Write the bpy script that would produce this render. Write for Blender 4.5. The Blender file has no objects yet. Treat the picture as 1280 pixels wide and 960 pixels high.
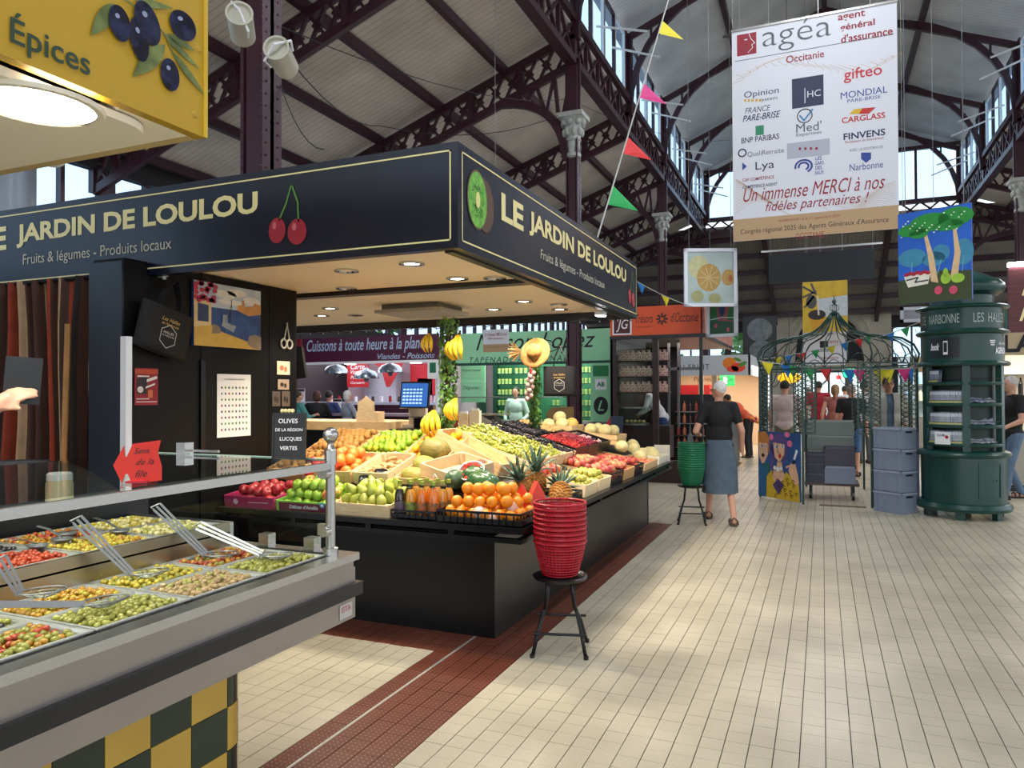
import bpy, bmesh, math, random
from mathutils import Vector, Matrix, Euler
R = math.radians
PI = math.pi
random.seed(7)
S = bpy.context.scene
COL = S.collection
# ---- camera
FPX, YAW, CAMZ, PITCH = 920.0, R(22.87), 1.53, R(0.75)
cam_data = bpy.data.cameras.new('camera')
cam_data.sensor_width = 36.0
cam_data.lens = 36.0 * FPX / 1280.0
cam_data.clip_start, cam_data.clip_end = 0.05, 300
cam = bpy.data.objects.new('camera', cam_data)
COL.objects.link(cam)
cam.location = (0, 0, CAMZ)
cam.rotation_euler = (Matrix.Rotation(YAW, 3, 'Z') @ Matrix.Rotation(R(90) + PITCH, 3, 'X') @ Matrix.Rotation(R(-0.2), 3, 'Z')).to_euler()
S.camera = cam
# ---- world
w = bpy.data.worlds.new('sky')
S.world = w
w.use_nodes = True
nt = w.node_tree
bg = nt.nodes['Background']
sky_tc = nt.nodes.new('ShaderNodeTexCoord')
sky_sep = nt.nodes.new('ShaderNodeSeparateXYZ')
sky_rmp = nt.nodes.new('ShaderNodeValToRGB')
nt.links.new(sky_tc.outputs['Generated'], sky_sep.inputs[0])
nt.links.new(sky_sep.outputs['Z'], sky_rmp.inputs[0])
sky_rmp.color_ramp.elements[0].color = (0.90, 0.95, 1.0, 1)
sky_rmp.color_ramp.elements[1].color = (0.62, 0.80, 1.0, 1)
nt.links.new(sky_rmp.outputs[0], bg.inputs['Color'])
bg.inputs['Strength'].default_value = 1.75
# ---- exposure
S.view_settings.view_transform = 'Standard'
S.view_settings.look = 'None'
S.view_settings.gamma = 1.0
S.view_settings.use_curve_mapping = False
S.view_settings.exposure = 0.2
if hasattr(S, 'cycles'):
 S.cycles.max_bounces = 6
 S.cycles.diffuse_bounces = 3
 S.cycles.glossy_bounces = 3
 S.cycles.transparent_max_bounces = 12
 S.cycles.sample_clamp_indirect = 4.0
 S.cycles.use_denoising = True
def area_light(name, loc, size, energy, color=(1, 1, 1), rot=(0, 0, 0), sizey=None):
 d = bpy.data.lights.new(name, 'AREA')
 d.shape = 'RECTANGLE'
 d.size = size
 d.size_y = sizey or size
 d.energy = energy
 d.color = color
 o = bpy.data.objects.new(name, d)
 COL.objects.link(o)
 o.location = loc
 o.rotation_euler = rot
 return o
# rows of tube lamps under the nave roof (the tubes themselves are built with the roof)
TUBES = [(0.1, y, 8.6) for y in (-2.0, 3.0, 8.0, 13.0, 18.0, 23.0)]
for x, y, z in TUBES:
 area_light('nave_lamp_light', (x, y, z - 0.1), 0.5, 120, (0.93, 0.96, 1.0), sizey=2.0)
for x, y, z in [(6.3, 3, 5.2), (6.3, 11, 5.2), (6.3, 19, 5.2), (-7.5, 10.4, 5.0), (-7.5, 16.5, 5.0)]:
 area_light('side_lamp_light', (x, y, z), 1.2, 50, (1.0, 0.96, 0.92))
# ---- helpers
def lin(h):
 h = h.lstrip('#')
 c = [int(h[i:i + 2], 16) / 255 for i in (0, 2, 4)]
 return tuple(((x / 12.92) if x <= 0.04045 else ((x + 0.055) / 1.055) ** 2.4) for x in c) + (1,)
MATS = {}
def mat(name, hexc, rough=0.5, metal=0.0, var=0.0, scale=8.0, bump=0.0, bscale=60.0, spec=0.5, hex2=None,
emit=None, estr=1.0, trans=0.0, coat=0.0, sheen=0.0, stretch=None, sub=0.0):
 if name in MATS:
  return MATS[name]
 m = bpy.data.materials.new(name)
 m.use_nodes = True
 n = m.node_tree
 b = n.nodes['Principled BSDF']
 b.inputs['Base Color'].default_value = lin(hexc)
 b.inputs['Roughness'].default_value = rough
 b.inputs['Metallic'].default_value = metal
 b.inputs['Specular IOR Level'].default_value = spec
 b.inputs['Transmission Weight'].default_value = trans
 b.inputs['Coat Weight'].default_value = coat
 b.inputs['Subsurface Weight'].default_value = sub
 if sub:
  b.inputs['Subsurface Scale'].default_value = 0.01
 if emit:
  b.inputs['Emission Color'].default_value = lin(emit)
  b.inputs['Emission Strength'].default_value = estr
 tc = None
 if var or hex2:
  tc = n.nodes.new('ShaderNodeTexCoord')
  nz = n.nodes.new('ShaderNodeTexNoise')
  nz.inputs['Scale'].default_value = scale
  nz.inputs['Detail'].default_value = 4
  src = tc.outputs['Object']
  if stretch:
   mp = n.nodes.new('ShaderNodeMapping')
   mp.inputs['Scale'].default_value = stretch
   n.links.new(src, mp.inputs[0])
   src = mp.outputs[0]
  n.links.new(src, nz.inputs['Vector'])
  mx = n.nodes.new('ShaderNodeValToRGB')
  c = lin(hexc)
  if hex2:
   a, z = c, lin(hex2)
  else:
   a = tuple(x * (1 - var) for x in c[:3]) + (1,)
   z = tuple(min(1, x * (1 + var)) for x in c[:3]) + (1,)
  mx.color_ramp.elements[0].position = 0.35
  mx.color_ramp.elements[1].position = 0.65
  mx.color_ramp.elements[0].color = a
  mx.color_ramp.elements[1].color = z
  n.links.new(nz.outputs[0], mx.inputs[0])
  n.links.new(mx.outputs[0], b.inputs['Base Color'])
 if bump:
  nz2 = n.nodes.new('ShaderNodeTexNoise')
  nz2.inputs['Scale'].default_value = bscale
  if not tc:
   tc = n.nodes.new('ShaderNodeTexCoord')
  n.links.new(tc.outputs['Object'], nz2.inputs['Vector'])
  bp = n.nodes.new('ShaderNodeBump')
  bp.inputs['Strength'].default_value = bump
  bp.inputs['Distance'].default_value = 0.01
  n.links.new(nz2.outputs[0], bp.inputs['Height'])
  n.links.new(bp.outputs[0], b.inputs['Normal'])
 MATS[name] = m
 return m
def glass_mat(name, tint='#f4fbf8', strength=1.0):
 if name in MATS:
  return MATS[name]
 m = bpy.data.materials.new(name)
 m.use_nodes = True
 n = m.node_tree
 n.nodes.remove(n.nodes['Principled BSDF'])
 out = n.nodes['Material Output']
 t = n.nodes.new('ShaderNodeBsdfTransparent')
 t.inputs[0].default_value = lin(tint)
 g = n.nodes.new('ShaderNodeBsdfGlossy')
 g.inputs['Roughness'].default_value = 0.02
 f = n.nodes.new('ShaderNodeFresnel')
 f.inputs[0].default_value = 1.45
 mu = n.nodes.new('ShaderNodeMath')
 mu.operation = 'MULTIPLY'
 mu.inputs[1].default_value = strength
 mx = n.nodes.new('ShaderNodeMixShader')
 n.links.new(f.outputs[0], mu.inputs[0])
 ge = n.nodes.new('ShaderNodeNewGeometry')
 sb = n.nodes.new('ShaderNodeMath')
 sb.operation = 'SUBTRACT'
 sb.inputs[0].default_value = 1.0
 sb.use_clamp = True
 n.links.new(ge.outputs['Backfacing'], sb.inputs[1])
 m3 = n.nodes.new('ShaderNodeMath')
 m3.operation = 'MULTIPLY'
 n.links.new(mu.outputs[0], m3.inputs[0])
 n.links.new(sb.outputs[0], m3.inputs[1])
 n.links.new(m3.outputs[0], mx.inputs[0])
 n.links.new(t.outputs[0], mx.inputs[1])
 n.links.new(g.outputs[0], mx.inputs[2])
 n.links.new(mx.outputs[0], out.inputs[0])
 MATS[name] = m
 return m
class MB:
 """collects simple shapes into one mesh"""
 def __init__(s):
  s.v, s.f, s.m, s.cur = [], [], [], 0
 def mi(s, i):
  s.cur = i
  return s
 def add(s, vs, fs):
  o = len(s.v)
  s.v += [tuple(v) for v in vs]
  for f in fs:
   s.f.append(tuple(i + o for i in f))
   s.m.append(s.cur)
  return s
 def box(s, c, d, rot=None):
  hx, hy, hz = d[0] / 2, d[1] / 2, d[2] / 2
  vs = [Vector((x, y, z)) for x in (-hx, hx) for y in (-hy, hy) for z in (-hz, hz)]
  if rot is not None:
   M = Euler(rot).to_matrix() if not isinstance(rot, Matrix) else rot
   vs = [M @ v for v in vs]
  c = Vector(c)
  return s.add([v + c for v in vs], [(0, 1, 3, 2), (4, 6, 7, 5), (0, 4, 5, 1), (2, 3, 7, 6), (0, 2, 6, 4), (1, 5, 7, 3)])
 def bb(s, x0, x1, y0, y1, z0, z1):
  return s.box(((x0 + x1) / 2, (y0 + y1) / 2, (z0 + z1) / 2), (abs(x1 - x0), abs(y1 - y0), abs(z1 - z0)))
 def bar(s, a, b, wx, wy, up=(0, 0, 1)):
  """box section from a to b"""
  a, b = Vector(a), Vector(b)
  d = b - a
  L = d.length
  if L < 1e-6:
   return s
  z = d / L
  x = z.cross(Vector(up))
  if x.length < 1e-4:
   x = z.cross(Vector((1, 0, 0)))
  x.normalize()
  y = z.cross(x)
  M = Matrix((x, y, z)).transposed()
  return s.box((a + b) / 2, (wx, wy, L), M)
 def tube(s, pts, r, n=8, cap=True, closed=False):
  pts = [Vector(p) for p in pts]
  rs = r if isinstance(r, (list, tuple)) else [r] * len(pts)
  k = len(pts)
  vs, fs = [], []
  prev = None
  for i, p in enumerate(pts):
   if closed:
    t = pts[(i + 1) % k] - pts[(i - 1) % k]
   else:
    t = pts[min(i + 1, k - 1)] - pts[max(i - 1, 0)]
   t.normalize()
   if prev is None:
    u = t.cross(Vector((0, 0, 1)))
    if u.length < 1e-3:
     u = t.cross(Vector((1, 0, 0)))
   else:
    u = prev - t * prev.dot(t)
   u.normalize()
   prev = u
   w_ = t.cross(u)
   for j in range(n):
    a = 2 * PI * j / n
    vs.append(p + (u * math.cos(a) + w_ * math.sin(a)) * rs[i])
  for i in range(k if closed else k - 1):
   i2 = (i + 1) % k
   for j in range(n):
    j2 = (j + 1) % n
    fs.append((i * n + j, i * n + j2, i2 * n + j2, i2 * n + j))
  if cap and not closed:
   fs.append(tuple(range(n - 1, -1, -1)))
   fs.append(tuple((k - 1) * n + j for j in range(n)))
  return s.add(vs, fs)
 def cyl(s, a, b, r, n=12, r2=None):
  return s.tube([a, b], [r, r if r2 is None else r2], n)
 def lathe(s, prof, n=24, c=(0, 0, 0), a0=0, a1=2 * PI, sx=1, sy=1, M=None, cap=True):
  """profile of (r,z)"""
  full = abs(a1 - a0 - 2 * PI) < 1e-6
  m = n if full else n + 1
  vs, fs = [], []
  c = Vector(c)
  for r, z in prof:
   for j in range(m):
    a = a0 + (a1 - a0) * j / n
    v = Vector((r * math.cos(a) * sx, r * math.sin(a) * sy, z))
    if M is not None:
     v = M @ v
    vs.append(v + c)
  for i in range(len(prof) - 1):
   for j in range(n):
    j2 = (j + 1) % m
    fs.append((i * m + j, i * m + j2, (i + 1) * m + j2, (i + 1) * m + j))
  if full and cap:
   if prof[0][0] > 1e-5:
    fs.append(tuple(range(m - 1, -1, -1)))
   if prof[-1][0] > 1e-5:
    fs.append(tuple((len(prof) - 1) * m + j for j in range(m)))
  return s.add(vs, fs)
 def ell(s, c, r, nu=10, nv=6, rot=None):
  if isinstance(r, (int, float)):
   r = (r, r, r)
  M = Euler(rot).to_matrix() if rot is not None and not isinstance(rot, Matrix) else rot
  c = Vector(c)
  vs = []
  def P(x, y, z):
   v = Vector((x * r[0], y * r[1], z * r[2]))
   if M is not None:
    v = M @ v
   return v + c
  vs.append(P(0, 0, -1))
  for i in range(1, nv):
   a = -PI / 2 + PI * i / nv
   for j in range(nu):
    t = 2 * PI * j / nu
    vs.append(P(math.cos(a) * math.cos(t), math.cos(a) * math.sin(t), math.sin(a)))
  vs.append(P(0, 0, 1))
  fs = []
  for j in range(nu):
   fs.append((0, 1 + (j + 1) % nu, 1 + j))
  for i in range(nv - 2):
   for j in range(nu):
    j2 = (j + 1) % nu
    a = 1 + i * nu
    fs.append((a + j, a + j2, a + nu + j2, a + nu + j))
  L = len(vs) - 1
  a = 1 + (nv - 2) * nu
  for j in range(nu):
   fs.append((a + j, a + (j + 1) % nu, L))
  return s.add(vs, fs)
 def prism(s, poly, d, M=None):
  """poly: 2D points in local x,z ; thickness d along local y (0..d); M: 4x4"""
  n = len(poly)
  vs = [Vector((p[0], 0, p[1])) for p in poly] + [Vector((p[0], d, p[1])) for p in poly]
  if M is not None:
   vs = [M @ v for v in vs]
  fs = [tuple(range(n)), tuple(range(2 * n - 1, n - 1, -1))]
  for i in range(n):
   j = (i + 1) % n
   fs.append((i, i + n, j + n, j))
  return s.add(vs, fs)
 def quad(s, a, b, c, d):
  return s.add([a, b, c, d], [(0, 1, 2, 3)])
 def mesh(s, name, mats, smooth=False):
  me = bpy.data.meshes.new(name)
  me.from_pydata(s.v, [], s.f)
  if not isinstance(mats, (list, tuple)):
   mats = [mats]
  for m in mats:
   me.materials.append(m)
  if len(mats) > 1:
   me.polygons.foreach_set('material_index', s.m)
  if smooth:
   me.polygons.foreach_set('use_smooth', [True] * len(me.polygons))
   if smooth == 'auto':
    try:
     me.set_sharp_from_angle(angle=R(40))
    except Exception:
     pass
  me.update()
  return me
 def build(s, name, mats, parent=None, loc=None, rot=None, smooth=False):
  return link(name, s.mesh(name, mats, smooth), parent, loc, rot)
def link(name, me, parent=None, loc=None, rot=None, scale=None):
 o = bpy.data.objects.new(name, me)
 COL.objects.link(o)
 if parent is not None:
  o.parent = parent
 if loc is not None:
  o.location = loc
 if rot is not None:
  o.rotation_euler = rot
 if scale is not None:
  o.scale = scale if not isinstance(scale, (int, float)) else (scale,) * 3
 return o
def tag(o, label=None, cat=None, group=None, kind=None):
 if label: o['label'] = label
 if cat: o['category'] = cat
 if group: o['group'] = group
 if kind: o['kind'] = kind
 return o
def thing(name, label, cat, loc=(0, 0, 0), rz=0.0, group=None):
 o = bpy.data.objects.new(name, None)
 o.empty_display_size = 0.1
 COL.objects.link(o)
 o.location = loc
 o.rotation_euler = (0, 0, rz)
 return tag(o, label, cat, group)
def struct(name, loc=(0, 0, 0)):
 o = bpy.data.objects.new(name, None)
 COL.objects.link(o)
 o.location = loc
 o['kind'] = 'structure'
 return o
def dup(root, loc=None, rot=None, label=None, group=None, scale=None):
 r = root.copy()
 COL.objects.link(r)
 if loc is not None: r.location = loc
 if rot is not None: r.rotation_euler = rot
 if scale is not None: r.scale = (scale,) * 3
 if label: r['label'] = label
 if group: r['group'] = group
 for ch in root.children:
  c = ch.copy()
  COL.objects.link(c)
  c.parent = r
  for g in ch.children:
   d = g.copy()
   COL.objects.link(d)
   d.parent = c
 return r
def text_mesh(body, size=1.0, bold=0.0, shear=0.0, extr=0.0, align='LEFT', width=None, height=None, spacing=1.0, res=3):
 cu = bpy.data.curves.new('t', 'FONT')
 cu.body = body
 cu.size = size
 cu.offset = bold
 cu.shear = shear
 cu.extrude = extr
 cu.align_x = align
 cu.align_y = 'CENTER'
 cu.space_character = spacing
 cu.resolution_u = res
 o = bpy.data.objects.new('t', cu)
 COL.objects.link(o)
 dg = bpy.context.evaluated_depsgraph_get()
 me = bpy.data.meshes.new_from_object(o.evaluated_get(dg))
 bpy.data.objects.remove(o)
 bpy.data.curves.remove(cu)
 xs = [v.co.x for v in me.vertices]
 ys = [v.co.y for v in me.vertices]
 if not xs:
  return me
 sx = width / (max(xs) - min(xs)) if width else 1
 sy = height / (max(ys) - min(ys)) if height else (1 if not width else None)
 if sy is None: sy = sx
 if height and not width: sx = sy
 cy = (max(ys) + min(ys)) / 2
 cx = {'LEFT': min(xs), 'CENTER': (max(xs) + min(xs)) / 2, 'RIGHT': max(xs)}[align]
 for v in me.vertices:
  v.co.x = (v.co.x - cx) * sx
  v.co.y = (v.co.y - cy) * sy
 return me
def text(body, origin, right, up, m, parent=None, name='lettering', fn=None, **k):
 """text laid in the plane spanned by right / up, its face towards right x up"""
 me = text_mesh(body, **k)
 if fn:
  for v in me.vertices:
   v.co = fn(v.co)
 else:
  r, u = Vector(right).normalized(), Vector(up).normalized()
  n = r.cross(u)
  o = Vector(origin)
  for v in me.vertices:
   v.co = o + r * v.co.x + u * v.co.y + n * v.co.z
 me.materials.append(m)
 return link(name, me, parent)
def remesh(mb, voxel, smooth_it=2):
 me = mb.mesh('tmp', MATS.get('skin') or mat('skin', '#c9947a'))
 o = bpy.data.objects.new('tmp', me)
 COL.objects.link(o)
 md = o.modifiers.new('r', 'REMESH')
 md.mode = 'VOXEL'
 md.voxel_size = voxel
 md.use_smooth_shade = True
 if smooth_it:
  s2 = o.modifiers.new('s', 'SMOOTH')
  s2.iterations = smooth_it
  s2.factor = 0.5
 dg = bpy.context.evaluated_depsgraph_get()
 out = bpy.data.meshes.new_from_object(o.evaluated_get(dg))
 bpy.data.objects.remove(o)
 bpy.data.meshes.remove(me)
 out.materials.clear()
 return out
def at(px, py=None, X=None, Y=None, Z=None):
 """point of the level-camera ray through a photo pixel, on a world plane"""
 a = (px - 640) / FPX
 b = (492 - (492 if py is None else py)) / FPX
 dx = -math.sin(YAW) + a * math.cos(YAW)
 dy = math.cos(YAW) + a * math.sin(YAW)
 t = X / dx if X is not None else Y / dy if Y is not None else (Z - CAMZ) / b
 return Vector((dx * t, dy * t, CAMZ + b * t))
# common materials
M_black = mat('black_panel', '#0d0d0f', 0.35, var=0.2, scale=3)
M_blackm = mat('black_metal', '#101012', 0.3, metal=0.4)
M_steel = mat('brushed_steel', '#bab8b4', 0.27, metal=.95, var=0.06, scale=6, stretch=(1, 40, 40))
M_gold = mat('gold_print', '#f3e4a2', 0.4, metal=0.0)
M_navy = mat('navy_panel', '#10182a', 0.28, var=0.08, scale=1.5)
M_cream = mat('cream_ceiling', '#fbf0dc', 0.55)
M_wood = mat('crate_wood', '#e3c493', 0.65, hex2='#d2a972', scale=5, stretch=(2, 14, 14), bump=0.1)
M_white = mat('white_paint', '#e8e8ea', 0.5)
M_purple = mat('maroon_iron', '#3a1a26', 0.42, var=0.15, scale=2)
M_red = mat('red_plastic', '#a80f24', 0.35)
M_ink = mat('black_ink', '#15151a', 0.6)
M_green = mat('kiosk_green', '#0f3d36', 0.3, var=0.08, scale=2)
M_dkgreen = mat('gazebo_green', '#123a30', 0.35)
M_glass = glass_mat('clear_glass')
# ======== HALL
# ---- floor
def floor_mat():
 m = bpy.data.materials.new('floor_tile_far')
 m.use_nodes = True
 n = m.node_tree
 b = n.nodes['Principled BSDF']
 g = n.nodes.new('ShaderNodeNewGeometry')
 br = n.nodes.new('ShaderNodeTexBrick')
 br.offset = 0
 br.inputs['Scale'].default_value = 1.0
 br.inputs['Brick Width'].default_value = 0.102
 br.inputs['Row Height'].default_value = 0.102
 br.inputs['Mortar Size'].default_value = 0.0028
 br.inputs['Color1'].default_value = lin('#c0b59d')
 br.inputs['Color2'].default_value = lin('#b5aa93')
 br.inputs['Mortar'].default_value = lin('#5a544c')
 n.links.new(g.outputs['Position'], br.inputs['Vector'])
 n.links.new(br.outputs[0], b.inputs['Base Color'])
 b.inputs['Roughness'].default_value = 0.3
 return m
def speckle(name, c1, c2, dots=None, rough=0.3):
 m = bpy.data.materials.new(name)
 m.use_nodes = True
 n = m.node_tree
 b = n.nodes['Principled BSDF']
 g = n.nodes.new('ShaderNodeNewGeometry')
 nz = n.nodes.new('ShaderNodeTexNoise')
 nz.inputs['Scale'].default_value = 220
 nz.inputs['Detail'].default_value = 2
 n2 = n.nodes.new('ShaderNodeTexNoise')
 n2.inputs['Scale'].default_value = 1.7
 n.links.new(g.outputs['Position'], nz.inputs['Vector'])
 n.links.new(g.outputs['Position'], n2.inputs['Vector'])
 add = n.nodes.new('ShaderNodeMath')
 add.operation = 'MULTIPLY_ADD'
 add.inputs[1].default_value = 0.5
 n.links.new(n2.outputs[0], add.inputs[0])
 mul = n.nodes.new('ShaderNodeMath')
 mul.operation = 'MULTIPLY'
 mul.inputs[1].default_value = 0.5
 n.links.new(nz.outputs[0], mul.inputs[0])
 n.links.new(mul.outputs[0], add.inputs[2])
 rp = n.nodes.new('ShaderNodeValToRGB')
 rp.color_ramp.elements[0].position = 0.38
 rp.color_ramp.elements[1].position = 0.6
 rp.color_ramp.elements[0].color = lin(c1)
 rp.color_ramp.elements[1].color = lin(c2)
 n.links.new(add.outputs[0], rp.inputs[0])
 src = rp.outputs[0]
 if dots:
  mp = n.nodes.new('ShaderNodeMapping')
  mp.inputs['Scale'].default_value = (40, 40, 0)
  n.links.new(g.outputs['Position'], mp.inputs[0])
  vo = n.nodes.new('ShaderNodeTexVoronoi')
  vo.voronoi_dimensions = '2D'
  vo.inputs['Scale'].default_value = 1.0
  vo.inputs['Randomness'].default_value = 0.0
  n.links.new(mp.outputs[0], vo.inputs['Vector'])
  lt = n.nodes.new('ShaderNodeMath')
  lt.operation = 'LESS_THAN'
  lt.inputs[1].default_value = 0.13
  n.links.new(vo.outputs['Distance'], lt.inputs[0])
  mx = n.nodes.new('ShaderNodeMixRGB')
  mx.inputs[2].default_value = lin(dots)
  n.links.new(lt.outputs[0], mx.inputs[0])
  n.links.new(src, mx.inputs[1])
  src = mx.outputs[0]
 n.links.new(src, b.inputs['Base Color'])
 b.inputs['Roughness'].default_value = rough
 b.inputs['Specular IOR Level'].default_value = 0.4
 return m
M_tile = speckle('beige_floor_tile', '#a89e89', '#cabfa8')
M_btile = speckle('brown_floor_tile', '#55281a', '#6d3322', dots='#a8907c', rough=0.35)
M_grout = mat('grout', '#3b352f', 0.8)
fl = struct('floor')
MB().bb(-14, 12, -4, 46, -0.2, -0.008).build('grout_bed', M_grout, fl)
MB().bb(-14, 12, 17, 46, -0.008, 0.0).build('tile_field', floor_mat(), fl)
MB().bb(-14, -5.2, -4, 17, -0.008, 0.0).build('tile_field', MATS.setdefault('ff', floor_mat()), fl)
MB().bb(6.6, 12, -4, 17, -0.008, 0.0).build('tile_field', MATS['ff'], fl)
P = 0.102
def is_brown(x, y):
 if -2.1 < x < -1.6 and y < 4.2: return True
 if -1.95 < x < -1.6 and y < 8.7: return True
 if x < -1.6 and 3.9 < y < 4.25: return True
 if x < -1.6 and 2.2 > y > 0.6: return True
 if -1.95 < x < -1.6 and y > 12.4: return True
 return False
tile_b, tile_r = MB(), MB()
tb = MB().bb(-P / 2 + 0.0021, P / 2 - 0.0021, -P / 2 + 0.0008, P / 2 - 0.0008, -0.008, 0).mesh('floor_tile', M_tile)
tr = MB().bb(-P / 2 + 0.0021, P / 2 - 0.0021, -P / 2 + 0.0008, P / 2 - 0.0008, -0.008, 0).mesh('floor_tile', M_btile)
cells = []
sy_, cy_ = math.sin(YAW), math.cos(YAW)
for i in range(-51, 65):
 for j in range(-12, 167):
  x, y = (i + 0.5) * P, (j + 0.5) * P
  d = -x * sy_ + y * cy_
  l = x * cy_ + y * sy_
  cells.append((d, l, x, y))
cells.sort()
singles = 0
for d, l, x, y in cells:
 br = is_brown(x, y)
 vis = d > 2.95 and abs(l / d) < 0.69 and not (x < -2.25) and not (x < -1.72 and y < 2.4)
 z = random.uniform(-0.0006, 0.0006)
 if vis and singles < 298:
  link('floor_tile', tr if br else tb, fl, (x, y, z))
  singles += 1
 else:
  (tile_r if br else tile_b).bb(x - P / 2 + 0.0021, x + P / 2 - 0.0021, y - P / 2 + 0.0008, y + P / 2 - 0.0008, -0.008, z)
tag(tile_b.build('floor_tiles', M_tile, fl), kind='stuff')
tag(tile_r.build('floor_tiles', M_btile, fl), kind='stuff')
MB().bb(-2.035, -2.02, -1, 4.2, -0.001, 0.003).build('metal_strip', mat('joint_strip', '#a9a39a', 0.45, metal=0.3), fl)
# ---- boards
def board_mat(name, c1, c2, axis):
 m = bpy.data.materials.new(name)
 m.use_nodes = True
 n = m.node_tree
 b = n.nodes['Principled BSDF']
 g = n.nodes.new('ShaderNodeNewGeometry')
 wv = n.nodes.new('ShaderNodeTexWave')
 wv.bands_direction = axis
 wv.wave_profile = 'SAW'
 wv.inputs['Scale'].default_value = 2.4
 wv.inputs['Distortion'].default_value = 0.0
 n.links.new(g.outputs['Position'], wv.inputs['Vector'])
 rp = n.nodes.new('ShaderNodeValToRGB')
 rp.color_ramp.elements[0].position = 0.0
 rp.color_ramp.elements[0].color = lin(c2)
 rp.color_ramp.elements[1].position = 0.12
 rp.color_ramp.elements[1].color = lin(c1)
 n.links.new(wv.outputs[1], rp.inputs[0])
 nz = n.nodes.new('ShaderNodeTexNoise')
 nz.inputs['Scale'].default_value = 1.2
 n.links.new(g.outputs['Position'], nz.inputs['Vector'])
 mx = n.nodes.new('ShaderNodeMixRGB')
 mx.blend_type = 'MULTIPLY'
 mx.inputs[0].default_value = 0.5
 n.links.new(rp.outputs[0], mx.inputs[1])
 n.links.new(nz.outputs[0], mx.inputs[2])
 n.links.new(mx.outputs[0], b.inputs['Base Color'])
 b.inputs['Roughness'].default_value = 0.6
 return m
M_bdx = board_mat('ceiling_boards_along_aisle', '#e8ded6', '#8d8077', 'X')
M_bdy = board_mat('ceiling_boards_across', '#e8ded6', '#8d8077', 'Y')
M_bdn = board_mat('nave_boards', '#dfe3e9', '#989ca4', 'Y')
CX, CW = 0.12, 4.22          # nave centre line, half width
XL, XR = CX - CW, CX + CW
BAYS = [4.6, 12.6, 20.6, 28.6]
TR = [0.6 + 4 * k for k in range(8)]   # 0.6 .. 28.6
XO, XO2 = -11.2, 11.5
def aisle_z(x): return 8.15 - 0.355 * (abs(x - CX) - CW)
cl = struct('ceiling')
z0, z1 = aisle_z(XL), aisle_z(XO)
MB().add([(XL, -6, z0), (XL, 28.6, z0), (XO, 28.6, z1), (XO, -6, z1), (XL, -6, z0 + .1), (XL, 28.6, z0 + .1), (XO, 28.6, z1 + .1), (XO, -6, z1 + .1)],
[(0, 1, 2, 3), (7, 6, 5, 4), (0, 4, 5, 1), (1, 5, 6, 2), (2, 6, 7, 3), (3, 7, 4, 0)]).build('left_slope', M_bdx if False else M_bdy, cl)
z2 = aisle_z(XO2)
MB().add([(XR, -6, z0), (XR, 28.6, z0), (XO2, 28.6, z2), (XO2, -6, z2), (XR, -6, z0 + .1), (XR, 28.6, z0 + .1), (XO2, 28.6, z2 + .1), (XO2, -6, z2 + .1)],
[(3, 2, 1, 0), (4, 5, 6, 7), (0, 4, 7, 3), (1, 5, 4, 0), (2, 6, 5, 1), (3, 7, 6, 2)]).build('right_slope', M_bdy, cl)
ZE, ZA = 9.95, 11.65
for sgn, nm in ((-1, 'nave_left_slope'), (1, 'nave_right_slope')):
 xe = CX + sgn * (CW + 0.3)
 f = [(0, 1, 2, 3), (7, 6, 5, 4), (0, 4, 5, 1), (1, 5, 6, 2), (2, 6, 7, 3), (3, 7, 4, 0)]
 MB().add([(CX, -6, ZA), (CX, 29.2, ZA), (xe, 29.2, ZE - .1), (xe, -6, ZE - .1), (CX, -6, ZA + .1), (CX, 29.2, ZA + .1), (xe, 29.2, ZE), (xe, -6, ZE)], f).build(nm, M_bdn, cl)
# end lean-to roof beyond the nave, sloping down to the far wall
YE = 36.6
M_bdd = board_mat('end_boards', '#a89e95', '#5a524b', 'X')
MB().add([(XO, 28.6, 7.7), (XO2, 28.6, 7.7), (XO2, YE, 4.9), (XO, YE, 4.9), (XO, 28.6, 7.8), (XO2, 28.6, 7.8), (XO2, YE, 5.0), (XO, YE, 5.0)],
[(0, 1, 2, 3), (7, 6, 5, 4), (0, 4, 5, 1), (1, 5, 6, 2), (2, 6, 7, 3), (3, 7, 4, 0)]).build('end_slope', M_bdd, cl)
for k in range(6):
 y = 29.2 + k * 1.3
 z = 7.7 - (y - 28.6) * 0.35
 MB().bb(XO, XO2, y - .06, y + .06, z - .2, z - 0.01).build('purlin', M_purple, cl)
for x in (-8, XL, 0.12 - 2.1, 0.12 + 2.1, XR, 8):
 MB().bar((x, 28.7, 7.45), (x, YE, 4.7), 0.16, 0.28).build('rafter', M_purple, cl)
# purlins of aisles
for sgn in (-1, 1):
 xo = XO if sgn < 0 else XO2
 x = XL if sgn < 0 else XR
 k = 1
 while abs(x + sgn * 1.35 * k) < abs(xo):
  xx = x + sgn * 1.35 * k
  z = aisle_z(xx)
  MB().bb(xx - .055, xx + .055, -6, 28.6, z - .17, z - .01).build('purlin', M_purple, cl)
  k += 1
for sgn in (-1, 0, 1):
 for f_ in ((0.5,) if sgn else (0.03,)):
  xx = CX + sgn * CW * 0.52
  z = ZA - abs(xx - CX) / (CW + .3) * (ZA - ZE) - 0.04
  MB().bb(xx - .06, xx + .06, -6, 28.6, z - .22, z - .04).build('purlin', M_purple, cl)
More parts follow.
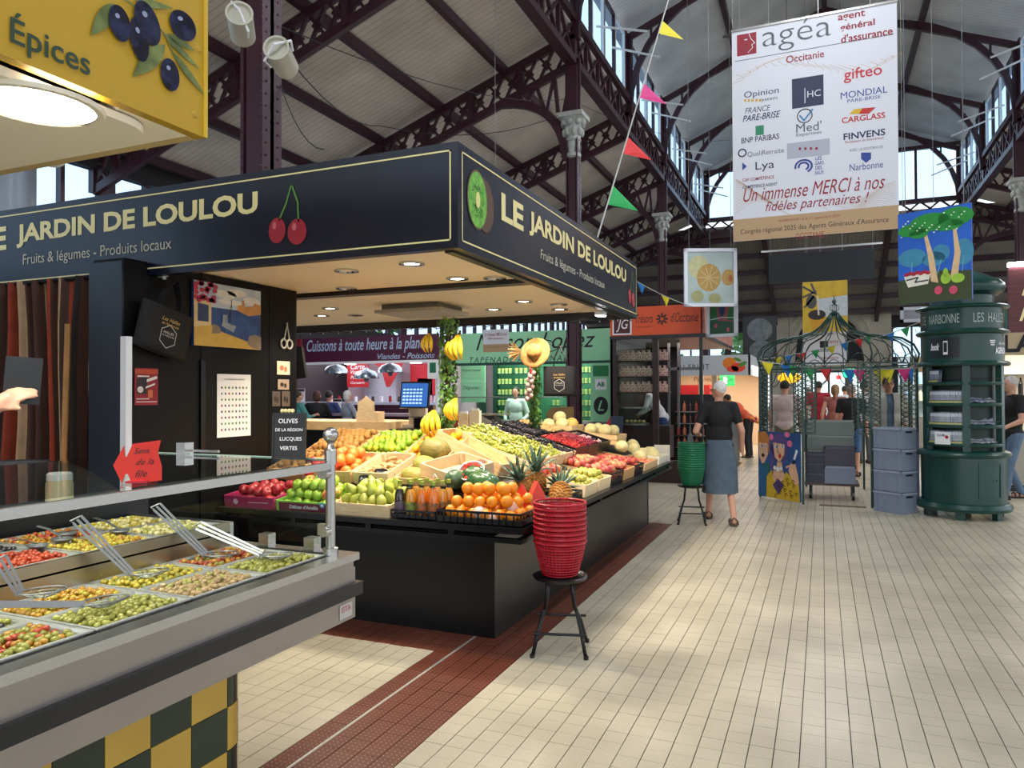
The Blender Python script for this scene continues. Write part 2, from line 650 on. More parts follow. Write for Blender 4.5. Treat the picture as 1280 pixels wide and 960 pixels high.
# ---- trusses
def lattice(mb, A, B, n, t=0.045, w_=0.05, verts=True):
 """X lattice between two polylines given as functions of 0..1"""
 for i in range(n):
  a0, a1 = A(i / n), A((i + 1) / n)
  b0, b1 = B(i / n), B((i + 1) / n)
  mb.bar(a0, b1, t, w_, (0, 1, 0))
  mb.bar(b0, a1, t, w_, (0, 1, 0))
  c = (Vector(a0) + Vector(a1) + Vector(b0) + Vector(b1)) / 4
  mb.box(c, (0.13, 0.06, 0.13), (0, R(45), 0))
def arc3(a, b, c, n=8):
 """quadratic curve"""
 a, b, c = Vector(a), Vector(b), Vector(c)
 return [a * (1 - t) ** 2 + b * 2 * t * (1 - t) + c * t * t for t in [i / n for i in range(n + 1)]]
def aisle_truss(sgn, y):
 t = struct('trim_1')
 t.name = 'roof_truss'
 t.location = (0, y, 0)
 xi = XL if sgn < 0 else XR
 xo = XO if sgn < 0 else XO2
 dep = 0.52
 U = lambda s: Vector((xi + (xo - xi) * s, 0, aisle_z(xi + (xo - xi) * s) - 0.17))
 L = lambda s: U(s) - Vector((0, 0, dep))
 MB().bar(U(0), U(1), 0.14, 0.09, (0, 1, 0)).build('top_chord', M_purple, t)
 MB().bar(L(0), L(1), 0.14, 0.09, (0, 1, 0)).build('bottom_chord', M_purple, t)
 nb = 7
 mb = MB()
 for k in range(nb):
  s0, s1 = k / nb, (k + 1) / nb
  lattice(mb, lambda s: U(s0 + (s1 - s0) * s), lambda s: L(s0 + (s1 - s0) * s), 3)
 tag(mb.build('lattice', M_purple, t), kind='stuff')
 for k in range(nb + 1):
  s = k / nb
  MB().bar(U(s), L(s) - Vector((0, 0, .03)), 0.12, 0.14, (0, 1, 0)).build('strut', M_purple, t)
 return t, L
def knee(t, L, sgn, s_end, drop):
 """arched bracket between column and truss"""
 xi = XL if sgn < 0 else XR
 p0 = Vector((xi + sgn * 0.12, 0, L(0).z - drop))
 p2 = L(s_end)
 p1 = Vector((xi + sgn * 0.25, 0, L(s_end).z - 0.05))
 pts = arc3(p0, p1, p2, 8)
 mb = MB()
 for a, b in zip(pts, pts[1:]):
  mb.bar(a, b, 0.14, 0.1, (0, 1, 0))
 for i in (2, 4, 6):
  s = i / 8 * s_end
  mb.bar(pts[i], L(s), 0.06, 0.07, (0, 1, 0))
  mb.bar(pts[i], L(max(0, s - s_end * .25)), 0.06, 0.05, (0, 1, 0))
 mb.build('arched_bracket', M_purple, t)
for y in TR[1:]:
 t, L = aisle_truss(-1, y)
 if y in BAYS: knee(t, L, -1, 0.2, 1.7)
for y in TR[3:]:
 t, L = aisle_truss(1, y)
 if y in BAYS: knee(t, L, 1, 0.25, 1.7)
def nave_truss(y):
 t = struct('roof_truss', (0, y, 0))
 xl, xr = XL + .05, XR - .05
 top = lambda s: Vector((xl + (xr - xl) * s, 0, ZE - .22 + (ZA - ZE) * (1 - abs(2 * s - 1)) - 0.0))
 mb = MB()
 mb.bar(top(0), top(.5), .14, .1, (0, 1, 0)); mb.bar(top(.5), top(1), .14, .1, (0, 1, 0))
 mb.build('top_chord', M_purple, t)
 n = 20
 def low(s):
  u = abs(2 * s - 1)
  zc = 8.0 + (10.9 - 8.0) * math.sqrt(max(0, 1 - u ** 2.6))
  return Vector((xl + (xr - xl) * s, 0, zc))
 ss = [0.5 - 0.5 * math.cos(PI * i / n) for i in range(n + 1)]
 mb = MB()
 for a, b in zip(ss, ss[1:]):
  mb.bar(low(a), low(b), .14, .09, (0, 1, 0))
 mb.build('arched_chord', M_purple, t)
 mb = MB()
 k = 16
 for i in range(1, k):
  s = i / k
  if top(s).z - low(s).z > 0.12:
   mb.bar(top(s), low(s), .05, .05, (0, 1, 0))
   s2 = s + (1 / k if s < .5 else -1 / k)
   mb.bar(top(s2), low(s), .04, .05, (0, 1, 0))
 mb.bar((xl, 0, 7.9), (xl, 0, ZE - .2), .16, .14, (0, 1, 0))
 mb.bar((xr, 0, 7.9), (xr, 0, ZE - .2), .16, .14, (0, 1, 0))
 tag(mb.build('web', M_purple, t), kind='stuff')
for y in TR[1:]:
 nave_truss(y)
# ---- columns
M_cap = mat('capital_stone_paint', '#a9aba6', 0.6, var=0.1, scale=10)
def column(x, y, label, full=True):
 t = thing('column', label, 'column', (x, y, 0))
 wd = 0.11
 mb = MB()
 mb.bb(-wd, wd, -.02, .02, 0, 6.1)
 mb.bb(-wd, -wd + .03, -wd, wd, 0, 6.1)
 mb.bb(wd - .03, wd, -wd, wd, 0, 6.1)
 mb.bb(-wd * .6, wd * .6, -wd * .85, wd * .85, 0, 6.1)
 mb.build('shaft', M_purple, t)
 mb = MB()
 for k in range(60):
  z = .3 + k * .097
  for sx in (-1, 1):
   mb.ell((sx * wd * .86, -wd, z), .011, 6, 4)
   mb.ell((sx * wd, -wd * .6, z), .011, 6, 4)
   mb.ell((sx * wd, wd * .6, z), .011, 6, 4)
 tag(mb.build('rivets', M_purple, t), kind='stuff')
 mb = MB()
 mb.lathe([(.10, 5.75), (.14, 5.78), (.14, 5.83), (.11, 5.86), (.12, 6.05), (.15, 6.08), (.13, 6.12), (.15, 6.3), (.2, 6.42), (.24, 6.46)], 16)
 mb.bb(-.24, .24, -.24, .24, 6.46, 6.54)
 for k in range(8):
  a = k * PI / 4
  mb.ell((.19 * math.cos(a), .19 * math.sin(a), 6.38), (.055, .055, .06), 8, 5)
  mb.ell((.16 * math.cos(a + .39), .16 * math.sin(a + .39), 6.22), (.045, .045, .08), 8, 5)
 mb.build('capital', M_cap, t, smooth='auto')
 mb = MB()
 mb.bb(-.1, .1, -.1, .1, 6.54, 7.55)
 mb.bb(-.14, .14, -.03, .03, 6.54, 7.55)
 mb.build('upper_post', M_purple, t)
column(XL, 4.6, 'big riveted maroon column rising behind the navy fruit stall sign')
column(XL, 12.6, 'maroon column with grey capital between navy and orange stall signs')
column(XL, 20.6, 'slimmer maroon column with pale capital above the orange stall sign')
column(XL, 28.6, 'distant maroon column behind the squash painting')
column(XR, 20.6, 'maroon column with pale capital near the right edge of the picture')
column(XR, 28.6, 'distant maroon column behind the green kiosk roof')
# ---- girders along the nave, clerestory windows
M_pane = glass_mat('clerestory_glass', '#dfeefa', 0.6)
wn = 1
for sgn, x in ((-1, XL), (1, XR)):
 g = struct('nave_girder', (x, 0, 0))
 MB().bb(-.1, .1, 0.6, 28.6, 7.42, 7.55).build('bottom_chord', M_purple, g)
 MB().bb(-.1, .1, 0.6, 28.6, 8.2, 8.34).build('top_chord', M_purple, g)
 mb = MB()
 for k in range(35):
  y0, y1 = .6 + k * .8, 1.4 + k * .8
  mb.bar((0, y0, 7.5), (0, y1, 8.25), .06, .05)
  mb.bar((0, y0, 8.25), (0, y1, 7.5), .06, .05)
  mb.bar((0, y0, 7.5), (0, y0, 8.25), .07, .07)
 tag(mb.build('lattice', M_purple, g), kind='stuff')
 for y0 in TR[1:-1]:
  wdw = struct('window_%d' % wn, (x, y0, 0))
  wn += 1
  for k in range(4):
   a, b = .3 + k * .87, .3 + (k + 1) * .87 - .08
   f = MB()
   f.bb(-.03, .03, a - .04, a + .03, 8.34, 9.75); f.bb(-.03, .03, b - .03, b + .04, 8.34, 9.75)
   f.bb(-.03, .03, a, b, 8.34, 8.42); f.bb(-.03, .03, a, b, 9.68, 9.76)
   fo = f.build('window_frame', M_white if k % 2 else M_purple, wdw)
   MB().bb(-.008, .008, a + .03, b - .03, 8.42, 9.68).build('window_pane', M_pane, fo)
  # stays of the tilted sashes
  for k in (1, 2):
   MB().bar((0, .3 + k * 1.2, 8.75 + .1 * k), (-sgn * 1.0, .3 + k * 1.2 + .15, 8.62), .035, .035).build('white_stay', M_white, wdw)
  MB().bb(-.05, .05, 0, .3, 8.34, 9.8).build('pier', M_purple, wdw)
  MB().bb(-.05, .05, 3.75, 4.0, 8.34, 9.8).build('pier', M_purple, wdw)
# ---- end gable of the nave with its row of windows
ge = struct('wall_end_gable', (0, 28.6, 0))
MB().bb(XL, XR, -.08, .08, 7.45, 7.6).build('bottom_chord', M_purple, ge)
MB().bb(XL, XR, -.08, .08, 8.0, 8.15).build('sill_beam', M_purple, ge)
mb = MB()
for k in range(14):
 a = XL + k * (XR - XL) / 14; b = a + (XR - XL) / 14
 mb.bar((a, 0, 7.55), (b, 0, 8.05), .06, .05, (0, 1, 0)); mb.bar((a, 0, 8.05), (b, 0, 7.55), .06, .05, (0, 1, 0))
tag(mb.build('lattice', M_purple, ge), kind='stuff')
wdw = struct('window_%d' % wn, (0, 28.6, 0)); wn += 1
for k in range(7):
 a = XL + .15 + k * 1.16; b = a + 1.1
 MB().bb(a - .04, a + .04, -.05, .05, 8.15, 9.85).build('window_bar', M_purple, wdw)
 MB().bb(a + .04, b, -.01, .01, 8.15, 9.85).build('window_pane', M_pane, wdw)
MB().bb(XL, XR, -.08, .08, 9.85, 9.97).build('lintel', M_purple, ge)
MB().prism([(XL - .2, 9.97), (XR + .2, 9.97), (CX, 11.75)], .08).build('gable_boards', M_bdn, ge)
# ---- outer walls
M_stone = mat('pale_stone', '#c4b9a8', 0.75, var=0.12, scale=1.5, bump=0.15, bscale=12)
M_dwall = mat('dark_wall', '#241f24', 0.7)
def window_wall(nm, p0, ux, length, zb, zt, bay, upper, skip=()):
 """wall in the plane through p0 along ux with a continuous band of windows zb..zt"""
 global wn
 t = struct(nm, p0)
 ux = Vector(ux)
 def slab(a, b, z0, z1, m, name='panel', th=.2):
  c = ux * ((a + b) / 2)
  d = (abs(ux.x) * (b - a) + abs(ux.y) * th, abs(ux.y) * (b - a) + abs(ux.x) * th, z1 - z0)
  return MB().box((c.x, c.y, (z0 + z1) / 2), d).build(name, m, t)
 slab(0, length, 0, zb, M_dwall)
 slab(0, length, zt, upper, M_dwall)
 n = int(length / bay)
 wdw = struct('window_%d' % wn, p0)
 wn += 1
 for k in range(n + 1):
  a = k * bay
  c = ux * a
  big = k % 4 == 0
  w_ = .3 if big else .07
  MB().box((c.x, c.y, (zb + zt) / 2), (abs(ux.x) * w_ + abs(ux.y) * .12, abs(ux.y) * w_ + abs(ux.x) * .12, zt - zb)).build('window_bar', M_purple, wdw)
  if k < n and k not in skip:
   c = ux * (a + bay / 2)
   MB().box((c.x, c.y, (zb + zt) / 2), (abs(ux.x) * (bay - .07) + .006, abs(ux.y) * (bay - .07) + .006, zt - zb)).build('window_pane', M_pane, wdw)
window_wall('wall_left', (XO, -4, 0), (0, 1, 0), YE + 4, 3.2, 5.3, 0.8, 5.75)
window_wall('wall_far_left', (XO, YE, 0), (1, 0, 0), 8.8, 3.1, 4.4, 0.88, 5.0)
window_wall('wall_far_right', (2.75, YE, 0), (1, 0, 0), 8.7, 3.1, 4.4, 0.88, 5.0)
# stone portal with arch and the glazed exit
pt = struct('wall_far_portal', (CX + .15, YE - .3, 0))
MB().prism([(-2.55, 0), (-2.55, 6.0), (0, 6.55), (2.55, 6.0), (2.55, 0), (1.45, 0), (1.45, 2.8)] + [(1.35 * math.cos(a), 3.75 + 1.3 * math.sin(a)) for a in [PI * k / 14 for k in range(15)]] + [(-1.45, 2.8), (-1.45, 0)], .5).build('stone_front', M_stone, pt)
mb = MB()
for k in range(14):
 a0, a1 = PI * k / 14, PI * (k + 1) / 14
 for r in (1.5, 1.8):
  mb.bar((r * math.cos(a0), -.03, 3.75 + (r - .05) * math.sin(a0)), (r * math.cos(a1), -.03, 3.75 + (r - .05) * math.sin(a1)), .07, .1, (0, 1, 0))
mb.build('arch_moulding', M_stone, pt)
MB().bb(-2.6, 2.6, -.12, .02, 5.75, 5.95).build('cornice', M_stone, pt)
for sx in (-1, 1):
 mb = MB()
 for a, b in ((1.95, 2.0), (2.4, 2.45)):
  mb.bb(sx * a, sx * b, -.04, 0, .4, 3.4)
 mb.bb(sx * 1.95, sx * 2.45, -.04, 0, 3.35, 3.4)
 mb.build('pilaster_moulding', M_stone, pt)
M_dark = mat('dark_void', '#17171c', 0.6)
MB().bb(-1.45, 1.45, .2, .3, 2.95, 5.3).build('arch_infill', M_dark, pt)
MB().bb(-1.45, 1.45, .1, .35, 2.55, 2.95).build('door_head', mat('beige_panel', '#b8a88c', 0.6), pt)
dr = struct('door_1', (CX + .15, YE + .1, 0))
for k in range(4):
 a = -1.44 + k * .72
 f = MB(); f.bb(a, a + .05, -.03, .03, 0, 2.55); f.bb(a + .67, a + .72, -.03, .03, 0, 2.55); f.bb(a, a + .72, -.03, .03, 2.48, 2.55); f.bb(a, a + .72, -.03, .03, 0, .1)
 fo = f.build('door_frame', mat('door_grey', '#5d666c', 0.4), dr)
 MB().bb(a + .05, a + .67, -.008, .008, .1, 2.48).build('door_pane', M_glass, fo)
# ---- lamps under the nave roof
M_tube = mat('lamp_tube', '#ffffff', 0.5, emit='#f2f7ff', estr=14)
wheres = ['behind the viewer', 'above the viewer', 'above the tall partner banner', 'behind the tall partner banner', 'far beyond the tall partner banner', 'at the far end of the nave']
for (x, y, z), wh in zip(TUBES[1:], wheres[1:]):
 t = thing('tube_lamp', 'white tube lamp hanging under the nave roof ' + wh, 'lamp', (x, y, z))
 MB().bb(-.05, .05, -.65, .65, .02, .08).build('housing', M_white, t)
 MB().cyl((0, -.62, 0), (0, .62, 0), .025, 8).build('tube', M_tube, t)
 MB().cyl((0, -.4, .08), (0, -.4, 2.6), .006, 5).build('hanger', M_ink, t)
 MB().cyl((0, .4, .08), (0, .4, 2.6), .006, 5).build('hanger', M_ink, t)
# ---- ground and trees outside
MB().bb(-60, 60, -40, 90, -.6, -.25).build('outside_ground', mat('outside_asphalt', '#8b8b88', 0.9))['kind'] = 'structure'
M_leaf = mat('tree_leaves', '#4f7a34', 0.6, hex2='#83a854', scale=2)
def tree(x, y, h, label):
 t = thing('street_tree', label, 'tree', (x, y, -.25))
 MB().tube([(0, 0, 0), (.1, 0, h * .4), (.0, .1, h * .7)], [.22, .16, .1], 8).build('trunk', mat('bark', '#5f5142', .9), t)
 mb = MB()
 rr = random.Random(int(x * 10 + y))
 for k in range(700):
  a, b = rr.uniform(0, 2 * PI), rr.uniform(-1, 1)
  q = rr.random() ** .4
  c = Vector((h * .36 * q * math.cos(a) * math.sqrt(1 - b * b), h * .36 * q * math.sin(a) * math.sqrt(1 - b * b), h * .68 + h * .3 * q * b))
  u = Vector((rr.uniform(-1, 1), rr.uniform(-1, 1), rr.uniform(-1, 1))) * .3
  v = Vector((rr.uniform(-1, 1), rr.uniform(-1, 1), rr.uniform(-1, 1))) * .3
  mb.add([c - u, c + v, c + u, c - v], [(0, 1, 2, 3)])
 tag(mb.build('foliage', M_leaf, t), kind='stuff')
tree(-9.5, 41.5, 8, 'leafy green street tree outside the far left windows')
tree(-3.4, 49, 8.5, 'leafy street tree outside just left of the exit doors')
tree(1.6, 56, 9, 'leafy street tree seen straight through the exit doors')
tree(7.2, 42.5, 8, 'leafy street tree outside right of the exit doors')
tree(-17.5, 24, 8, 'leafy street tree outside the left wall windows')
# ======== helpers for things built in world coordinates
def W(o):
 """keep world-coordinate geometry in place under a parent Empty standing at its own base"""
 if o.parent is not None:
  o.location = o.parent.matrix_basis.inverted() @ Vector((0, 0, 0)) if False else -Vector(o.parent.location)
 return o
def wp(mb, name, m, parent, smooth=False):
 return W(mb.build(name, m, parent, smooth=smooth))
def wtext(body, origin, right, up, m, parent, **k):
 return W(text(body, origin, right, up, m, parent, **k))
def frame_lines(mb, o, r, u, w_, h, t=.009, ins=.04, e=.003):
 o, r, u = Vector(o), Vector(r), Vector(u)
 n = r.cross(u)
 o = o + n * e
 def q(x0, x1, y0, y1):
  mb.add([o + r * x0 + u * y0, o + r * x1 + u * y0, o + r * x1 + u * y1, o + r * x0 + u * y1], [(0, 1, 2, 3)])
 q(ins, w_ - ins, ins, ins + t); q(ins, w_ - ins, h - ins - t, h - ins)
 q(ins, ins + t, ins, h - ins); q(w_ - ins - t, w_ - ins, ins, h - ins)
def disc2(mb, o, r, u, cx, cz, rx, rz, e=.004, n=20, a0=0, rot=0):
 o, r, u = Vector(o), Vector(r).normalized(), Vector(u).normalized()
 nn = r.cross(u)
 vs = []
 for k in range(n):
  a = 2 * PI * k / n
  x, z = rx * math.cos(a), rz * math.sin(a)
  x, z = x * math.cos(rot) - z * math.sin(rot), x * math.sin(rot) + z * math.cos(rot)
  vs.append(o + r * (cx + x) + u * (cz + z) + nn * e)
 mb.add(vs, [tuple(range(n))])
def poly2(mb, o, r, u, pts, e=.004):
 o, r, u = Vector(o), Vector(r).normalized(), Vector(u).normalized()
 nn = r.cross(u)
 return mb.add([o + r * x + u * z + nn * e for x, z in pts], [tuple(range(len(pts)))])
def line2(mb, o, r, u, pts, w_, e=.004):
 for i, (a, b) in enumerate(zip(pts, pts[1:])):
  dx, dz = b[0] - a[0], b[1] - a[1]
  L = math.hypot(dx, dz) or 1e-6
  nx, nz = -dz / L * w_ / 2, dx / L * w_ / 2
  ex, ez = dx / L * w_ * .3, dz / L * w_ * .3
  poly2(mb, o, r, u, [(a[0] - nx - ex, a[1] - nz - ez), (b[0] - nx + ex, b[1] - nz + ez), (b[0] + nx + ex, b[1] + nz + ez), (a[0] + nx - ex, a[1] + nz - ez)], e + i * 0.00001)
# ======== navy fruit stall: canopy
CXR, CY0, CY1, CZ0, CZ1 = -1.75, 3.43, 7.47, 2.295, 2.855
XLL = -6.6
cp = thing('stall_canopy', 'navy and gold canopy of the fruit stall with LE JARDIN DE LOULOU lettering', 'canopy', (-4.1, 5.4, 2.29))
wp(MB().bb(XLL, CXR - .06, CY0, CY0 + .06, CZ0, CZ1), 'front_fascia', M_navy, cp)
wp(MB().bb(CXR - .06, CXR, CY0, CY1, CZ0, CZ1), 'side_fascia', M_navy, cp)
wp(MB().bb(XLL, CXR - .06, CY1 - .06, CY1, CZ0, CZ0 + .09), 'rear_fascia', M_navy, cp)
mb = MB()
mb.bb(XLL, CXR - .06, CY0 + .06, 5.02, CZ0 + .085, CZ0 + .115)
wp(mb, 'ceiling_panel', M_cream, cp)
wp(MB().bb(XLL, CXR - .06, 5.14, CY1 - .06, CZ0 + .085, CZ0 + .115), 'ceiling_panel', M_cream, cp)
wp(MB().bb(XLL, CXR - .06, 5.02, 5.14, CZ0 + .05, CZ0 + .105), 'shutter_track', M_black, cp)
wp(MB().bb(CXR - .11, CXR - .06, CY0 + .06, CY1 - .06, CZ0 - .01, CZ0 + .04), 'edge_trim', M_black, cp)
g = MB()
frame_lines(g, (-6.55, CY0, CZ0), (1, 0, 0), (0, 0, 1), 6.55 + CXR, CZ1 - CZ0)
frame_lines(g, (CXR, CY0, CZ0), (0, 1, 0), (0, 0, 1), CY1 - CY0, CZ1 - CZ0)
wp(g, 'gold_line', M_gold, cp)
FO, FR, FU = (0, CY0, 0), (1, 0, 0), (0, 0, 1)
def fasc(t, x0, x1, z, h, side=False, bold=.0, m=M_gold, **k):
 if side:
  wtext(t, (CXR + .003, x0, z), (0, 1, 0), (0, 0, 1), m, cp, width=x1 - x0, height=h, bold=bold, **k)
 else:
  wtext(t, (x0, CY0 - .003, z), (1, 0, 0), (0, 0, 1), m, cp, width=x1 - x0, height=h, bold=bold, **k)
fasc('LE', -5.72, -5.36, 2.655, .168, bold=.035)
fasc('JARDIN DE LOULOU', -5.25, -3.08, 2.655, .168, bold=.035)
fasc('Fruits & légumes - Produits locaux', -5.18, -3.77, 2.475, .095, m=mat('pale_print', '#cfc9b4', .5))
fasc('LE', 3.99, 4.34, 2.645, .165, True, bold=.035)
fasc('JARDIN DE LOULOU', 4.44, 7.0, 2.645, .165, True, bold=.035)
fasc('Fruits & légumes - Produits locaux', 4.65, 6.23, 2.465, .085, True, m=mat('pale_print', '#cfc9b4', .5))
M_cherry = mat('cherry_print', '#a52533', .5)
M_cherry2 = mat('cherry_print_light', '#d06a70', .5)
M_stalk = mat('stalk_print', '#5d8a3a', .5)
def cherries(o, r, side):
 a, b, c = MB(), MB(), MB()
 disc2(a, o, r, FU, -.075, -.09, .062, .075); disc2(a, o, r, FU, .07, -.11, .068, .075)
 disc2(b, o, r, FU, -.095, -.06, .014, .022, .005); disc2(b, o, r, FU, .05, -.08, .016, .022, .005)
 line2(c, o, r, FU, [(-.06, -.03), (-.01, .06), (.03, .17)], .012); line2(c, o, r, FU, [(.08, -.05), (.075, .06), (.03, .17)], .012)
 wp(a, 'cherry_print', M_cherry, cp); wp(b, 'cherry_highlight', M_cherry2, cp); wp(c, 'stalk_print', M_stalk, cp)
cherries((-2.86, CY0, 2.58), (1, 0, 0), 0)
cherries((CXR, 7.22, 2.58), (0, 1, 0), 1)
def kiwi(o, r):
 a = MB()
 disc2(a, o, r, FU, .10, -.01, .12, .15, .003); wp(a, 'kiwi_skin_print', mat('kiwi_skin', '#5b4034', .6), cp)
 a = MB(); disc2(a, o, r, FU, 0, 0, .13, .165, .004); wp(a, 'kiwi_rim_print', mat('kiwi_rim', '#6d5438', .6), cp)
 a = MB(); disc2(a, o, r, FU, 0, 0, .12, .155, .005); wp(a, 'kiwi_flesh_print', mat('kiwi_flesh', '#54a032', .5, hex2='#7fc24a', scale=30), cp)
 a = MB(); disc2(a, o, r, FU, 0, 0, .028, .045, .007); wp(a, 'kiwi_core_print', mat('kiwi_core', '#e5df8d', .5), cp)
 a = MB()
 rr = random.Random(3)
 for k in range(90):
  t, q = rr.uniform(0, 2 * PI), rr.uniform(.36, .68)
  disc2(a, o, r, FU, .12 * q * math.cos(t), .155 * q * math.sin(t), .003, .005, .008, 5)
 wp(a, 'kiwi_seed_print', M_ink, cp)['kind'] = 'stuff'
kiwi((CXR, 3.66, 2.60), (0, 1, 0))
# recessed ceiling lights and the flat heater/air panel
M_lamp = mat('warm_lamp', '#ffffff', .4, emit='#fff1da', estr=9)
M_chrome = mat('chrome', '#c9c9c9', .15, metal=1)
DL = [(515, 328), (572, 347), (655, 376), (617, 386), (528, 382), (413, 384), (402, 393), (700, 386)]
for i, p in enumerate(DL):
 v = at(p[0], p[1], Z=CZ0 + .085)
 if v.x < XLL + .2 or v.y > CY1 - .2: v = Vector((max(v.x, XLL + .4), min(v.y, CY1 - .35), v.z))
 rg = MB().lathe([(.085, 0), (.085, -.01), (.06, -.012), (.055, 0)], 20, v, cap=False).build('downlight_ring', M_chrome, cp)
 W(rg)
 d = MB().lathe([(0, -.004), (.054, -.004)], 16, v).build('downlight_lens', M_lamp, rg)
 L = bpy.data.lights.new('downlight', 'SPOT')
 L.energy = 60; L.color = (1, .88, .72); L.spot_size = R(125); L.spot_blend = .6; L.shadow_soft_size = .05
 lo = link('downlight_light', L, None, (v.x, v.y, v.z - .03))
for X_, Y_ in ((-4.6, 5.0), (-4.6, 6.6), (-3.0, 4.2), (-2.2, 4.9), (-2.3, 6.6), (-3.5, 4.9)):
 v = Vector((X_, Y_, CZ0 + .085))
 W(MB().lathe([(.085, 0), (.085, -.01), (.06, -.012), (.055, 0)], 20, v, cap=False).build('downlight_ring', M_chrome, cp))
 L = bpy.data.lights.new('downlight', 'SPOT')
 L.energy = 60; L.color = (1, .88, .72); L.spot_size = R(120); L.spot_blend = .6; L.shadow_soft_size = .05
 link('downlight_light', L, None, (v.x, v.y, v.z - .03))
a, b = at(472, 368, Z=CZ0), at(566, 378, Z=CZ0)
ac = thing('ceiling_panel_heater', 'flat grey square panel fixed under the cream canopy ceiling of the fruit stall', 'panel', (-3.55, 6.2, CZ0 + .03))
MB().bb(-.35, .35, -.3, .3, -.03, .0).build('panel', mat('grey_panel', '#a8a49c', .5), ac)
MB().bb(-.3, .3, -.25, .25, 0, .05).build('mount', mat('grey_mount', '#77736c', .5), ac)
mb = MB()
pts = []
for k in range(60):
 pts.append((-5.8 + k * .068, CY1 - .1 + .02 * math.sin(k * 1.3), CZ0 - .012 + .012 * math.sin(k * 2.1)))
fl_ = thing('fairy_light_string', 'thin string of small unlit fairy lights along the rear edge of the canopy ceiling', 'lights', (-3.8, CY1 - .1, CZ0))
wp(mb.tube(pts, .004, 4), 'wire', M_ink, fl_)
mb = MB()
for p in pts[::3]: mb.ell((p[0], p[1], p[2] - .012), (.006, .006, .012), 5, 4)
wp(mb, 'bulbs', M_white, fl_)['kind'] = 'stuff'
sl = thing('spotlight', 'small bright white lamp under the right rear edge of the navy canopy', 'lamp', (CXR - .14, 6.6, CZ0 - .01))
MB().bb(-.04, .04, -.06, .06, -.035, 0).build('housing', M_white, sl)
MB().bb(-.035, .035, -.055, .055, -.04, -.035).build('lens', mat('cool_lamp', '#ffffff', .4, emit='#f4f8ff', estr=25), sl)
# ---- black partition wall, panel, poster, calendar, bag
M_bwall = mat('black_partition', '#08080a', 0.5, var=.15, scale=2, spec=.2)
pw = thing('partition_wall', 'tall black panelled partition at the left end of the fruit stall', 'partition', (-4.1, 4.1, 0))
wp(MB().bb(-4.24, -3.97, 3.25, 3.42, 0, 2.38), 'panel', M_bwall, pw)
wp(MB().bb(-4.24, -3.97, 3.50, 3.86, 0, 2.375), 'panel', M_bwall, pw)
wp(MB().bb(-4.24, -3.97, 3.42, 3.50, 0, 2.29), 'panel', M_bwall, pw)
wp(MB().bb(-4.24, -3.97, 3.866, 4.54, 0, 2.375), 'panel', M_bwall, pw)
wp(MB().bb(-4.24, -3.97, 4.546, 4.85, 0, 2.375), 'panel', M_bwall, pw)
wp(MB().bb(-3.97, -3.955, 3.85, 3.89, 0, 1.77), 'corner_strip', M_blackm, pw)
wp(MB().bb(-4.26, -3.97, 3.235, 3.25, 0, 2.36), 'end_panel', mat('blueblack_panel', '#111725', .3), pw)
wp(MB().bb(-4.24, -3.97, 4.85, 4.87, 0, 2.375), 'edge_post', M_blackm, pw)
wpst = thing('white_post', 'slim white upright post in front of the black partition', 'post', (-3.62, 2.98, 0))
MB().bb(-.022, .022, -.02, .02, 0, 1.86).build('shaft', M_white, wpst)
MB().bb(-.05, .05, -.05, .05, 0, .01).build('foot', M_white, wpst)
PX = -3.967
def wy(px): return at(px, X=PX).y
def wz(px, py): return at(px, py, X=PX).z
def on_wall(a, b, c, d):
 y0, y1 = wy(a), wy(c)
 return y0, y1, wz(a, d), wz(a, b)
# harbour picture
y0, y1 = wy(239), wy(323)
z1_, z0_ = wz(239, 348), wz(239, 430)
t = thing('harbour_painting', 'colourful canvas of a harbour with pink flowers and a boat, high on the black partition', 'painting', (PX, (y0 + y1) / 2, z0_))
ww, hh = y1 - y0, z1_ - z0_
wp(MB().bb(PX, PX + .02, y0, y1, z0_, z1_), 'canvas', mat('sea_paint', '#1d3a78', .5, hex2='#2a5792', scale=8), t)
O_, R_ = (PX + .02, y0, z0_), (0, 1, 0)
def art(parent, O, Rr, items, sc=(1, 1), up=(0, 0, 1), e0=.0012):
 """flat painted shapes: ('name', '#colour', [poly or ('d',cx,cz,rx,rz[,rot]) or ('l',width,pts)])"""
 for i, (nm, c, shapes) in enumerate(items):
  for s in shapes:
   mb = MB()
   e = e0 + i * .0006
   if s[0] == 'd':
    disc2(mb, O, Rr, up, s[1] * sc[0], s[2] * sc[1], s[3] * sc[0], s[4] * sc[1], e, 14, rot=s[5] if len(s) > 5 else 0)
   elif s[0] == 'l':
    line2(mb, O, Rr, up, [(x * sc[0], z * sc[1]) for x, z in s[2]], s[1] * sc[0], e)
   else:
    poly2(mb, O, Rr, up, [(x * sc[0], z * sc[1]) for x, z in s], e)
   if parent.type == 'EMPTY' and not any(abs(a) > 1e-6 for a in parent.rotation_euler) and parent.get('_local') is None:
    wp(mb, nm, mat('paint_' + c[1:], c, .6, var=.08, scale=14), parent)
   else:
    mb.build(nm, mat('paint_' + c[1:], c, .6, var=.08, scale=14), parent)
rr = random.Random(5)
flow = [('d', rr.uniform(.02, .3) , rr.uniform(.68, .98), .035, .035) for k in range(26)]
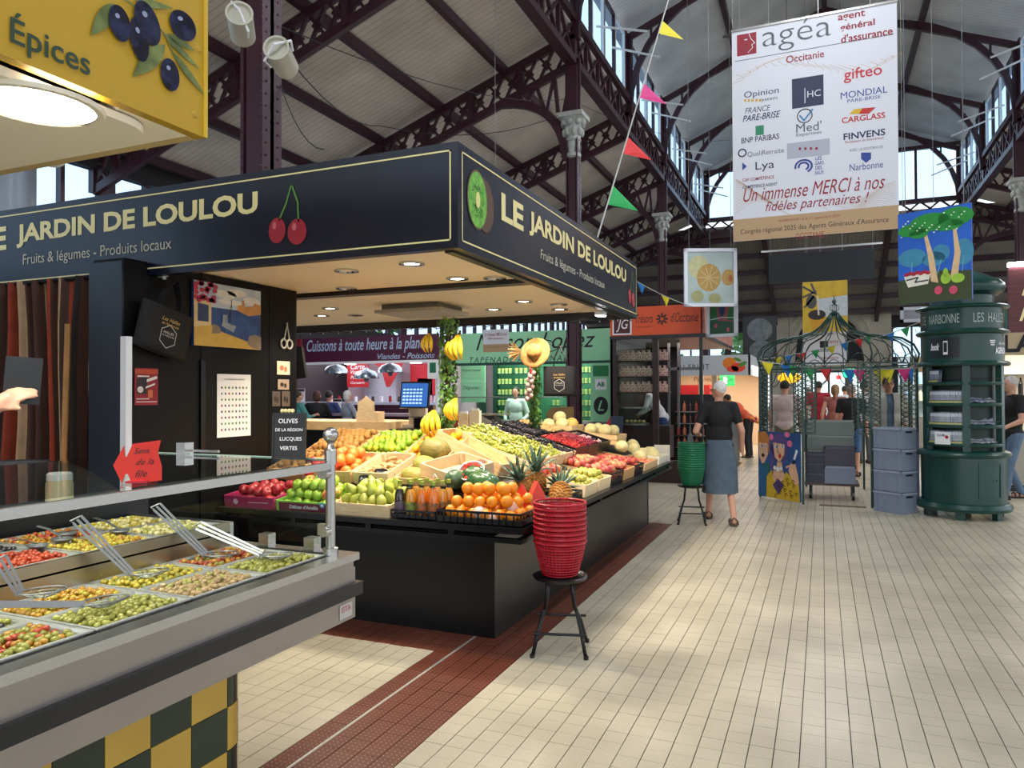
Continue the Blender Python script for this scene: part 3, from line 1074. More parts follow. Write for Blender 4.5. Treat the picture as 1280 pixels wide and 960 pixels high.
art(t, O_, R_, [
('painted_sky', '#b9c6d6', [[(0, .62), (1, .62), (1, 1), (0, 1)]]),
('painted_cloud', '#e4e2dc', [('d', .45, .85, .16, .07), ('d', .62, .9, .15, .06), ('d', .85, .8, .14, .07), ('d', .52, .74, .18, .05)]),
('painted_town', '#c08a52', [[(.62, .62), (.62, .7), (.7, .72), (.7, .8), (.73, .8), (.74, .7), (.86, .72), (.9, .78), (1, .76), (1, .6), (.8, .55)]]),
('painted_house', '#d8c090', [[(0, .28), (0, .8), (.24, .72), (.24, .3)]]),
('painted_shutter', '#2a3f66', [[(.05, .38), (.05, .66), (.2, .64), (.2, .38)]]),
('painted_quay', '#cda74e', [[(0, 0), (1, 0), (.92, .08), (.34, .26), (.24, .34), (0, .28)]]),
('painted_rock', '#8a7a66', [[(.78, .08), (.8, .22), (.9, .25), (1, .22), (1, 0), (.86, .02)], [(.24, .2), (.26, .36), (.36, .32), (.38, .22)]]),
('painted_boat', '#8f98a2', [[(.38, .34), (.4, .42), (.6, .36), (.56, .25)], [(.4, .42), (.4, .52), (.47, .52), (.47, .4)]]),
('painted_mast', '#6a6458', [('l', .01, [(.53, .36), (.53, .78)]), ('l', .008, [(.53, .7), (.44, .42)])]),
('painted_flowers', '#b8385a', flow),
], (ww, hh))
# vegetable calendar
def sheet(name, label, cat, a, b, c, d, colr, th=.003):
 y0, y1 = wy(a), wy(c)
 zt, zb = wz(a, b), wz(a, d)
 t = thing(name, label, cat, (PX, (y0 + y1) / 2, zb))
 wp(MB().bb(PX, PX + th, y0, y1, zb, zt), 'sheet', mat('paper_' + colr[1:], colr, .7), t)
 return t, y0, y1 - y0, zb, zt - zb
t, y0, ww, zb, hh = sheet('calendar_poster', 'large white poster with rows of tiny fruit and vegetable pictures on the black partition', 'poster', 271, 466, 313, 546, '#dcdad6')
rr = random.Random(11)
for ci, c in enumerate(['#9a3340', '#4e7a3c', '#7a4a66', '#34405a']):
 mb = MB()
 for i in range(8):
  for j in range(8):
   if (i * 3 + j * 5 + i * j) % 4 == ci:
    disc2(mb, (PX + .003, y0, zb), (0, 1, 0), FU, ww * (.13 + .105 * i), hh * (.12 + .095 * j), ww * .026, ww * .03, .001, 7, rot=rr.random())
 wp(mb, 'printed_vegetables', mat('print_' + c[1:], c, .6), t)['kind'] = 'stuff'
wtext('CALENDRIER DES SAISONS', (PX + .005, y0 + ww / 2, zb + hh * .92), (0, 1, 0), (0, 0, 1), M_ink, t, width=ww * .6, align='CENTER')
t, y0, ww, zb, hh = sheet('red_poster', 'small red and white printed poster beside the white post on the black partition', 'poster', 168, 458, 197, 505, '#8c1f2c')
art(t, (PX + .003, y0, zb), (0, 1, 0), [
('poster_band', '#b8452c', [[(0, .84), (1, .84), (1, .97), (0, .97)]]),
('poster_photo', '#2a1c22', [[(.08, .3), (.5, .3), (.55, .78), (.06, .72)]]),
('poster_patch', '#e4dcd4', [[(.5, .62), (.95, .72), (.95, .8), (.5, .7)], [(.45, .45), (.85, .55), (.85, .6), (.45, .5)], [(.1, .76), (.6, .76), (.6, .8), (.1, .8)], [(.05, .08), (.95, .08), (.95, .1), (.05, .1)], [(.05, .16), (.6, .16), (.6, .18), (.05, .18)]]),
('poster_bottle', '#c26a3a', [[(.55, .2), (.55, .4), (.75, .42), (.75, .2)]]),
('poster_circle', '#cfc4bd', [('d', .22, .42, .13, .09)])], (ww, hh))
for nm, lb, q, c in [('small_card', 'pale card with an orange sketch, right end of the black partition', (346, 450, 362, 467), '#d9c8a8'),
('small_photo', 'little street photo pinned under the pale card on the black partition', (347, 473, 361, 486), '#a58f78'),
('dark_photo', 'left one of two little dark portrait photos on the black partition', (340, 488, 350, 507), '#55483e'),
('dark_photo', 'right one of two little dark portrait photos on the black partition', (352, 488, 362, 507), '#5e5044')]:
 t, y0, ww, zb, hh = sheet(nm, lb, 'card', *q, c)
 art(t, (PX + .003, y0, zb), (0, 1, 0), [('printed_mark', '#b06a44' if c == '#d9c8a8' else '#2c2622', [('d', .35, .5, .16, .2), ('d', .65, .4, .12, .22)])], (ww, hh))
# cherry ornament
yc, zc = wy(357), wz(357, 418)
t = thing('cherry_ornament', 'grey wooden cherry pair ornament hanging on the black partition', 'ornament', (PX + .01, yc, zc - .1))
M_orn = mat('ornament_grey', '#a39b90', .6)
mb = MB()
for dy in (-.035, .035):
 mb.tube([(0, dy + .032 * math.cos(a), .03 + .036 * math.sin(a)) for a in [2 * PI * k / 14 for k in range(14)]], .008, 6, closed=True)
mb.build('cherry_ring', M_orn, t)
MB().tube([(0, -.03, .06), (0, -.01, .13), (0, .01, .2)], .006, 6).tube([(0, .035, .06), (0, .02, .13), (0, .0, .2)], .006, 6).build('stalk', M_orn, t)
# shopping bags
M_cloth = mat('black_cotton', '#131215', .85, var=.2, scale=30)
M_gtxt = mat('bag_gold_print', '#c9a653', .6)
M_wtxt = mat('bag_white_print', '#c8c5c0', .6)
def tote(label, loc, rot, wdt=.36, h=.30):
 t = thing('tote_bag', label, 'bag', loc)
 t.rotation_euler = rot
 t['_local'] = 1
 del t['_local']
 mb = MB()
 n = 8
 vs = []
 for j in range(n + 1):
  for i in range(n + 1):
   x = -wdt / 2 + wdt * i / n
   z = -h + h * j / n
   b = .03 * math.sin(PI * i / n) * (1 - j / n * .6) + .012
   vs.append((x, b, z))
 for j in range(n + 1):
  for i in range(n + 1):
   x = -wdt / 2 + wdt * i / n
   z = -h + h * j / n
   b = .03 * math.sin(PI * i / n) * (1 - j / n * .6) + .012
   vs.append((x, -b, z))
 N = (n + 1) ** 2
 fs = []
 for j in range(n):
  for i in range(n):
   a = j * (n + 1) + i
   fs.append((a + 1, a, a + n + 1, a + n + 2))
   fs.append((N + a, N + a + 1, N + a + n + 2, N + a + n + 1))
  a = j * (n + 1)
  fs.append((a, N + a, N + a + n + 1, a + n + 1))
  a = j * (n + 1) + n
  fs.append((N + a, a, a + n + 1, N + a + n + 1))
 for i in range(n):
  fs.append((i, i + 1, N + i + 1, N + i))
 mb.add(vs, fs).build('cloth', M_cloth, t, smooth=True)
 for s in (-1, 1):
  pts = [(-wdt * .2, s * .01, -.02), (-wdt * .17, s * .012, .08), (0, s * .015, .2), (wdt * .17, s * .012, .08), (wdt * .2, s * .01, -.02)]
  mb = MB()
  for a, b in zip(pts, pts[1:]): mb.bar(a, b, .004, .028, (0, 1, 0))
  mb.build('handle', M_cloth, t)
 y = -.045
 for body, z, wd, m, sh in (('Les Halles', -h * .28, wdt * .36, M_gtxt, .4), ('de Narbonne', -h * .38, wdt * .34, M_gtxt, .4), ('HALLES', -h * .56, wdt * .2, M_wtxt, 0), ('DE NARBONNE', -h * .63, wdt * .24, M_wtxt, 0)):
  text(body, (0, y, z), (1, 0, 0), (0, 0, 1), m, t, width=wd, align='CENTER', shear=sh)
 mb = MB()
 hx = [(wdt * .17 * math.sin(k * PI / 3), -h * .64 + wdt * .19 * math.cos(k * PI / 3)) for k in range(7)]
 line2(mb, (0, y, 0), (1, 0, 0), FU, hx, .004, 0)
 mb.build('hexagon_print', M_wtxt, t)
 return t
yb = wy(201); zt = wz(201, 358)
b1 = tote('black cotton shopping bag with gold lettering hanging tilted on the black partition', (PX + .07, yb, zt - .14), (0, 0, R(90)), .40, .30)
b1.rotation_euler = Euler((0, R(14), R(90)))
MB().cyl((0, .0, 0), (0, .0, 0.03), .012, 8).cyl((-.07, 0, .02), (.03, 0, .02), .006, 6).build('hook', M_white, thing('wall_hook', 'small white hook above the tilted black bag', 'hook', (PX + .05, yb - .02, zt + .05)))
# ---- curtains of gathered cloth
M_cur = [mat('curtain_rust', '#8f3418', .8, var=.15, scale=8), mat('curtain_brown', '#44281c', .8), mat('curtain_beige', '#a8896a', .85, var=.12, scale=10), mat('curtain_dark', '#241816', .85)]
cu = thing('striped_curtain', 'gathered rust brown and beige striped cloth curtain at the far left', 'curtain', (-4.9, 3.3, 1.0))
rr = random.Random(2)
N = 260
mb = MB()
xs = [-6.5 + 2.2 * i / N for i in range(N + 1)]
zs = [1.0, 1.3, 1.7, 2.0, 2.3]
ph = rr.random()
def cury(x, z):
 return 3.31 + .06 * math.sin(x * 46 + 1.6 * math.sin(x * 7)) * (1 - .5 * (z - 1) / 1.3) + .02 * math.sin(x * 90)
def curx(x, z):
 return x + .09 * math.sin(x * 5.0 + z * 1.4) * (z - 1) * .7
vs = [(curx(x, z), cury(x, z), z) for z in zs for x in xs]
mb.v = vs
pat = [0, 1, 1, 2, 1, 0, 3, 3, 1, 2, 2, 1, 1, 0, 0, 3, 1, 2, 3, 1]
for j in range(len(zs) - 1):
 for i in range(N):
  a = j * (N + 1) + i
  mb.f.append((a, a + 1, a + N + 2, a + N + 1))
  mb.m.append(pat[(i // 4 + (i // 37)) % len(pat)])
wp(mb, 'cloth', M_cur, cu, smooth=True)
wp(MB().cyl((-6.4, 3.31, 2.29), (-4.28, 3.31, 2.29), .015, 8), 'rail', M_blackm, cu)
st = thing('wooden_pole', 'thin light wooden pole leaning upright against the striped curtain', 'pole', (-4.42, 3.15, 0))
MB().tube([(0, 0, 0), (.02, .02, 1.0), (.03, .04, 1.98)], .018, 8).build('shaft', mat('pole_wood', '#a9773f', .6, var=.2, scale=4), st)
bb_ = thing('back_partition', 'dark rear partition behind the striped curtain', 'partition', (-5.1, 3.5, 0))
wp(MB().bb(-6.6, -4.25, 3.5, 3.55, 0, 2.29), 'panel', M_bwall, bb_)
# ======== OLIVE STALL
oc = thing('olive_counter', 'long stainless steel serving counter with black bumper and checkered tiled base', 'counter', (-2.3, 1.0, 0))
X0, X1, YA, YB = -1.72, -2.95, -.8, 2.465
M_st2 = mat('steel_front', '#9a938f', .38, metal=.9, var=.05, scale=2)
wp(MB().bb(X1, X0, YA, YB, .645, .845).bb(X0 - .01, X0, YA, YB, .845, .872).bb(X1, X0, YB - .01, YB, .845, .872), 'steel_body', M_st2, oc)
mb = MB()
mb.bb(X0 - .05, X0 + .012, YA, YB + .012, .872, .9)
mb.bb(X1, X0 - .05, YB - .05, YB + .012, .872, .9)
wp(mb, 'rim', M_steel, oc)
mb = MB().bb(X0, X0 + .022, YA, YB + .022, .735, .785)
mb.bb(X1, X0, YB, YB + .022, .735, .785)
wp(mb, 'bumper', M_black, oc)
wp(MB().bb(X0 + .001, X0 + .003, 2.36, 2.44, .66, .715), 'sticker', mat('sticker_grey', '#b9b4b2', .5), oc)
wtext('ISTA', (X0 + .004, 2.37, .695), (0, 1, 0), (0, 0, 1), mat('red_print', '#b3202c', .5), oc, width=.06)
# well floor and raised rear tier
wp(MB().bb(-2.27, X0 - .05, YA, YB - .05, .845, .85), 'well_floor', M_steel, oc)
wp(MB().bb(-2.29, -2.27, YA, YB - .1, .85, 1.0), 'riser', mat('riser_steel', '#a59a88', .3, metal=1), oc)
wp(MB().bb(X1 + .1, -2.27, YA, YB - .1, .955, .962), 'upper_well_floor', M_steel, oc)
wp(MB().bb(X1 + .1, -2.27, YB - .1, YB - .08, .87, 1.0), 'tier_end', M_steel, oc)
wp(MB().bb(X1 - .05, X1 + .1, YA, YB, .845, 1.06), 'rear_ledge', M_black, oc)
mb = MB()
mb.bar((-1.79, YA, .885), (-1.79, YB - .06, .885), .012, .012)
mb.bar((-1.775, YA, .893), (-1.775, YB - .06, .893), .008, .01)
wp(mb, 'channel', M_chrome, oc)
# tiled base with rounded corner
M_ty = mat('yellow_tile', '#b8963c', .22, var=.08, scale=3, spec=.5)
M_tg = mat('green_tile', '#0e261c', .2, var=.2, scale=4)
BX, BY, RC = -1.905, 2.10, .13
wp(MB().bb(X1 + .2, BX - .006, YA, BY - RC, 0, .645).bb(X1 + .2, BX - RC, YA, BY - .006, 0, .645), 'plinth', mat('tile_grout', '#3a352c', .8), oc)
T = .157
ymax = 1.97
ty = MB().bb(-.006, 0, -T / 2 + .0015, T / 2 - .0015, .0015, .1485)
me_y, me_g = ty.mesh('tile', M_ty), ty.mesh('tile', M_tg)
for r_ in range(5):
 h_ = .15 if r_ < 4 else .045
 for c_ in range(17):
  yc = ymax - T * (c_ + .5)
  m_ = me_y if (r_ + c_) % 2 == 1 else me_g
  o = link('tile', m_, oc, Vector((BX + .004, yc, r_ * .15)) - oc.location)
  if r_ == 4: o.scale = (1, 1, .3)
def curved(a0, a1, z0, z1, m):
 mb = MB()
 cx, cy = BX - RC + .004, ymax + .0
 for r in (RC, RC - .008):
  pass
 prof = []
 n = 4
 vs = []
 for k in range(n + 1):
  a = a0 + (a1 - a0) * k / n
  for z in (z0, z1):
   vs.append((cx + RC * math.cos(a), cy + RC * math.sin(a), z))
 for k in range(n + 1):
  a = a0 + (a1 - a0) * k / n
  for z in (z0, z1):
   vs.append((cx + (RC - .008) * math.cos(a), cy + (RC - .008) * math.sin(a), z))
 fs = []
 N_ = 2 * (n + 1)
 for k in range(n):
  i = 2 * k
  fs.append((i, i + 2, i + 3, i + 1)); fs.append((N_ + i, N_ + i + 1, N_ + i + 3, N_ + i + 2))
  fs.append((i + 1, i + 3, N_ + i + 3, N_ + i + 1)); fs.append((i, N_ + i, N_ + i + 2, i + 2))
 fs.append((0, 1, N_ + 1, N_)); fs.append((2 * n, N_ + 2 * n, N_ + 2 * n + 1, 2 * n + 1))
 wp(mb.add(vs, fs), 'tile', m, oc)
for r_ in range(5):
 z0 = r_ * .15 + .0015
 z1 = z0 + (.147 if r_ < 4 else .042)
 for k in range(3):
  a0, a1 = k * R(30) + .012, (k + 1) * R(30) - .012
  curved(a0, a1, z0, z1, [M_tg, mat('pale_tile', '#cbb888', .2, var=.1), M_tg][k] if r_ % 2 else [M_ty, mat('dark_tile', '#57563f', .2, var=.1), mat('pale_tile', '#cbb888', .2)][k])
for c_ in range(4):
 for r_ in range(4):
  wp(MB().bb(BX - RC - T * (c_ + 1) + .0015, BX - RC - T * c_ - .0015, BY, BY + .006, r_ * .15 + .0015, r_ * .15 + .1485), 'tile', M_ty if (c_ + r_) % 2 else M_tg, oc)
# ---- pans
def pan_mesh(lx, ly, dep=.05):
 mb = MB()
 a, b = lx / 2, ly / 2
 def ring(x, y, z): return [(-x, -y, z), (x, -y, z), (x, y, z), (-x, y, z)]
 rs = [ring(a, b, -.004), ring(a, b, 0), ring(a - .012, b - .012, 0), ring(a - .016, b - .016, -.008), ring(a - .024, b - .024, -dep)]
 vs = [v for r in rs for v in r]
 fs = []
 for k in range(4):
  for i in range(4):
   j = (i + 1) % 4
   fs.append((k * 4 + i, k * 4 + j, k * 4 + 4 + j, k * 4 + 4 + i))
 fs.append((16, 17, 18, 19))
 return mb.add(vs, fs)
PANX, PANY = .236, .325
M_pan = mat('pan_steel', '#d2d0cb', .3, metal=.6)
pm = pan_mesh(PANX, PANY).mesh('pan', M_pan)
MO = {
'green': mat('olive_green', '#8f8a36', .3, var=.16, scale=30, coat=.3),
'green2': mat('olive_pale_green', '#9f994a', .3, var=.12, scale=30, coat=.3),
'brown': mat('olive_brown', '#a98a5c', .3, var=.18, scale=30, coat=.3),
'gold': mat('olive_gold', '#b07c20', .3, var=.2, scale=30, coat=.3),
'red': mat('olive_red', '#9c3c1c', .3, var=.25, scale=30, coat=.3),
'yellow': mat('olive_yellow', '#b9a030', .3, var=.15, scale=30, coat=.3),
'black': mat('olive_black', '#2a2028', .3, coat=.3),
'cream': mat('bean_cream', '#d8c78c', .4, coat=.2),
'tomato': mat('tomato_red', '#b03c1c', .3, coat=.3),
}
ol_me = {}
def ome(k):
 if k not in ol_me:
  ol_me[k] = MB().ell((0, 0, 0), (.0125, .0098, .0098), 8, 6).mesh('olive', MO[k], True)
 return ol_me[k]
single_left = [299]
def tray(cx, cy, z, mix, label, olabel, singles=0, lx=PANX, ly=PANY, seed=0, heap=.0):
 t = thing('food_pan', label, 'tray', (cx, cy, z))
 link('pan', pm if (lx, ly) == (PANX, PANY) else pan_mesh(lx, ly).mesh('pan', M_pan), t)
 MB().bb(-lx / 2 + .022, lx / 2 - .022, -ly / 2 + .022, ly / 2 - .022, -.046, -.026).build('brine', mat('brine', '#5e5427', .12, coat=.5), t)
 rr = random.Random(seed)
 spots = []
 st_ = .0205
 ni, nj = int((lx - .045) / st_), int((ly - .045) / (st_ * 1.1))
 for lay in range(2):
  for i in range(ni):
   for j in range(nj):
    x = -lx / 2 + .032 + i * st_ + (.01 * (j % 2)) + rr.uniform(-.004, .004)
    y = -ly / 2 + .034 + j * st_ * 1.1 + rr.uniform(-.004, .004)
    if abs(x) > lx / 2 - .026 or abs(y) > ly / 2 - .026: continue
    if lay == 1 and rr.random() > .8: continue
    spots.append((x, y, -.015 + lay * .012 + rr.uniform(-.003, .004) + heap * (1 - (2 * x / lx) ** 2) * (1 - (2 * y / ly) ** 2) * lay, lay))
 top = [s for s in spots if s[3] == 1]
 if singles:
  rr.shuffle(top)
  use = sorted(top, key=lambda s: -s[0])[:min(singles, single_left[0])]
 else:
  use = []
 rest = [s for s in spots if s not in use]
 keys = [k for k, n in mix for _ in range(n)]
 for s in use:
  k = rr.choice(keys)
  o = link('olive', ome(k), None, (cx + s[0], cy + s[1], z + s[2]), (rr.uniform(-.5, .5), rr.uniform(-.5, .5), rr.uniform(0, 3)), rr.uniform(.9, 1.15))
  tag(o, olabel, 'olive', 'olives in the ' + label.split(',')[0])
  single_left[0] -= 1
 mbs = {}
 kl = sorted(set(keys))
 mb = MB()
 for s in rest:
  k = rr.choice(keys)
  mb.mi(kl.index(k)).ell((s[0], s[1], s[2]), (.0125, .0098, .0098), 6, 5, (rr.uniform(-.5, .5), rr.uniform(-.5, .5), rr.uniform(0, 3)))
 o = mb.build('olives', [MO[k] for k in kl], None, (cx, cy, z), smooth=True)
 tag(o, 'bed of ' + olabel, 'olives', None, 'stuff')
 return t
FX = -1.80 - PANX / 2
BXp = FX - PANX - .002
LZ = .902
ys = [2.045 + .168 - k * .33 for k in range(8)]
spec = [
(FX, ys[0], [('green', 3), ('green2', 4)], 'pan of pale green olives, front row next to the glass post', 'pale green olive in the front pan by the glass post', 75),
(FX, ys[1], [('brown', 4), ('green2', 1)], 'pan of brownish pink olives, second in the front row', 'brownish pink olive in the second front pan', 75),
(FX, ys[2], [('green', 5), ('green2', 2)], 'pan of green olives with a wire ladle, third in the front row', 'green olive in the third front pan', 75),
(FX, ys[3], [('green', 4), ('tomato', 2), ('gold', 2)], 'pan of mixed olives with red pepper, nearest in the front row', 'mixed olive with pepper in the nearest front pan', 74),
(BXp, ys[0], [('red', 4), ('gold', 4), ('green', 1)], 'pan of spicy red and orange olives behind the post pan', 'spicy reddish olive in the rear pan', 0),
(BXp, ys[1], [('yellow', 4), ('green', 2)], 'pan of yellow olives with lemon, second in the rear row', 'yellow olive with lemon', 0),
(BXp, ys[2], [('gold', 5), ('yellow', 2)], 'pan of golden olives, third in the rear row', 'golden orange olive', 0),
(BXp, ys[3], [('green', 3), ('black', 1)], 'pan of green and black olives, nearest in the rear row', 'green and black olive mix', 0),
(FX, ys[4], [('green', 3)], 'pan of olives beyond the left picture edge, front row', 'green olive in the unseen front pan', 0),
(BXp, ys[4], [('black', 3)], 'pan of olives beyond the left picture edge, rear row', 'black olive in the unseen rear pan', 0),
]
for i, (x, y, mix, lb, ol, n) in enumerate(spec):
 tray(x, y, LZ, mix, lb, ol, n, seed=i + 20)
UX = -2.29 - .125
up = [('green2', 'yellow'), ('red', 'gold'), ('tomato', 'red'), ('cream', 'green2'), ('gold', 'green')]
names = ['pan of pickled garlic and olives', 'pan of yellow peppers in oil', 'pan of red peppers in oil', 'pan of creamy white beans', 'pan of sun dried tomatoes', 'pan of marinated artichokes', 'pan of stuffed peppers', 'pan of dark olives', 'pan of mixed antipasti', 'pan of pale mushrooms']
mixes = [[('cream', 3), ('green2', 2)], [('yellow', 3), ('gold', 1)], [('tomato', 4), ('red', 1)], [('cream', 4)], [('red', 4)], [('yellow', 2), ('cream', 2)], [('gold', 3), ('tomato', 1)], [('black', 3), ('green', 1)], [('green', 2), ('tomato', 1), ('cream', 1)], [('cream', 3), ('brown', 1)]]
posn = ['far end of the raised tier', 'second from the far end', 'middle of the raised tier', 'near the left end', 'nearest on the raised tier']
k = 0
for r_ in range(2):
 for c_ in range(5):
  y = 2.19 - c_ * .31
  lb = names[k] + (', front line, ' if r_ == 0 else ', back line, ') + posn[c_]
  tray(UX - r_ * .258, y, 1.0, mixes[k], lb, names[k].replace('pan of ', '') + ' on the raised tier', 0, lx=.25, ly=.30, seed=50 + k)
  k += 1
# ---- ladles
M_wire = mat('ladle_steel', '#98989a', .5, metal=.95)
def ladle(tip, bowl, label, wire=True, k3=True):
 tip, bowl = Vector(tip), Vector(bowl)
 t = thing('slotted_ladle', label, 'ladle', bowl)
 d = tip - bowl
 side = d.cross(Vector((.78, -.6, .45))).normalized()
 h = MB()
 fwd = Vector((d.x, d.y, 0)).normalized()
 st0 = fwd * .055 + Vector((0, 0, .012))
 for s in ((-.016, 0, .016) if k3 else (0,)):
  h.bar(st0 + side * s * .6, d + side * s, .008 if k3 else .018, .004, (.78, -.6, .45))
 h.tube([d + side * .014, d + fwd * .02 + Vector((0, 0, -.004)), d - side * .014], .003, 6)
 h.build('handle', M_wire, t)
 b = MB()
 rx, ry = .062, .045
 side = fwd.cross(Vector((0, 0, 1))).normalized()
 def rim(a): return fwd * (rx * math.cos(a)) + side * (ry * math.sin(a)) + Vector((0, 0, .012))
 b.tube([rim(2 * PI * k / 20) for k in range(20)], .0028, 6, closed=True)
 side = fwd.cross(Vector((0, 0, 1))).normalized()
 b.build('bowl_rim', M_wire, t)
 b = MB()
 for q in (.8, .6, .4, .2):
  b.tube([fwd * (rx * q * math.cos(a)) + side * (ry * q * math.sin(a)) + Vector((0, 0, .012 - .02 * (1 - q * q))) for a in [2 * PI * k / 14 for k in range(14)]], .0012, 4, closed=True)
 for k in range(12):
  a = PI * 2 * k / 12
  b.tube([fwd * (rx * q * math.cos(a)) + side * (ry * q * math.sin(a)) + Vector((0, 0, .012 - .02 * (1 - q * q))) for q in (1, .75, .5, .25, 0.05)], .0012, 4)
 tag(b.build('mesh_bowl', mat('ladle_mesh', '#77756e', .35, metal=.7), t), kind='stuff')
 return t
def AZ(px, py, z): return at(px, py, Z=z)
def AX(px, py, x): return at(px, py, X=x)
ladle(AX(97, 647, -2.25), AX(187, 716, BXp + .02) , 'slotted steel ladle with triple handle in the yellow olives')
ladle(AX(196, 631, -2.32), AX(277, 694, BXp + .02), 'slotted steel ladle resting in the spicy red olives')
ladle(AX(248, 655, -2.2), AX(345, 695, FX + .02), 'slotted steel ladle in the pale green olives by the glass post')
ladle(AX(2, 696, -2.18), AX(55, 740, BXp + .03), 'slotted steel ladle on the golden olives at the left')
ladle(AX(-8, 752, -1.98), AX(132, 752, FX), 'tilted slotted ladle in the third front pan of green olives', True, False)
def spoon(tip, bowl, label):
 tip, bowl = Vector(tip), Vector(bowl)
 t = thing('serving_spoon', label, 'spoon', bowl)
 d = tip - bowl
 h = MB().bar(Vector((0, 0, .008)), d * .5 + Vector((0, 0, .012)), .01, .003).bar(d * .5 + Vector((0, 0, .012)), d, .014, .003)
 h.build('handle', M_wire, t)
 MB().lathe([(0, -.012), (.02, -.009), (.03, 0), (.033, .006), (.03, .004), (.018, -.005), (0, -.008)], 14, sx=1.2).build('bowl', M_wire, t, smooth=True)
spoon(AZ(48, 655, 1.06), AZ(78, 672, 1.012), 'flat handled serving spoon in the raised white bean pan')
spoon(AZ(10, 672, 1.06), AZ(48, 680, 1.012), 'serving spoon leaning at the left end of the raised tier')
spoon(AZ(115, 662, 1.05), AZ(84, 665, 1.012), 'serving spoon with curved handle in the red pepper pan')
spoon(AZ(118, 645, 1.05), AZ(150, 662, 1.012), 'round silver serving spoon in the middle of the raised tier')
# ---- sneeze guard: posts, rail, glass
sg = thing('glass_guard', 'glass shelf guard with steel rail over the olive counter', 'glass guard', (-1.79, 2.40, .9))
GX, GZ = -1.79, 1.255
def post(y, name):
 mb = MB().lathe([(.03, .9), (.03, .925), (.019, .93), (.019, 1.255)], 20, (GX, y, 0))
 mb.lathe([(.024, 1.255), (.024, 1.31), (.016, 1.318), (.012, 1.335), (.02, 1.343)], 20, (GX, y, 0))
 o = wp(mb, name, M_steel, sg, smooth='auto')
 MB().ell((GX, y, 1.37), .031, 16, 12).build('ball', M_steel, o, smooth=True)
 for z in (1.22, .995):
  c = MB().cyl((GX - .02, y + .01, z), (GX - .06, y + .01, z), .016, 14)
  c.bb(GX - .055, GX - .01, y - .012, y + .012, z - .022, z + .022)
  c.cyl((GX + .0, y - .018, z), (GX + .0, y - .05, z), .02, 16)
  c.build('clamp', M_steel, o, smooth='auto')
 return o
post(2.40, 'post'); post(1.085, 'post'); post(-.3, 'post')
wp(MB().bb(GX - .012, GX + .012, -.8, 2.38, 1.235, 1.262), 'rail', M_steel, sg)
wp(MB().bb(-2.8, GX, -.8, 2.44, 1.263, 1.270), 'shelf_glass', M_glass, sg)
wp(MB().bb(-2.75, GX - .03, 2.43, 2.437, .93, 1.2), 'end_glass', M_glass, sg)
wp(MB().bar((-2.8, 2.44, 1.267), (GX, 2.44, 1.267), .004, .01), 'glass_edge', mat('glass_edge', '#a9c4b8', .2), sg)
for x in (-2.42, -2.13, -1.9):
 wp(MB().bb(x - .025, x + .025, 2.405, 2.45, .9, .955), 'glass_holder', M_steel, sg)
wp(MB().bb(-2.62, -2.57, 2.41, 2.46, 1.22, 1.32).bb(-2.57, -2.4, 2.43, 2.44, 1.28, 1.29), 'glass_holder', M_steel, sg)
# red arrow card
ar = thing('arrow_sign', 'handwritten red arrow card pointing left on the glass shelf', 'sign', AX(172, 606, -1.86))
ar.location.z = 1.271
ar.rotation_euler = (0, 0, R(30))
aw, ah = .135, .125
outl = [(-.5, .42), (-.28, .88), (-.26, .62), (-.22, .62), (-.1, .92), (.48, 1.0), (.42, .72), (.5, .38), (.5, .05), (.0, .0), (-.12, .0), (-.2, .22), (-.26, .2), (-.32, 0)]
MB().prism([(x * aw, z * ah) for x, z in outl], .004).build('card', mat('red_card', '#c8200f', .55), ar)
for body, x, z, w_ in (('Sens', .1, .76, .045), ('de la', .16, .5, .05), ('file', .08, .22, .035)):
 text(body, (x * aw, -.001, z * ah), (1, 0, .05), (0, 0, 1), M_ink, ar, width=w_, align='CENTER', shear=.4)
MB().bb(-.03, .03, -.01, .03, 0, .006).build('stand', M_red, ar)
# chalkboard
cb = thing('chalkboard', 'black chalkboard for green Lucques olives standing on the glass shelf end', 'chalkboard', AX(375, 577, -2.0))
cb.location = (-1.98, 2.38, 1.271)
cb.rotation_euler = (R(-4), 0, R(22))
MB().bb(-.064, .064, 0, .006, .006, .18).build('board', mat('slate', '#15181a', .7), cb)
mb = MB()
for a in ((-.068, -.062, 0, .184), (.062, .068, 0, .184)): mb.bb(a[0], a[1], -.003, .009, a[2], a[3])
mb.bb(-.068, .068, -.003, .009, 0, .006).bb(-.068, .068, -.003, .009, .178, .184)
mb.build('frame', M_black, cb)
M_chalk = mat('chalk', '#dedede', .8)
for body, z, w_, x in (('OLIVES', .152, .078, -.004), ('DE LA RÉGION', .118, .11, 0), ('LUCQUES', .079, .088, .008), ('VERTES', .043, .07, 0)):
 text(body, (x, -.004, z), (1, 0, 0), (0, 0, 1), M_chalk, cb, width=w_, align='CENTER', bold=.01)
MB().bb(-.02, .02, 0, .05, 0, .005).build('foot', M_black, cb)
mb = MB()
for k in range(4): mb.ell((-.03 + k * .014, .002, .193), (.009, .008, .009), 8, 6)
mb.build('olive_decoration', MO['cream'], cb, smooth=True)
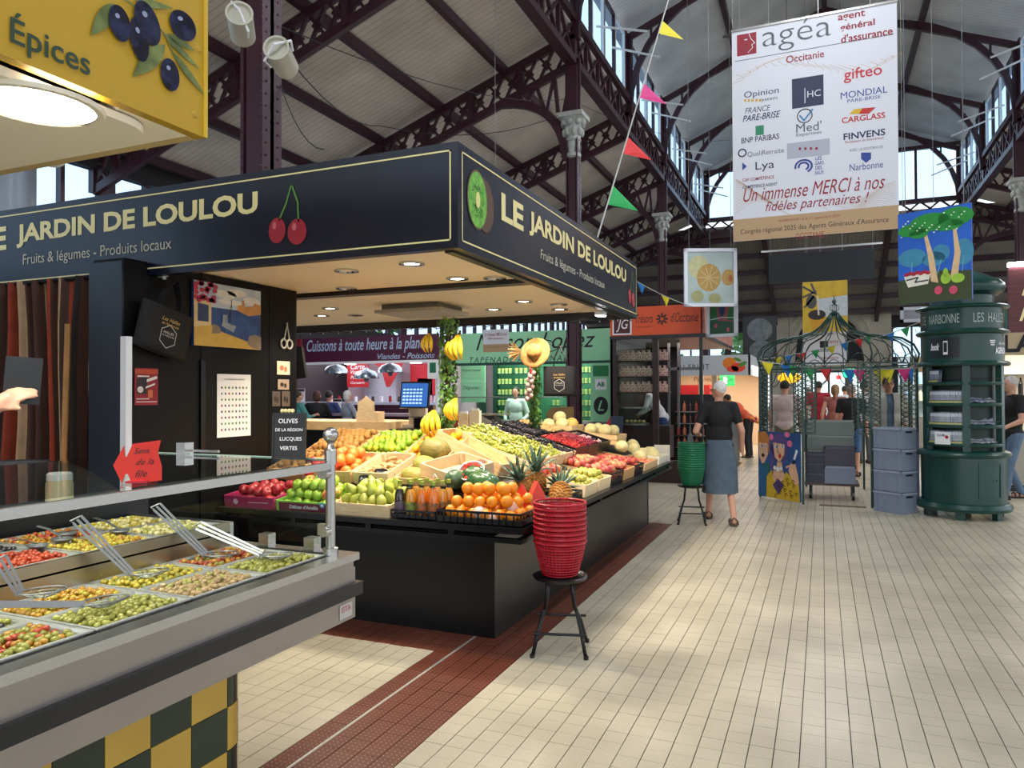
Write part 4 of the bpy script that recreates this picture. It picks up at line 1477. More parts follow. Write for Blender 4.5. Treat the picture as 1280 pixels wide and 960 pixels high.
# jar and jacket behind
jr = thing('cream_jar', 'cream coloured plastic jar standing behind the raised pans', 'jar', AX(75, 640, -2.87))
jr.location.z = 1.06
MB().lathe([(.045, 0), (.05, .01), (.05, .11), (.045, .125)], 20).build('body', mat('cream_plastic', '#cbb99a', .5), jr, smooth='auto')
MB().lathe([(.047, .125), (.047, .15), (.04, .155), (0, .155)], 20).build('lid', M_white, jr, smooth='auto')
mb = MB()
n, m = 24, 12
vs = []
for i in range(n + 1):
 for j in range(m + 1):
  u, v = i / n, j / m
  x = -3.05 + .13 * v + .02 * math.sin(u * 9)
  y = .9 + 1.55 * u
  z = 1.075 + (.26 * math.sin(PI * v) ** .6 * (1 - u ** 4) + .02 * math.sin(u * 14 + v * 5) * math.sin(PI * v)) + .0
  vs.append((x, y, max(z, 1.066)))
vs += [(x, y, 1.062) for x, y, z in vs]
N_ = (n + 1) * (m + 1)
fs = []
for i in range(n):
 for j in range(m):
  a = i * (m + 1) + j
  fs.append((a, a + m + 1, a + m + 2, a + 1)); fs.append((N_ + a, N_ + a + 1, N_ + a + m + 2, N_ + a + m + 1))
for i in range(n):
 a = i * (m + 1); fs.append((a, N_ + a, N_ + a + m + 1, a + m + 1))
 a += m; fs.append((a + m + 1, N_ + a + m + 1, N_ + a, a))
for j in range(m):
 fs.append((j, j + 1, N_ + j + 1, N_ + j)); a = n * (m + 1) + j; fs.append((a + 1, a, N_ + a, N_ + a + 1))
jk = mb.add(vs, fs).build('black_jacket', mat('nylon_black', '#14151a', .5, var=.2, scale=6), None, smooth=True)
tag(jk, 'crumpled black jacket lying on the ledge behind the olive pans', 'jacket')
# ---- yellow canopy of the olive stall
M_yel = mat('yellow_fascia', '#b8921c', .45, var=.04, scale=1)
YX, YYB, YZ0, YZ1 = -1.92, 1.886, 2.40, 3.15
yc_ = thing('olive_stall_canopy', 'mustard yellow canopy with Épices lettering and olive branch, top left', 'canopy', (-3.2, .3, 2.4))
wp(MB().bb(YX - .04, YX, -1.6, YYB, YZ0, YZ1), 'side_fascia', M_yel, yc_)
wp(MB().bb(-5.2, YX - .04, YYB - .04, YYB, YZ0 + .0, YZ1), 'end_fascia', mat('fascia_back', '#c9b07a', .5), yc_)
wp(MB().bb(YX - .001, YX + .006, YYB - .012, YYB + .004, YZ0, YZ1), 'edge_trim', mat('gold_trim', '#e0b93c', .35, metal=.3), yc_)
wp(MB().bb(-5.2, YX - .04, YYB - .3, YYB - .04, YZ0, YZ0 + .03), 'cornice', M_cream, yc_)
def rrect(mb, x0, x1, y0, y1, z0, z1, r):
 pts = []
 for cx, cy, a0 in ((x1 - r, y1 - r, 0), (x0 + r, y1 - r, 90), (x0 + r, y0 + r, 180), (x1 - r, y0 + r, 270)):
  for k in range(7):
   a = R(a0 + 15 * k); pts.append((cx + r * math.cos(a), cy + r * math.sin(a)))
 n = len(pts)
 return mb.add([(x, y, z0) for x, y in pts] + [(x, y, z1) for x, y in pts], [tuple(range(n - 1, -1, -1)), tuple(range(n, 2 * n))] + [(i, (i + 1) % n, n + (i + 1) % n, n + i) for i in range(n)])
wp(rrect(MB(), -5.0, YX - .055, -1.5, YYB - .13, YZ0 - .03, YZ0 - .005, .13), 'ceiling_panel', M_cream, yc_)
wp(MB().bb(-5.2, YX - .04, -1.6, YYB - .04, YZ0 + .03, YZ0 + .06), 'ceiling_backing', M_black, yc_)
v = at(45, 126, Z=YZ0 - .03)
lp = W(MB().lathe([(.15, -.012), (.17, -.012), (.175, 0), (.15, 0)], 32, v, cap=False).build('lamp_ring', M_cream, yc_))
MB().lathe([(0, -.006), (.15, -.006)], 32, v).build('lamp_lens', mat('big_lamp', '#ffffff', .4, emit='#fff6e8', estr=7), lp)
for x, y in ((v.x, v.y), (-2.55, 1.2), (-2.7, .6), (-2.5, .2)):
 L = bpy.data.lights.new('olive_lamp', 'SPOT')
 L.energy = 45; L.color = (1, .93, .8); L.spot_size = R(130); L.spot_blend = .5; L.shadow_soft_size = .12
 link('olive_lamp_light', L, None, (x, y, YZ0 - .06))
FOy, RY = (YX, 0, 0), (0, 1, 0)
def fy(px): return at(px, X=YX).y
def fz(px, py): return at(px, py, X=YX).z
y0, y1 = fy(9), fy(110)
M_dkg = mat('dark_green_print', '#1d3a28', .5)
wtext('Épices', (YX + .004, y0, (fz(9, 45) + fz(108, 65)) / 2), RY, (0, 0, 1), M_dkg, yc_, width=y1 - y0, bold=.012)
for q in ((247, 58), (243, 140)):
 wp(MB().ell((YX, fy(q[0]), fz(*q)), (.004, .012, .012), 8, 6), 'rivet', M_yel, yc_)
M_olv = mat('olive_print', '#141626', .18, hex2='#2d3354', scale=20, coat=.4)
M_lfp = mat('leaf_print', '#4c5a2a', .4, hex2='#7a8449', scale=18)
def pt(px, py): return (fy(px), fz(px, py))
def ovl(px, py, hw, hh, rot=0):
 y, z = pt(px, py)
 s = (at(px, X=YX).y / 1.0)
 ry = abs(fy(px + hw) - fy(px - hw)) / 2
 rz = abs(fz(px, py - hh) - fz(px, py + hh)) / 2
 mbo, mbh = MB(), MB()
 disc2(mbo, FOy, RY, FU, y, z, ry, rz, .006 + .0003 * (px % 7), 24, rot=rot)
 disc2(mbh, FOy, RY, FU, y - ry * .25, z + rz * .35, ry * .22, rz * .14, .009, 12, rot=.4)
 wp(mbo, 'olive_print', M_olv, yc_); wp(mbh, 'olive_highlight', mat('print_shine', '#8d97b5', .4), yc_)
ovl(146, 25, 14, 22, .1); ovl(181, 25, 16, 26, .35); ovl(171, 45, 12, 27, .15); ovl(226, 28, 17, 18, .3); ovl(210, 90, 12, 20, 0)
def leaf(a, b, w_):
 (y0, z0), (y1, z1) = pt(*a), pt(*b)
 L = math.hypot(y1 - y0, z1 - z0)
 n = ((z0 - z1) / L, (y1 - y0) / L)
 pts = []
 K = 8
 for k in range(K + 1):
  s = k / K; q = w_ * math.sin(PI * s ** .8)
  pts.append((y0 + (y1 - y0) * s + n[0] * q, z0 + (z1 - z0) * s + n[1] * q))
 for k in range(K - 1, 0, -1):
  s = k / K; q = -w_ * math.sin(PI * s ** .8)
  pts.append((y0 + (y1 - y0) * s + n[0] * q, z0 + (z1 - z0) * s + n[1] * q))
 wp(poly2(MB(), FOy, RY, FU, pts, .005), 'olive_leaf_print', M_lfp, yc_)
leaf((141, 0), (110, 40), .022); leaf((204, 52), (163, 92), .026); leaf((165, -4), (214, 6), .012); leaf((200, 36), (248, 84), .012)
leaf((206, 38), (242, 60), .014); leaf((212, 60), (254, 116), .014)
st_ = MB()
line2(st_, FOy, RY, FU, [pt(150, -8), pt(172, 8), pt(205, 40), pt(215, 66)], .006, .0055)
wp(st_, 'twig_print', M_lfp, yc_)
# small lamp under the canopy edge, two cream loudspeakers on the first column
lm = thing('bulkhead_lamp', 'small white lamp just under the yellow canopy rear edge', 'lamp', (at(68, 200, Y=YYB + .06)))
MB().ell((0, 0, 0), (.05, .025, .018), 12, 8).build('shade', M_white, lm, smooth=True)
MB().bb(-.01, .01, -.06, .0, 0, .03).build('bracket', M_white, lm)
M_spk = mat('cream_speaker', '#b7b2a0', .45)
def spk(px, py, Y_, rot, label):
 p = at(px, py, Y=Y_)
 t = thing('horn_speaker', label, 'speaker', p)
 t.rotation_euler = rot
 MB().lathe([(.07, -.14), (.09, -.12), (.09, .12), (.095, .14), (.08, .14), (.07, .12), (0, .12)], 24).build('body', M_spk, t, smooth='auto')
 MB().tube([(-.1, 0, 0), (-.12, 0, .1), (0, 0, .18), (.12, 0, .1), (.1, 0, 0)], .01, 6).build('bracket', M_white, t)
spk(301, 28, 4.1, (R(70), R(60), R(20)), 'left cream horn loudspeaker on the riveted column')
spk(352, 70, 4.3, (R(80), R(-40), R(30)), 'right cream horn loudspeaker on the riveted column')
# ======== FRUIT DISPLAY COUNTER
dc = thing('display_counter', 'black L shaped display counter of the fruit stall with railed edge', 'counter', (-2.6, 5.6, 0))
M_bk2 = mat('counter_black', '#070708', 0.3, var=.1, scale=2, spec=.25)
wp(MB().bb(-3.96, -1.9, 4.21, 5.3, 0, .64), 'front_base', M_bk2, dc)
wp(MB().bb(-2.9, -1.9, 5.303, 8.6, 0, .64), 'side_base', mat('counter_side', '#1c1c1b', 0.3, var=.12, scale=1.5), dc)
wp(MB().bb(-1.9, -1.897, 4.21, 8.6, 0.0, .64), 'side_panel', MATS['counter_side'], dc)
wp(MB().bb(-1.93, -1.893, 8.57, 8.603, 0, .66), 'corner_post', M_blackm, dc)
wp(MB().bb(-3.96, -1.66, 4.03, 5.5, .715, .73).bb(-3.0, -1.66, 5.5, 8.72, .715, .73), 'shelf', M_black, dc)
for (z0, z1), nm in (((.70, .735), 'upper_rail'), ((.64, .668), 'lower_rail')):
 o = .02 if nm == 'lower_rail' else 0
 wp(MB().bb(-3.96, -1.62 - o, 4.0 + o, 4.045 + o, z0, z1), nm, M_blackm, dc)
 wp(MB().bb(-1.665 - o, -1.62 - o, 4.045 + o, 8.75, z0, z1), nm, M_blackm, dc)
for x in (-3.9, -3.3, -2.7, -2.1):
 wp(MB().bb(x - .02, x + .02, 4.01, 4.04, .665, .702), 'rail_spacer', M_blackm, dc)
for y in (4.3, 5.0, 5.7, 6.4, 7.1, 7.8, 8.5):
 wp(MB().bb(-1.66, -1.635, y - .02, y + .02, .665, .702), 'rail_spacer', M_blackm, dc)
wp(MB().bb(-3.95, -1.8, 4.3, 5.2, .64, .715).bb(-2.9, -1.8, 5.2, 8.6, .64, .715), 'tray_box', M_black, dc)
A1, A2 = math.atan(.27), math.atan(.30)
# sloping banks
def wedge(pts, name):
 vs = [(x, y, z) for x, y, z in pts] + [(x, y, .73) for x, y, z in pts]
 n = len(pts)
 wp(MB().add(vs, [tuple(range(n)), tuple(range(2 * n - 1, n - 1, -1))] + [(i, i + n, (i + 1) % n + n, (i + 1) % n) for i in range(n)]), name, M_black, dc)
S1 = lambda y: .745 + .27 * (y - 4.05)
S2 = lambda x: .745 + .30 * (-1.68 - x)
wedge([(-3.95, 4.47, S1(4.47)), (-2.25, 4.47, S1(4.47)), (-2.9, 5.45, S1(5.45)), (-3.95, 5.45, S1(5.45))], 'front_bank')
wedge([(-2.1, 4.9, S2(-2.1)), (-2.1, 8.6, S2(-2.1)), (-3.0, 8.6, S2(-3.0)), (-3.0, 5.2, S2(-3.0))], 'side_bank')
MC = [mat('crate_wood', '#e3c493'), mat('crate_wood_pale', '#ead3aa', .65, hex2='#dcbd8c', scale=6, stretch=(2, 14, 14)), mat('crate_wood_dark', '#c79c66', .65, hex2='#b4854f', scale=6, stretch=(2, 14, 14))]
def crate(name, label, c, w_, d_, h_, m, tilt=(0, 0, 0), slats=2, group=None, solid=False, lip=None):
 """box crate, origin at the middle of its bottom; lip = lower front height"""
 t = thing(name, label, 'crate', c, 0, group)
 t.rotation_euler = tilt
 th = .009
 for s in (-1, 1):
  for k in range(slats):
   a = h_ * k / slats + (.004 if k else 0)
   b = h_ * (k + 1) / slats - .004
   hh = (b - a) if not (lip and s < 0) else max(.01, min(b, lip) - a)
   if lip and s < 0 and a >= lip: continue
   MB().bb(-w_ / 2, w_ / 2, s * d_ / 2 - th / 2, s * d_ / 2 + th / 2, a, a + hh).build('side_board', m, t)
   MB().bb(s * w_ / 2 - th / 2, s * w_ / 2 + th / 2, -d_ / 2, d_ / 2, a, b).build('end_board', m, t)
 MB().bb(-w_ / 2, w_ / 2, -d_ / 2, d_ / 2, 0, .006).build('bottom', m, t)
 if not solid:
  for sx in (-1, 1):
   for s in (-1, 1):
    MB().bb(sx * (w_ / 2 - .02) - .012, sx * (w_ / 2 - .02) + .012, s * (d_ / 2 - .018) - .012, s * (d_ / 2 - .018) + .012, .006, (lip if lip and s < 0 else h_) - .002).build('corner_post', m, t)
 return t
def tray_black(label, c, w_, d_, h_, tilt=(0, 0, 0), group=None, name='plastic_tray'):
 t = thing(name, label, 'tray', c, 0, group)
 t.rotation_euler = tilt
 m = M_black
 for s in (-1, 1):
  mb = MB()
  mb.bb(-w_ / 2, w_ / 2, s * d_ / 2 - .004, s * d_ / 2 + .004, h_ - .014, h_)
  mb.bb(-w_ / 2, w_ / 2, s * d_ / 2 - .003, s * d_ / 2 + .003, 0, h_ * .45)
  n = int(w_ / .045)
  for k in range(n + 1):
   x = -w_ / 2 + w_ * k / n
   mb.bb(x - .004, x + .004, s * d_ / 2 - .003, s * d_ / 2 + .003, 0, h_)
  mb.build('side', m, t)
  mb = MB()
  mb.bb(s * w_ / 2 - .004, s * w_ / 2 + .004, -d_ / 2, d_ / 2, h_ - .014, h_)
  mb.bb(s * w_ / 2 - .003, s * w_ / 2 + .003, -d_ / 2, d_ / 2, 0, h_ * .45)
  n = int(d_ / .045)
  for k in range(n + 1):
   y = -d_ / 2 + d_ * k / n
   mb.bb(s * w_ / 2 - .003, s * w_ / 2 + .003, y - .004, y + .004, 0, h_)
  mb.build('end', m, t)
 MB().bb(-w_ / 2, w_ / 2, -d_ / 2, d_ / 2, 0, .005).build('bottom', m, t)
 return t
def placer(t):
 M = Matrix.Translation(t.location) @ t.rotation_euler.to_matrix().to_4x4()
 return lambda v: M @ Vector(v)
FRU = {}
def fmesh(kind, k=0):
 key = (kind, k)
 if key in FRU: return FRU[key]
 rr = random.Random(hash(kind) % 97 + k)
 def lat(prof, m, n=14):
  return MB().lathe(prof, n).mesh(kind, m, True)
 if kind.startswith('apple'):
  m = {'apple_red': mat('apple_red', '#8f1226', .28, hex2='#c23a3a', scale=18, stretch=(3, 3, .6), coat=.3), 'apple_green': mat('apple_green', '#88aa2c', .3, hex2='#a9c048', scale=9, coat=.3),
'apple_mixed': mat('apple_mixed', '#b8c24a', .3, hex2='#c0392f', scale=12, stretch=(3, 3, .8), coat=.3)}[kind]
  me = lat([(0, -.028), (.012, -.033), (.026, -.028), (.036, -.012), (.038, .004), (.033, .022), (.02, .031), (.008, .03), (0, .024)], m)
 elif kind == 'pear':
  me = lat([(0, -.036), (.014, -.038), (.028, -.028), (.034, -.010), (.031, .010), (.021, .030), (.014, .044), (.009, .052), (0, .054)], mat('pear_skin', '#a3b13c', .35, hex2='#bdc05a', scale=10))
 elif kind == 'peach':
  me = MB().ell((0, 0, 0), (.034, .034, .032), 12, 8).mesh(kind, [mat('peach_skin', '#e39a62', .6, hex2='#b8343c', scale=16, sheen=.3), mat('peach_skin_b', '#e8b06a', .6, hex2='#cf5446', scale=14), mat('nectarine_skin', '#9e1e33', .4, hex2='#d1603f', scale=15)][k % 3], True)
 elif kind == 'orange':
  me = MB().ell((0, 0, 0), (.040, .040, .038), 14, 9).mesh(kind, mat('orange_peel', '#ee8c12', .42, var=.06, scale=20, bump=.15, bscale=180), True)
 elif kind == 'grapefruit':
  me = MB().ell((0, 0, 0), (.044, .044, .042), 14, 9).mesh(kind, mat('grapefruit_peel', '#f08c2c', .42, hex2='#ea7038', scale=12, bump=.1, bscale=150), True)
 elif kind == 'tomato':
  me = lat([(0, -.026), (.02, -.026), (.036, -.01), (.037, .008), (.026, .024), (.01, .026), (0, .022)], mat('tomato_skin', '#cf2a20', .2, coat=.5))
 elif kind == 'lemon':
  me = lat([(0, -.040), (.006, -.037), (.018, -.026), (.026, -.01), (.027, .006), (.02, .024), (.007, .034), (0, .038)], mat('lemon_peel', '#eda818', .4, var=.06, scale=20, bump=.1, bscale=150))
 elif kind == 'lime':
  me = lat([(0, -.032), (.006, -.03), (.017, -.022), (.024, -.008), (.024, .008), (.017, .022), (.006, .029), (0, .031)], [mat('lime_peel', '#6b9216', .35, hex2='#8fae2c', scale=12), mat('lime_peel_yellow', '#c4b420', .35, hex2='#a0a824', scale=12)][k % 2])
 elif kind == 'kiwi':
  me = lat([(0, -.03), (.016, -.026), (.024, -.008), (.024, .008), (.017, .025), (0, .031)], mat('kiwi_peel', '#a97a3a', .85, var=.15, scale=30))
 elif kind == 'plum':
  me = MB().ell((0, 0, 0), (.021, .021, .024), 10, 7).mesh(kind, mat('greengage', '#a9b04a', .4, hex2='#c6b14a', scale=14), True)
 elif kind == 'fig':
  me = lat([(0, -.024), (.018, -.02), (.023, -.004), (.016, .014), (.007, .026), (0, .03)], mat('fig_skin', '#3a2237', .5, var=.3, scale=20), 10)
 elif kind == 'potato':
  me = MB().ell((0, 0, 0), (.034, .024, .02), 10, 7).mesh(kind, mat('ginger_skin', '#c9a06c', .8, var=.15, scale=20), True)
 FRU[key] = me
 return me
M_stem = mat('fruit_stem', '#4a3a22', .8)
stem_me = MB().tube([(0, 0, .022), (.002, 0, .034), (.006, 0, .042)], .0016, 5).mesh('stem', M_stem)
pstem_me = MB().tube([(0, 0, .05), (.003, 0, .064), (.010, 0, .074)], .0016, 5).mesh('stem', M_stem)
def fill(t, w_, d_, z0, r, kinds, label, group, layers=2, tilt_any=True, stem=None, seed=1, name=None, heap=0.0, labels=None, squash=1.75, part=1.0, cat=None, scale=1.0):
 P_ = placer(t)
 rr = random.Random(seed)
 cnt = 0
 for lay in range(layers):
  st_ = r * 2.02
  z = z0 + r + lay * r * squash
  wx, wy_ = w_ / 2 - r - .008 + (heap if lay == layers - 1 else 0) * 0, d_ / 2 - r - .008
  inset = lay * r * .85
  nx = max(1, int((2 * (wx - inset)) / st_) + 1)
  ny = max(1, int((2 * (wy_ - inset)) / (st_ * .9)) + 1)
  for j in range(ny):
   for i in range(nx):
    x = -(nx - 1) * st_ / 2 + i * st_ + (r * .5 if j % 2 else -r * .5) * (1 if nx > 1 else 0)
    y = -(ny - 1) * st_ * .45 + j * st_ * .9
    if abs(x) > wx + .004: x = math.copysign(wx, x)
    if rr.random() > part and lay == layers - 1: continue
    k = rr.choice(kinds)
    kk = k if isinstance(k, tuple) else (k, 0)
    me = fmesh(*kk)
    p = P_((x + rr.uniform(-.26, .26) * r, y + rr.uniform(-.26, .26) * r, z + rr.uniform(-.2, .2) * r + heap * max(0, 1 - (x / (w_ * .5)) ** 2 - (y / (d_ * .5)) ** 2)))
    rot = (rr.uniform(-.9, .9), rr.uniform(-.9, .9), rr.uniform(0, 6.28)) if tilt_any else (0, 0, rr.uniform(0, 6.28))
    lb, ct = (labels[kk[0]] if labels else (label, cat or kk[0].split('_')[0]))
    nm = name or kk[0].split('_')[0]
    o = link(nm, me, None, p, rot, rr.uniform(.93, 1.06) * scale)
    tag(o, lb, ct, group)
    if stem and lay == layers - 1:
     link('stem', stem, o)
    cnt += 1
 return cnt
# --- front row
T0 = (R(7), 0, 0)
def fr(x0, x1, y0, y1): return ((x0 + x1) / 2, (y0 + y1) / 2, S1(y0) + .004)
M_pink = mat('pink_card', '#a8285a', .5)
M_lime = mat('green_card', '#86c04a', .5)
ya, yb = 4.07, 4.45
c = crate('fruit_box', 'pink cardboard box of red apples at the left end of the front row', fr(-3.95, -3.51, ya, yb), .44, .38, .085, M_pink, T0, 1, solid=True)
art(c, (-.22, -.196, 0), (1, 0, 0), [('printed_logo', '#e6c4d2', [('d', .24, .5, .05, .22), [(.5, .45), (.9, .5), (.9, .56), (.5, .52)]])], (.44, .085))
fill(c, .44, .38, .0, .036, ['apple_red'], 'shiny red apple in the pink cardboard box', 'red apples in the pink box', 2, stem=stem_me, seed=1)
c = crate('fruit_box', 'green and maroon cardboard box of green apples in the front row', fr(-3.49, -3.03, ya, yb), .45, .38, .075, M_lime, T0, 1, solid=True)
MB().bb(-.2, .225, -.198, -.195, .004, .06).build('printed_band', mat('maroon_card', '#6d1a3a', .5), c)
text('Délices d’Amélie', (.01, -.2, .034), (1, 0, 0), (0, 0, 1), M_white, c, width=.24, align='CENTER', shear=.3, bold=.02)
art(c, (-.225, -.2, 0), (1, 0, 0), [('round_logo', '#4fa0c8', [('d', .87, .75, .045, .26)]), ('logo_dot', '#e8e6e2', [('d', .87, .75, .02, .12)])], (.45, .075))
fill(c, .45, .38, .0, .036, ['apple_green', 'apple_green', 'apple_green', 'apple_green', 'apple_mixed'], 'green apple', 'apples in the green and maroon box', 3, stem=stem_me, seed=2, labels={'apple_green': ('green apple heaped in the green and maroon box', 'apple'), 'apple_mixed': ('red and yellow apple among the green apples', 'apple')})
c = crate('wooden_crate', 'open wooden crate of green pears in the front row beside the juice bottles', fr(-3.01, -2.58, ya, yb), .43, .38, .085, MC[1], T0, 1)
fill(c, .43, .38, .0, .033, ['pear'], 'green pear lying in the front wooden crate', 'pears in the front crate', 3, stem=pstem_me, seed=3, name='pear')
# bottles
M_cap2 = mat('cap_green', '#93a83a', .4)
M_plast = glass_mat('bottle_glass', '#f2f2ea', .8)
JU = [('#1d0d18', 'dark berry'), ('#f0a02c', 'golden orange'), ('#f27a1a', 'deep orange'), ('#e0a040', 'amber')]
def bottle(x, y, z, k, label, tagc):
 t = thing('juice_bottle', label, 'bottle', (x, y, z), random.uniform(-.3, .3))
 c = JU[k][0]
 MB().lathe([(0, .004), (.03, .004), (.032, .012), (.032, .125), (.026, .15), (.018, .168), (.0, .169)], 16).build('juice', mat('juice_' + c[1:], c, .15, coat=.8, spec=.6, var=.05), t, smooth='auto')
 MB().lathe([(.034, .0), (.035, .01), (.035, .125), (.029, .152), (.017, .178), (.0135, .195), (.0135, .205)], 16, cap=False).build('glass', M_plast, t, smooth=True)
 MB().lathe([(.0355, .02), (.0358, .022), (.0358, .088), (.0355, .09)], 16, cap=False).build('label', mat('label_' + tagc[1:], tagc, .5, hex2='#5a5a34', scale=30), t, smooth=True)
 MB().lathe([(.0, .222), (.0155, .222), (.0155, .2), (.0, .2)], 12).build('cap', M_cap2, t, smooth='auto')
tb_ = tray_black('shallow black plastic tray under the juice bottles', (-2.4, 4.2, .742), .32, .27, .05, (0, 0, 0))
k = 0
descr = {0: 'juice bottle of dark purple berry juice', 1: 'juice bottle of golden orange juice', 2: 'juice bottle of deep orange juice', 3: 'juice bottle of amber juice'}
rows = [(4.105, [0, 1, 2, 2], 'front row'), (4.19, [0, 3, 2, 3], 'middle row'), (4.275, [1, 3, 3, 3], 'rear row')]
colpos = ['leftmost', 'second from left', 'third from left', 'rightmost']
for ry, ks, wh in rows:
 for i, kk in enumerate(ks):
  bottle(-2.52 + i * .082 + (.0 if ry < 4.15 else .02), ry, .75, kk, '%s, %s in the %s' % (descr[kk], colpos[i], wh), ['#6b4a7a', '#8fa03a', '#c4602c', '#b57a3a'][kk])
# oranges tray
c = tray_black('black plastic tray heaped with oranges at the front corner of the counter', (-1.93, 4.25, .742), .56, .42, .075, (0, 0, 0))
fill(c, .56, .42, .01, .0405, ['orange'], 'orange heaped in the black corner tray', 'oranges in the corner tray', 3, seed=5, part=.42)
M_wrap = mat('wrapped_orange', '#e9a07a', .5, hex2='#f0d9cc', scale=14)
for i, (px, py) in enumerate(((599, 640), (616, 647), (640, 633))):
 v = at(px, py, Y=4.1 + .09 * (i == 2))
 o = MB().ell((0, 0, 0), (.041, .041, .039), 14, 9).build('wrapped_orange', M_wrap, None, v, (0, 0, i), smooth=True)
 if i == 0:
  me = text_mesh('Clipo', width=.055, align='CENTER', shear=.3, bold=.02)
  for q in me.vertices:
   a = q.co.x / .0415; q.co = Vector((.0418 * math.sin(a), -.0418 * math.cos(a), q.co.y))
  me.materials.append(mat('blue_ink', '#1d2d66', .5)); lt = link('lettering', me, o); lt.rotation_euler = (0, 0, .6 - i)
 tag(o, 'orange wrapped in printed tissue, ' + ['left of the two at the front of the corner tray', 'right of the two at the front of the corner tray', 'near the right side of the corner tray'][i], 'orange')
# --- second row
T1 = (A1, 0, 0)
def slot(x0, x1, y0, y1): return ((x0 + x1) / 2, (y0 + y1) / 2, S1((y0 + y1) / 2) + .012)
c = crate('wooden_crate', 'wooden crate of large orange grapefruit in the second row', slot(-3.62, -3.18, 4.5, 4.93), .44, .42, .09, MC[0], T1, 1)
fill(c, .44, .42, .0, .044, ['grapefruit'], 'large orange grapefruit in the second row crate', 'grapefruit in the second row crate', 2, seed=6)
P_ = placer(c)
for i, (x, y, z) in enumerate([(-.02, -.18, .12), (.07, -.19, .12), (-.1, -.17, .12), (.0, -.245, .07), (-.16, -.12, .13), (-.14, -.22, .07)]):
 tag(link('tomato', fmesh('tomato'), None, P_((x, y, z))), 'shiny red tomato piled at the front of the grapefruit crate', 'tomato', 'tomatoes before the grapefruit')
c = crate('wooden_crate', 'wooden crate of ginger root beside the striped melons', slot(-3.16, -2.86, 4.5, 4.93), .29, .42, .09, MC[1], T1, 1)
gm = []
for k in range(3):
 rr = random.Random(k)
 mb = MB()
 for q in range(5):
  a = rr.uniform(0, 6.28)
  mb.ell((.03 * math.cos(a) * rr.random() * 1.6, .03 * math.sin(a) * rr.random() * 1.6, rr.uniform(-.004, .008)), (rr.uniform(.02, .034), .013, .012), 8, 6, (0, rr.uniform(-.4, .4), a))
 mb.v = mb.v
 gm.append(remesh(mb, .006, 2)); gm[-1].materials.append(mat('ginger_skin', '#c9a06c', .8, var=.15, scale=20))
P_ = placer(c)
rr = random.Random(8)
for k in range(26):
 o = link('ginger_root', gm[k % 3], None, P_((rr.uniform(-.1, .1), rr.uniform(-.15, .15), .02 + (k // 9) * .022)), (rr.uniform(-.3, .3), rr.uniform(-.3, .3), rr.uniform(0, 6)))
 tag(o, 'knobbly ginger root piled in the wooden crate', 'ginger', 'ginger roots in the crate')
# price cards
def card(px, py, Y_, label, txt=('2,95',), w_=.10, h_=.065, c='#1b1b1e', ink=M_chalk, rz=.1):
 v = at(px, py, Y=Y_)
 t = thing('price_card', label, 'price card', v, rz)
 t.rotation_euler = (R(-15), 0, rz)
 MB().prism([(-w_ / 2, 0), (w_ / 2, 0), (w_ / 2, h_)] + [(w_ / 2 * math.cos(a), h_ + .012 * math.sin(a)) for a in [PI * k / 8 for k in range(1, 8)]] + [(-w_ / 2, h_)], .003).build('card', mat('card_' + c[1:], c, .6), t)
 for i, s in enumerate(txt):
  text(s, (0, -.001, h_ * (.75 - .45 * i)), (1, 0, 0), (0, 0, 1), ink, t, width=w_ * .7, align='CENTER', shear=.2)
 MB().cyl((0, .004, -.05), (0, .004, h_ * .5), .002, 5).build('pin', M_steel, t)
card(455, 606, 4.46, 'black price card in front of the grapefruit crate', ('Poires', '3,50'))
card(475, 598, 4.50, 'black price card in front of the ginger crate', ('Gingembre',))
# melons
M_mel = mat('striped_melon', '#66642a', .5, hex2='#948040', scale=9, stretch=(1, 6, 6), bump=.3, bscale=25)
M_mel2 = mat('striped_melon_yellow', '#7d8236', .5, hex2='#b0a252', scale=9, stretch=(1, 6, 6), bump=.3, bscale=25)
def melon(px, py, Y_, r, rz, m, label, ry=0.1, name='melon', cat='melon'):
 v = at(px, py, Y=Y_)
 if name == 'watermelon': v.z += .045
 mb = MB()
 o = mb.ell((0, 0, 0), r, 20, 14).build(name, m, None, v, (0, ry, rz), smooth=True)
 return tag(o, label, cat)
melon(543, 561, 4.98, (.125, .095, .088), .1, M_mel, 'dark olive coloured long melon, topmost of the three')
melon(533, 583, 4.82, (.128, .085, .078), -.35, M_mel2, 'green striped long melon in the middle of the three', .3)
melon(518, 594, 4.66, (.115, .07, .062), -.1, M_mel2, 'yellowish long melon, lowest of the three', .1)
MB().tube([at(541, 597, Y=4.5), at(543, 592, Y=4.5), at(546, 596, Y=4.5), at(544, 602, Y=4.5)], .003, 6).build('x', M_white).name = 'twine_loop'
tag(bpy.data.objects['twine_loop'], 'small white twine loop beside the lowest long melon', 'twine')
c = crate('wooden_crate', 'shallow wooden crate under the long striped melons', slot(-2.84, -2.42, 4.52, 5.0), .40, .46, .05, MC[0], T1, 1)
